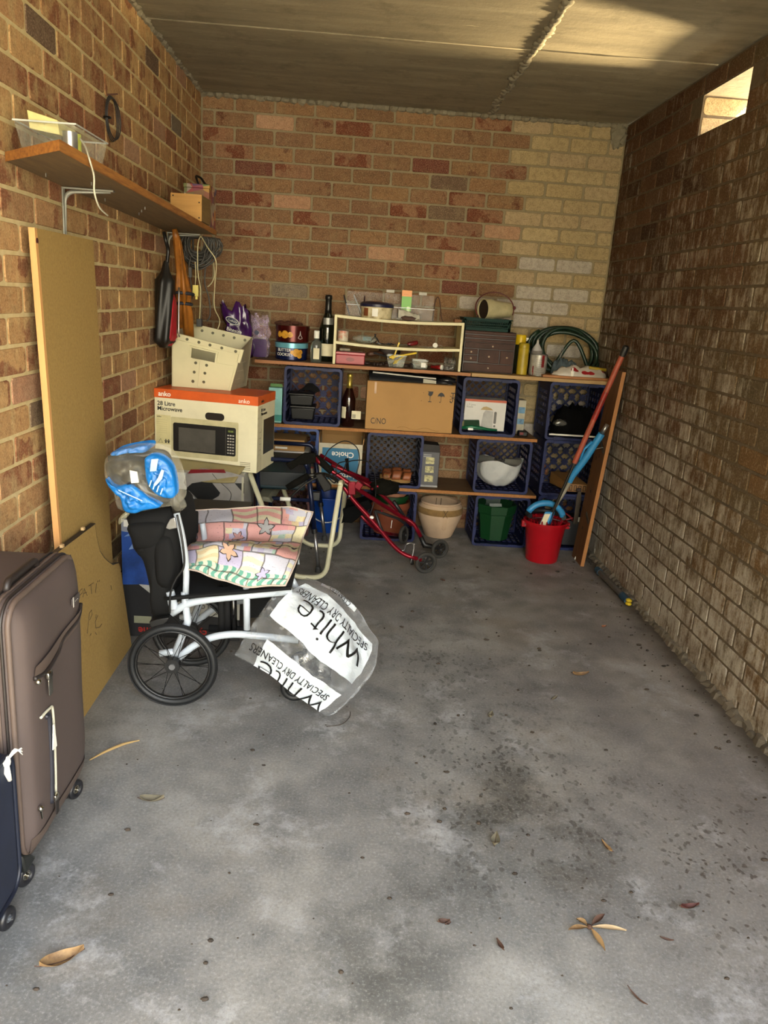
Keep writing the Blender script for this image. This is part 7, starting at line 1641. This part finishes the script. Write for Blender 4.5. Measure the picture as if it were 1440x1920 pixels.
part('piping', B().tube([fn(k / 30, 0) for k in range(31)] + [fn(1, k / 30) for k in range(1, 31)] + [fn(1 - k / 30, 1) for k in range(1, 31)] + [fn(0, 1 - k / 30) for k in range(1, 30)], .0035, 6, closed=True), M('piping_pink', 'b8a89c', .9), t, smooth=True)
for u0, v0, s, rot_, c_ in ((.42, .70, .075, .3, 'star_peach'), (.62, .25, .07, 1.0, 'star_grey'), (.74, .86, .05, .6, 'star_lilac'), (.40, .36, .05, .1, 'star_pink')):
    mm2 = M(c_, {'star_peach': 'c8a48c', 'star_grey': '9c9c9c', 'star_lilac': 'a09cb8', 'star_pink': 'b88c88'}[c_], .9); n = 20
    for nm, k_, mt_, off in (('star_outline', 1.18, M('outline_dark', '3c3434', .9), .0035), ('printed_starfish', 1.0, mm2, .0055)):
        vs = [fn(u0, v0)]
        for k in range(n):
            a = 2 * PI * k / n + rot_; r = s * k_ * (.42 + .58 * abs(math.cos(2.5 * (a - rot_))) ** 2.0); vs.append(fn(u0 + r * math.cos(a), v0 + r * math.sin(a) * 1.25))
        vs = [p + Vector((.0, -off, off * .8)) for p in vs]; part(nm, B().add(vs, [(0, 1 + k, 1 + (k + 1) % n) for k in range(n)]), mt_, t, smooth=True)

# ---------------------------------------------------------------- dry-cleaner bag over the footrests
BC = [[(575, 1083, -2.33), (622, 1103, -2.37), (672, 1148, -2.40), (708, 1205, -2.36)],
      [(520, 1108, -2.50), (580, 1152, -2.60), (640, 1208, -2.60), (697, 1262, -2.44)],
      [(478, 1162, -2.56), (538, 1212, -2.66), (598, 1262, -2.66), (662, 1308, -2.50)],
      [(440, 1228, -2.53), (508, 1268, -2.62), (562, 1308, -2.64), (616, 1346, -2.59)]]
SB = net([[at(a, b_, Y=y) for a, b_, y in r] for r in BC])
def bagS(u, v, off=0):
    p = SB(u, v); edge_ = (4 * u * (1 - u)) ** .5 * .0
    n1 = noise.noise(p * 9) * .020 + noise.noise(p * 24 + Vector((9, 0, 0))) * .009; c = Vector((n1 * .5, -n1 - off, n1 * .6 + off * .5))
    q = p + c; q.z = max(q.z, .004 + .5 * off); return q
t = NT('laundry_plastic'); uv = t.n('TexCoord').outputs['UV']; sp = t.n('SeparateXYZ'); t.l(uv, sp.inputs[0]); u, v = sp.outputs[0], sp.outputs[1]
nz = t.math('MULTIPLY', t.math('SUBTRACT', t.noise(4, uv, 2), .5), .05)
def inside(a, lo, hi): return t.math('MULTIPLY', t.math('GREATER_THAN', a, lo), t.math('LESS_THAN', a, hi))
vv = t.math('ADD', v, nz); uu = t.math('ADD', u, nz)
m1 = t.math('MULTIPLY', inside(vv, .12, .56), inside(uu, .10, .90)); m2 = t.math('MULTIPLY', inside(vv, .72, 1.1), inside(uu, .18, .88)); m3 = t.math('MULTIPLY', inside(vv, -.2, .055), inside(uu, .22, .62))
mk = t.math('MAXIMUM', t.math('MAXIMUM', m1, m2), m3)
t.b.inputs['Base Color'].default_value = (.62, .67, .70, 1); t.b.inputs['Roughness'].default_value = .28; t.b.inputs['Coat Weight'].default_value = .5
gl = t.n('BsdfGlossy'); gl.inputs['Roughness'].default_value = .12; tr = t.n('BsdfTransparent'); mx = t.n('MixShader'); lw = t.n('LayerWeight'); lw.inputs[0].default_value = .5
cr_ = t.ramp(t.noise(11, uv, 5, .7), (.52, (0, 0, 0)), (.66, (1, 1, 1)))  # noise patches painted in as glints on the clear film
df = t.n('BsdfDiffuse'); df.inputs[0].default_value = (.75, .78, .8, 1); gd = t.n('MixShader'); gd.inputs[0].default_value = .5; t.l(gl.outputs[0], gd.inputs[1]); t.l(df.outputs[0], gd.inputs[2])
t.l(t.math('ADD', t.math('ADD', .07, t.math('MULTIPLY', cr_, .38)), t.math('MULTIPLY', lw.outputs['Facing'], .2), True), mx.inputs[0]); t.l(tr.outputs[0], mx.inputs[1]); t.l(gd.outputs[0], mx.inputs[2])
fi = t.n('MixShader'); t.l(mk, fi.inputs[0]); t.l(mx.outputs[0], fi.inputs[1]); t.l(t.b.outputs[0], fi.inputs[2]); t.l(fi.outputs[0], t.out.inputs[0])
bp = t.n('Bump'); bp.inputs['Strength'].default_value = .8; bp.inputs['Distance'].default_value = .008; t.l(t.noise(13, uv, 4, .6), bp.inputs['Height'])
for s in (t.b, gl): t.l(bp.outputs[0], s.inputs['Normal'])
MATS['laundry'] = t.m
t = thing('dry_cleaning_bag', 'clear plastic dry-cleaning bag with large lettering over the footrests', 'bag', bagS(.5, .95))
part('front_film', B().grid(lambda u, v: bagS(u, v), 56, 56), MATS['laundry'], t, smooth=True)
b = B().grid(lambda u, v: bagS(u, v) + Vector((.0, .06 + .12 * (math.sin(PI * u) * math.sin(PI * v)), max(-.03, -bagS(u, v).z + .003))), 24, 24); b.uv = None
part('back_film', b, film('bag_back_film', 'd0d4d8', .10, .15), t, smooth=True)
ex = [(705, 1205, -2.36), (712, 1225, -2.40), (700, 1262, -2.44), (668, 1305, -2.5), (625, 1345, -2.58)]
part('loose_edge', B().grid(lambda u, v: bagS(.97 + .035 * v * (1 + .9 * noise.noise(Vector((u * 9, 3, 1))) + .6 * math.sin(u * 23)), u * .97), 36, 4), film('bag_edge_film', 'dfe4e8', .30, .12), t, smooth=True)
part('loose_edge', B().grid(lambda u, v: bagS(u * .95, .02 - .05 * v * (1 + .8 * noise.noise(Vector((u * 9, 8, 1))) + .5 * math.sin(u * 19))), 30, 4), film('bag_edge_film', ''), t, smooth=True)
def onbag(u0, v0, eu, ev, su, sv):
    """Text coordinates (x along eu, y along ev in bag u, v) laid on the bag."""
    return lambda x, y, d: bagS(u0 + x * eu[0] * su + y * ev[0] * sv, v0 + x * eu[1] * su + y * ev[1] * sv, .0052 + d)
def bagtext(s, size, u0, v0, k=1.0, bold=0): return text('lettering', s, size, None, XA, ZA, bk, t, fn=onbag(u0, v0, (-1, .03), (0, 1), 2.55 * k, 2.75), bold=bold, ext=.0004)
bagtext('w', .125, .86, .235, .95, -.0022); bagtext('h', .125, .665, .235, .95, -.0022); bagtext('i', .125, .535, .235, .95, -.0022); bagtext('t', .125, .475, .235, .95, -.0022); bagtext('e', .125, .36, .235, .95, -.0022)
bagtext('SPECIALTY DRY CLEANERS', .033, .86, .155, .72); bagtext('SPECIALTY DRY CLEANERS', .033, .83, .79, .72); bagtext('white', .125, .88, .865, .95, -.0022); bagtext('CLEANERS', .03, .56, .005, .7)

# ---------------------------------------------------------------- suitcases
bro = M('nylon_brown', '4c403c', .7, var=.06, scale=3, bump=.08); bro2 = M('nylon_brown2', '564840', .6, var=.05); zipm = M('zip_dark', '241e1c', .5); chrome = M('chrome', 'b8b4a8', .18, metal=1, var=.05); navy2 = M('nylon_navy', '141c30', .7)
SX, SY0, SY1, Zs0, Zs1 = .285, -3.490, -3.065, .070, .765
t = thing('suitcase', 'brown fabric suitcase with side zips and wheels standing on floor', 'suitcase', (.2, -3.3, 0))
part('shell', B().prism([(y, z) for y, z in rrect(SY0, Zs0, SY1, Zs1, .06, 5)], (.05, 0, 0), YA, ZA, (.20, 0, 0)), bro, t, bevel=.014, seg=4)
def face(u, v):
    y, z = SY0 + .012 + (SY1 - SY0 - .024) * u, Zs0 + .012 + (Zs1 - Zs0 - .024) * v
    k = max(0, 1 - abs(2 * u - 1) ** 6) * max(0, 1 - abs(2 * v - 1) ** 8)
    return Vector((.250 + .036 * k ** .5 + .004 * noise.noise(Vector((u * 3, v * 3, 5))), y, z))
part('front_panel', B().grid(face, 24, 30), bro, t, smooth=True)
for x in (.207, .222, .238): part('gusset_zip', B().tube([(x, a, b_) for a, b_ in rrect(SY0 - .0015, Zs0 - .0015, SY1 + .0015, Zs1 + .0015, .061, 6)], .0042, 6, closed=True), zipm if x != .222 else bro2, t, smooth=True)
part('piping', B().tube([(.251, a, b_) for a, b_ in rrect(SY0 + .006, Zs0 + .006, SY1 - .006, Zs1 - .006, .055, 6)], .007, 8, closed=True), bro2, t, smooth=True)
FP = lambda u, v, o=.004: face(u, v) + Vector((o, 0, 0))
part('pocket_zip', B().tube(cat_rom([FP(.93, .80), FP(.80, .765), FP(.55, .75), FP(.45, .72), FP(.25, .70), FP(.10, .715)], 6), .0055, 6), zipm, t, smooth=True)
part('pocket_flap', B().grid(lambda u, v: FP(.10 + .83 * u, .70 + .06 * v + .04 * u, .002 + .006 * v), 12, 3), bro2, t, smooth=True)
zp = FP(.24, .69, .012); zpart = part('zip_pull', B().prism(rrect(-.012, -.055, .012, -.008, .006), (zp.x, zp.y, zp.z), YA, ZA, (.003, 0, 0)), chrome, t, bevel=.001)
part('zip_slider', B().cbox(zp + Vector((0, 0, .0)), (.01, .026, .018)), chrome, zpart, bevel=.003)
part('zip_slider', B().ball(FP(.11, .70, .010), .008, 8, 6), chrome, t, smooth=True)
part('badge', B().prism(rrect(0, 0, .055, .020, .003), FP(.70, .845, .006), YA, ZA, (.003, 0, 0)), M('badge_dark', '3c3432', .5), t)
bp_ = FP(.70, .845, .0095); part('badge_mark', B().box(bp_.x, bp_.y + .002, bp_.z - .004, bp_.x + .001, bp_.y + .008, bp_.z + .024), M('badge_pale', 'a8a49c', .3), t); text('lettering', '- - -', .014, bp_ + Vector((.0005, .016, .005)), YA, ZA, M('badge_pale', ''), t)
part('side_pocket_zip', B().tube(cat_rom([FP(.14, .545), FP(.27, .54), FP(.315, .51), FP(.315, .30), FP(.31, .12)], 6), .0036, 6), M('cord_white', ''), t, smooth=True)
part('side_pocket_seam', B().tube(cat_rom([FP(.22, .52, .001), FP(.265, .50, .001), FP(.27, .30, .001), FP(.25, .14, .001)], 6), .007, 6), M('zip_navy', '24242c', .5), t, smooth=True)
zp = FP(.27, .16, .01); part('zip_pull', B().prism(rrect(-.009, -.05, .009, -.006, .004), zp, YA, ZA, (.003, 0, 0)), M('zip_dark', ''), t); part('zip_slider', B().cbox(zp, (.01, .022, .016)), chrome, t, bevel=.003)
part('tie_tag', B().prism([(-.014, 0), (.012, -.004), (.002, .065), (-.004, .065)], FP(.275, .375, .010), YA, ZA, (.002, 0, 0)), wht, t)
zp = FP(.075, .19, .008); part('zip_pull', B().tube([zp, zp + Vector((.002, .002, -.03))], .0025, 6), chrome, t); part('zip_slider', B().ball(zp, .008, 8, 6), chrome, t, smooth=True)
part('base_panel', B().grid(lambda u, v: FP(.02 + .96 * u, .0 + (.075 + .02 * math.sin(PI * u)) * v, .003), 14, 3), bro2, t, smooth=True)
part('corner_guard', B().hexa([(.205, SY0 - .006, .052), (.262, SY0 - .002, .052), (.262, SY0 + .06, .052), (.205, SY0 + .06, .052), (.205, SY0 - .006, .118), (.255, SY0 - .004, .105), (.262, SY0 + .03, .085), (.205, SY0 + .03, .095)]), M('guard_black', '1a1c1a', .4), t, bevel=.006)
for (wx_, wy_) in ((.248, SY0 + .02), (.248, SY1 - .05)):
    w = wheel(t, (wx_, wy_, .030), (1, -.35, 0), .030, .018, 5, 'caster', M('caster_black', '1c1c20', .4), chrome); part('caster_fork', B().tube([(wx_ - .014, wy_, .034), (wx_ - .008, wy_, .062)], [.008, .014], 8), M('guard_black', ''), w)
    wheel(t, (wx_ - .03, wy_ - .01, .030), (1, -.35, 0), .030, .018, 5, 'caster', M('caster_black', ''), M('hub_black', ''))
part('top_handle', B().tube(fillet([(.215, -3.40, Zs1), (.215, -3.39, Zs1 + .022), (.215, -3.23, Zs1 + .022), (.215, -3.22, Zs1)], .02, 4), .009, 8), zipm, t, smooth=True)
rb_ = thing('ribbon', 'frayed white ribbon tied to the zip of the brown suitcase', 'ribbon', (.24, SY0 - .01, .47))
c = at(12, 1428, X=.262)
part('knot', B().ball(c, (.010, .012, .014), 10, 6, .4, 4, 1), wht, rb_, smooth=True)
for k in range(6): part('strand', B().tube(cat_rom([c, c + Vector((.012, .018, .012 + .002 * k)), c + Vector((.02, .036 + .003 * (k % 2), .014 - .004 * k))], 4), .0014, 5), wht, rb_, smooth=True)
part('tail', B().tube([c, c + Vector((.002, -.004, -.025)), c + Vector((.004, .002, -.05))], [.005, .008, .005], 6), wht, rb_, smooth=True)
t = thing('suitcase', 'navy suitcase mostly cut off by the left edge before the brown one', 'suitcase', (.13, -3.74, 0))
part('shell', B().prism([(y, z) for y, z in rrect(-3.96, .05, -3.515, .43, .05, 5)], (.014, 0, 0), YA, ZA, (.245, 0, 0)), navy2, t, bevel=.02, seg=4)
part('piping', B().tube([(.258, a, b_) for a, b_ in rrect(-3.955, .055, -3.52, .425, .05, 6)], .006, 8, closed=True), M('piping_navy', '0e1424', .5), t, smooth=True)
for wy_ in (-3.58, -3.88):
    w = wheel(t, (.262, wy_ - .03, .028), (1, -.2, 0), .028, .020, 5, 'caster', M('caster_black', ''), M('caster_grey', '55585c', .4)); part('caster_fork', B().tube([(.247, wy_ - .03, .036), (.240, wy_ - .02, .06)], [.009, .016], 8), M('guard_black', ''), w)

# ---------------------------------------------------------------- leaves and litter on the floor
leafm = M('leaf_tan', '8a6c44', .7, var=.25, scale=20, dark='5a4028'); leafd = M('leaf_brown', '4a3022', .75, var=.25, scale=20); leafg = M('leaf_grey', '6c6450', .8, var=.2)
def leaf(label, px, py, L, Wd, ang, m, curl=.3, seed=0, grp=None, name='fallen_leaf'):
    c = at(px, py, Z=0); R = Matrix.Rotation(ang, 4, 'Z'); b = B()
    def fn(u, v):
        x = (u - .5) * L; w = Wd / 2 * math.sin(PI * min(1, max(0, u)) ** .8) * (2 * v - 1); z = .003 + curl * L * (2 * u - 1) ** 2 * .35 + abs(2 * v - 1) ** 1.5 * Wd * curl + .15 * Wd * (noise.noise(Vector((u * 4, v * 3, seed))) + 1) * .5
        return c + (R @ Vector((x, w, z)))
    t = thing(name, label, 'leaf', (c.x, c.y, 0), grp)
    part('blade', B().grid(fn, 14, 6), m, t, smooth=True); part('midrib', B().tube([fn(k / 10 * 1.12 - .10, .5) + Vector((0, 0, .001)) for k in range(11)], .0011, 5), leafd, t, smooth=True)
leaf('curled tan leaf on the floor in front of the suitcases', 117, 1808, .095, .042, .55, leafm, .35, 1)
cl2 = at(1105, 1742, Z=0)
t = thing('leaf_cluster', 'dry twig with four narrow tan leaves on the front floor', 'leaf', (cl2.x, cl2.y, 0))
for k, (a, L, m) in enumerate(((-.1, .085, M('leaf_straw', 'a8906c', .7)), (3.5, .06, leafm), (-1.35, .07, leafm), (.6, .05, leafd), (2.4, .03, leafm))):
    R = Matrix.Rotation(a, 4, 'Z')
    part('leaflet', B().grid(lambda u, v: cl2 + (R @ Vector((.006 + L * u, .008 * math.sin(PI * u) * (2 * v - 1), .006 + .012 * u * (1 - u) + .004 * (2 * v - 1) ** 2 + .01 * (k % 2) * u))), 10, 4), m, t, smooth=True)
part('twig', B().ball(cl2 + Vector((0, 0, .007)), (.008, .008, .006), 8, 6, .4), leafd, t, smooth=True)
for i, (px, py, L, Wd, a, m, lb) in enumerate(((928, 1582, .055, .028, 1.3, leafg, 'grey green folded leaf on the middle of the front floor'), (1137, 1592, .05, .014, 1.9, leafm, 'narrow tan leaf on the damp speckled floor patch'), (1292, 1705, .055, .018, .2, M('leaf_red', '4a2018', .7), 'dark red brown leaf near the right wall'), (832, 1733, .03, .016, .1, leafd, 'small brown leaf left of the dry twig'),
        (937, 1776, .035, .012, 1.9, leafd, 'small dark leaf sliver left of the dry twig'), (920, 1345, .04, .022, 1.2, leafg, 'pale skeleton leaf behind the speckled patch'), (1088, 1268, .075, .024, .2, leafm, 'twisted pale leaf on the floor near the right wall'), (1132, 1177, .028, .016, .4, M('leaf_rust', '8a5434', .7), 'tiny rust coloured leaf ahead of the extension pole'),
        (830, 1090, .03, .016, -.6, leafd, 'small brown leaf in front of the rollator wheels'), (285, 1505, .07, .03, .1, leafg, 'pale grey scrap of leaf behind the suitcase'), (840, 1735, .016, .01, .4, leafd, 'tiny brown leaf scrap beside the small brown leaf'), (1250, 1765, .03, .008, -.3, leafd, 'thin dark leaf sliver at the front right'), (1195, 1875, .05, .006, -1.0, leafd, 'thin curved stalk at the front right'), (1040, 1312, .04, .012, .8, leafg, 'small grey leaf behind the dark flecks'))):
    leaf(lb, px, py, L, Wd, a, m, .4, i + 3)
P = [at(px, py, Z=.004) for px, py in ((168, 1425), (200, 1408), (232, 1395), (262, 1388))]
solo('dry_stalk', B().tube(cat_rom(P, 6), [.0016 + .0035 * math.sin(PI * k / 18) for k in range(19)], 6), M('straw', 'a08454', .8), 'long dry straw stalk on floor behind the suitcase', 'stalk', smooth=True)
P = [at(px, py, Z=.003) for px, py in ((612, 1362), (640, 1358), (655, 1345), (657, 1335))]
solo('dry_stalk', B().tube(cat_rom(P, 6), .0014, 5), M('stalk_dark', '3c342c', .8), 'thin dark curved stalk in front of the dry-cleaning bag', 'stalk', smooth=True)
b = B(); rn = random.Random(21)
for i in range(420):
    if rn.random() < .35: x, y = W - .03 - abs(rn.gauss(0, .10)), -.5 - rn.random() * 3.2
    else: x, y = .3 + rn.random() * 2.2, -.4 - rn.random() * 3.5
    s = .0016 + .0055 * rn.random() ** 3; b.ball((x, y, s * .5), (s * (1 + rn.random()), s, s * .7), 6, 4, .5, 3, i)
o = solo('floor_debris', b, M('debris_brown', '3a3026', .9, var=.4), 'fine dark grit and crumbs scattered over the concrete floor', 'debris', smooth=True, kind='stuff')
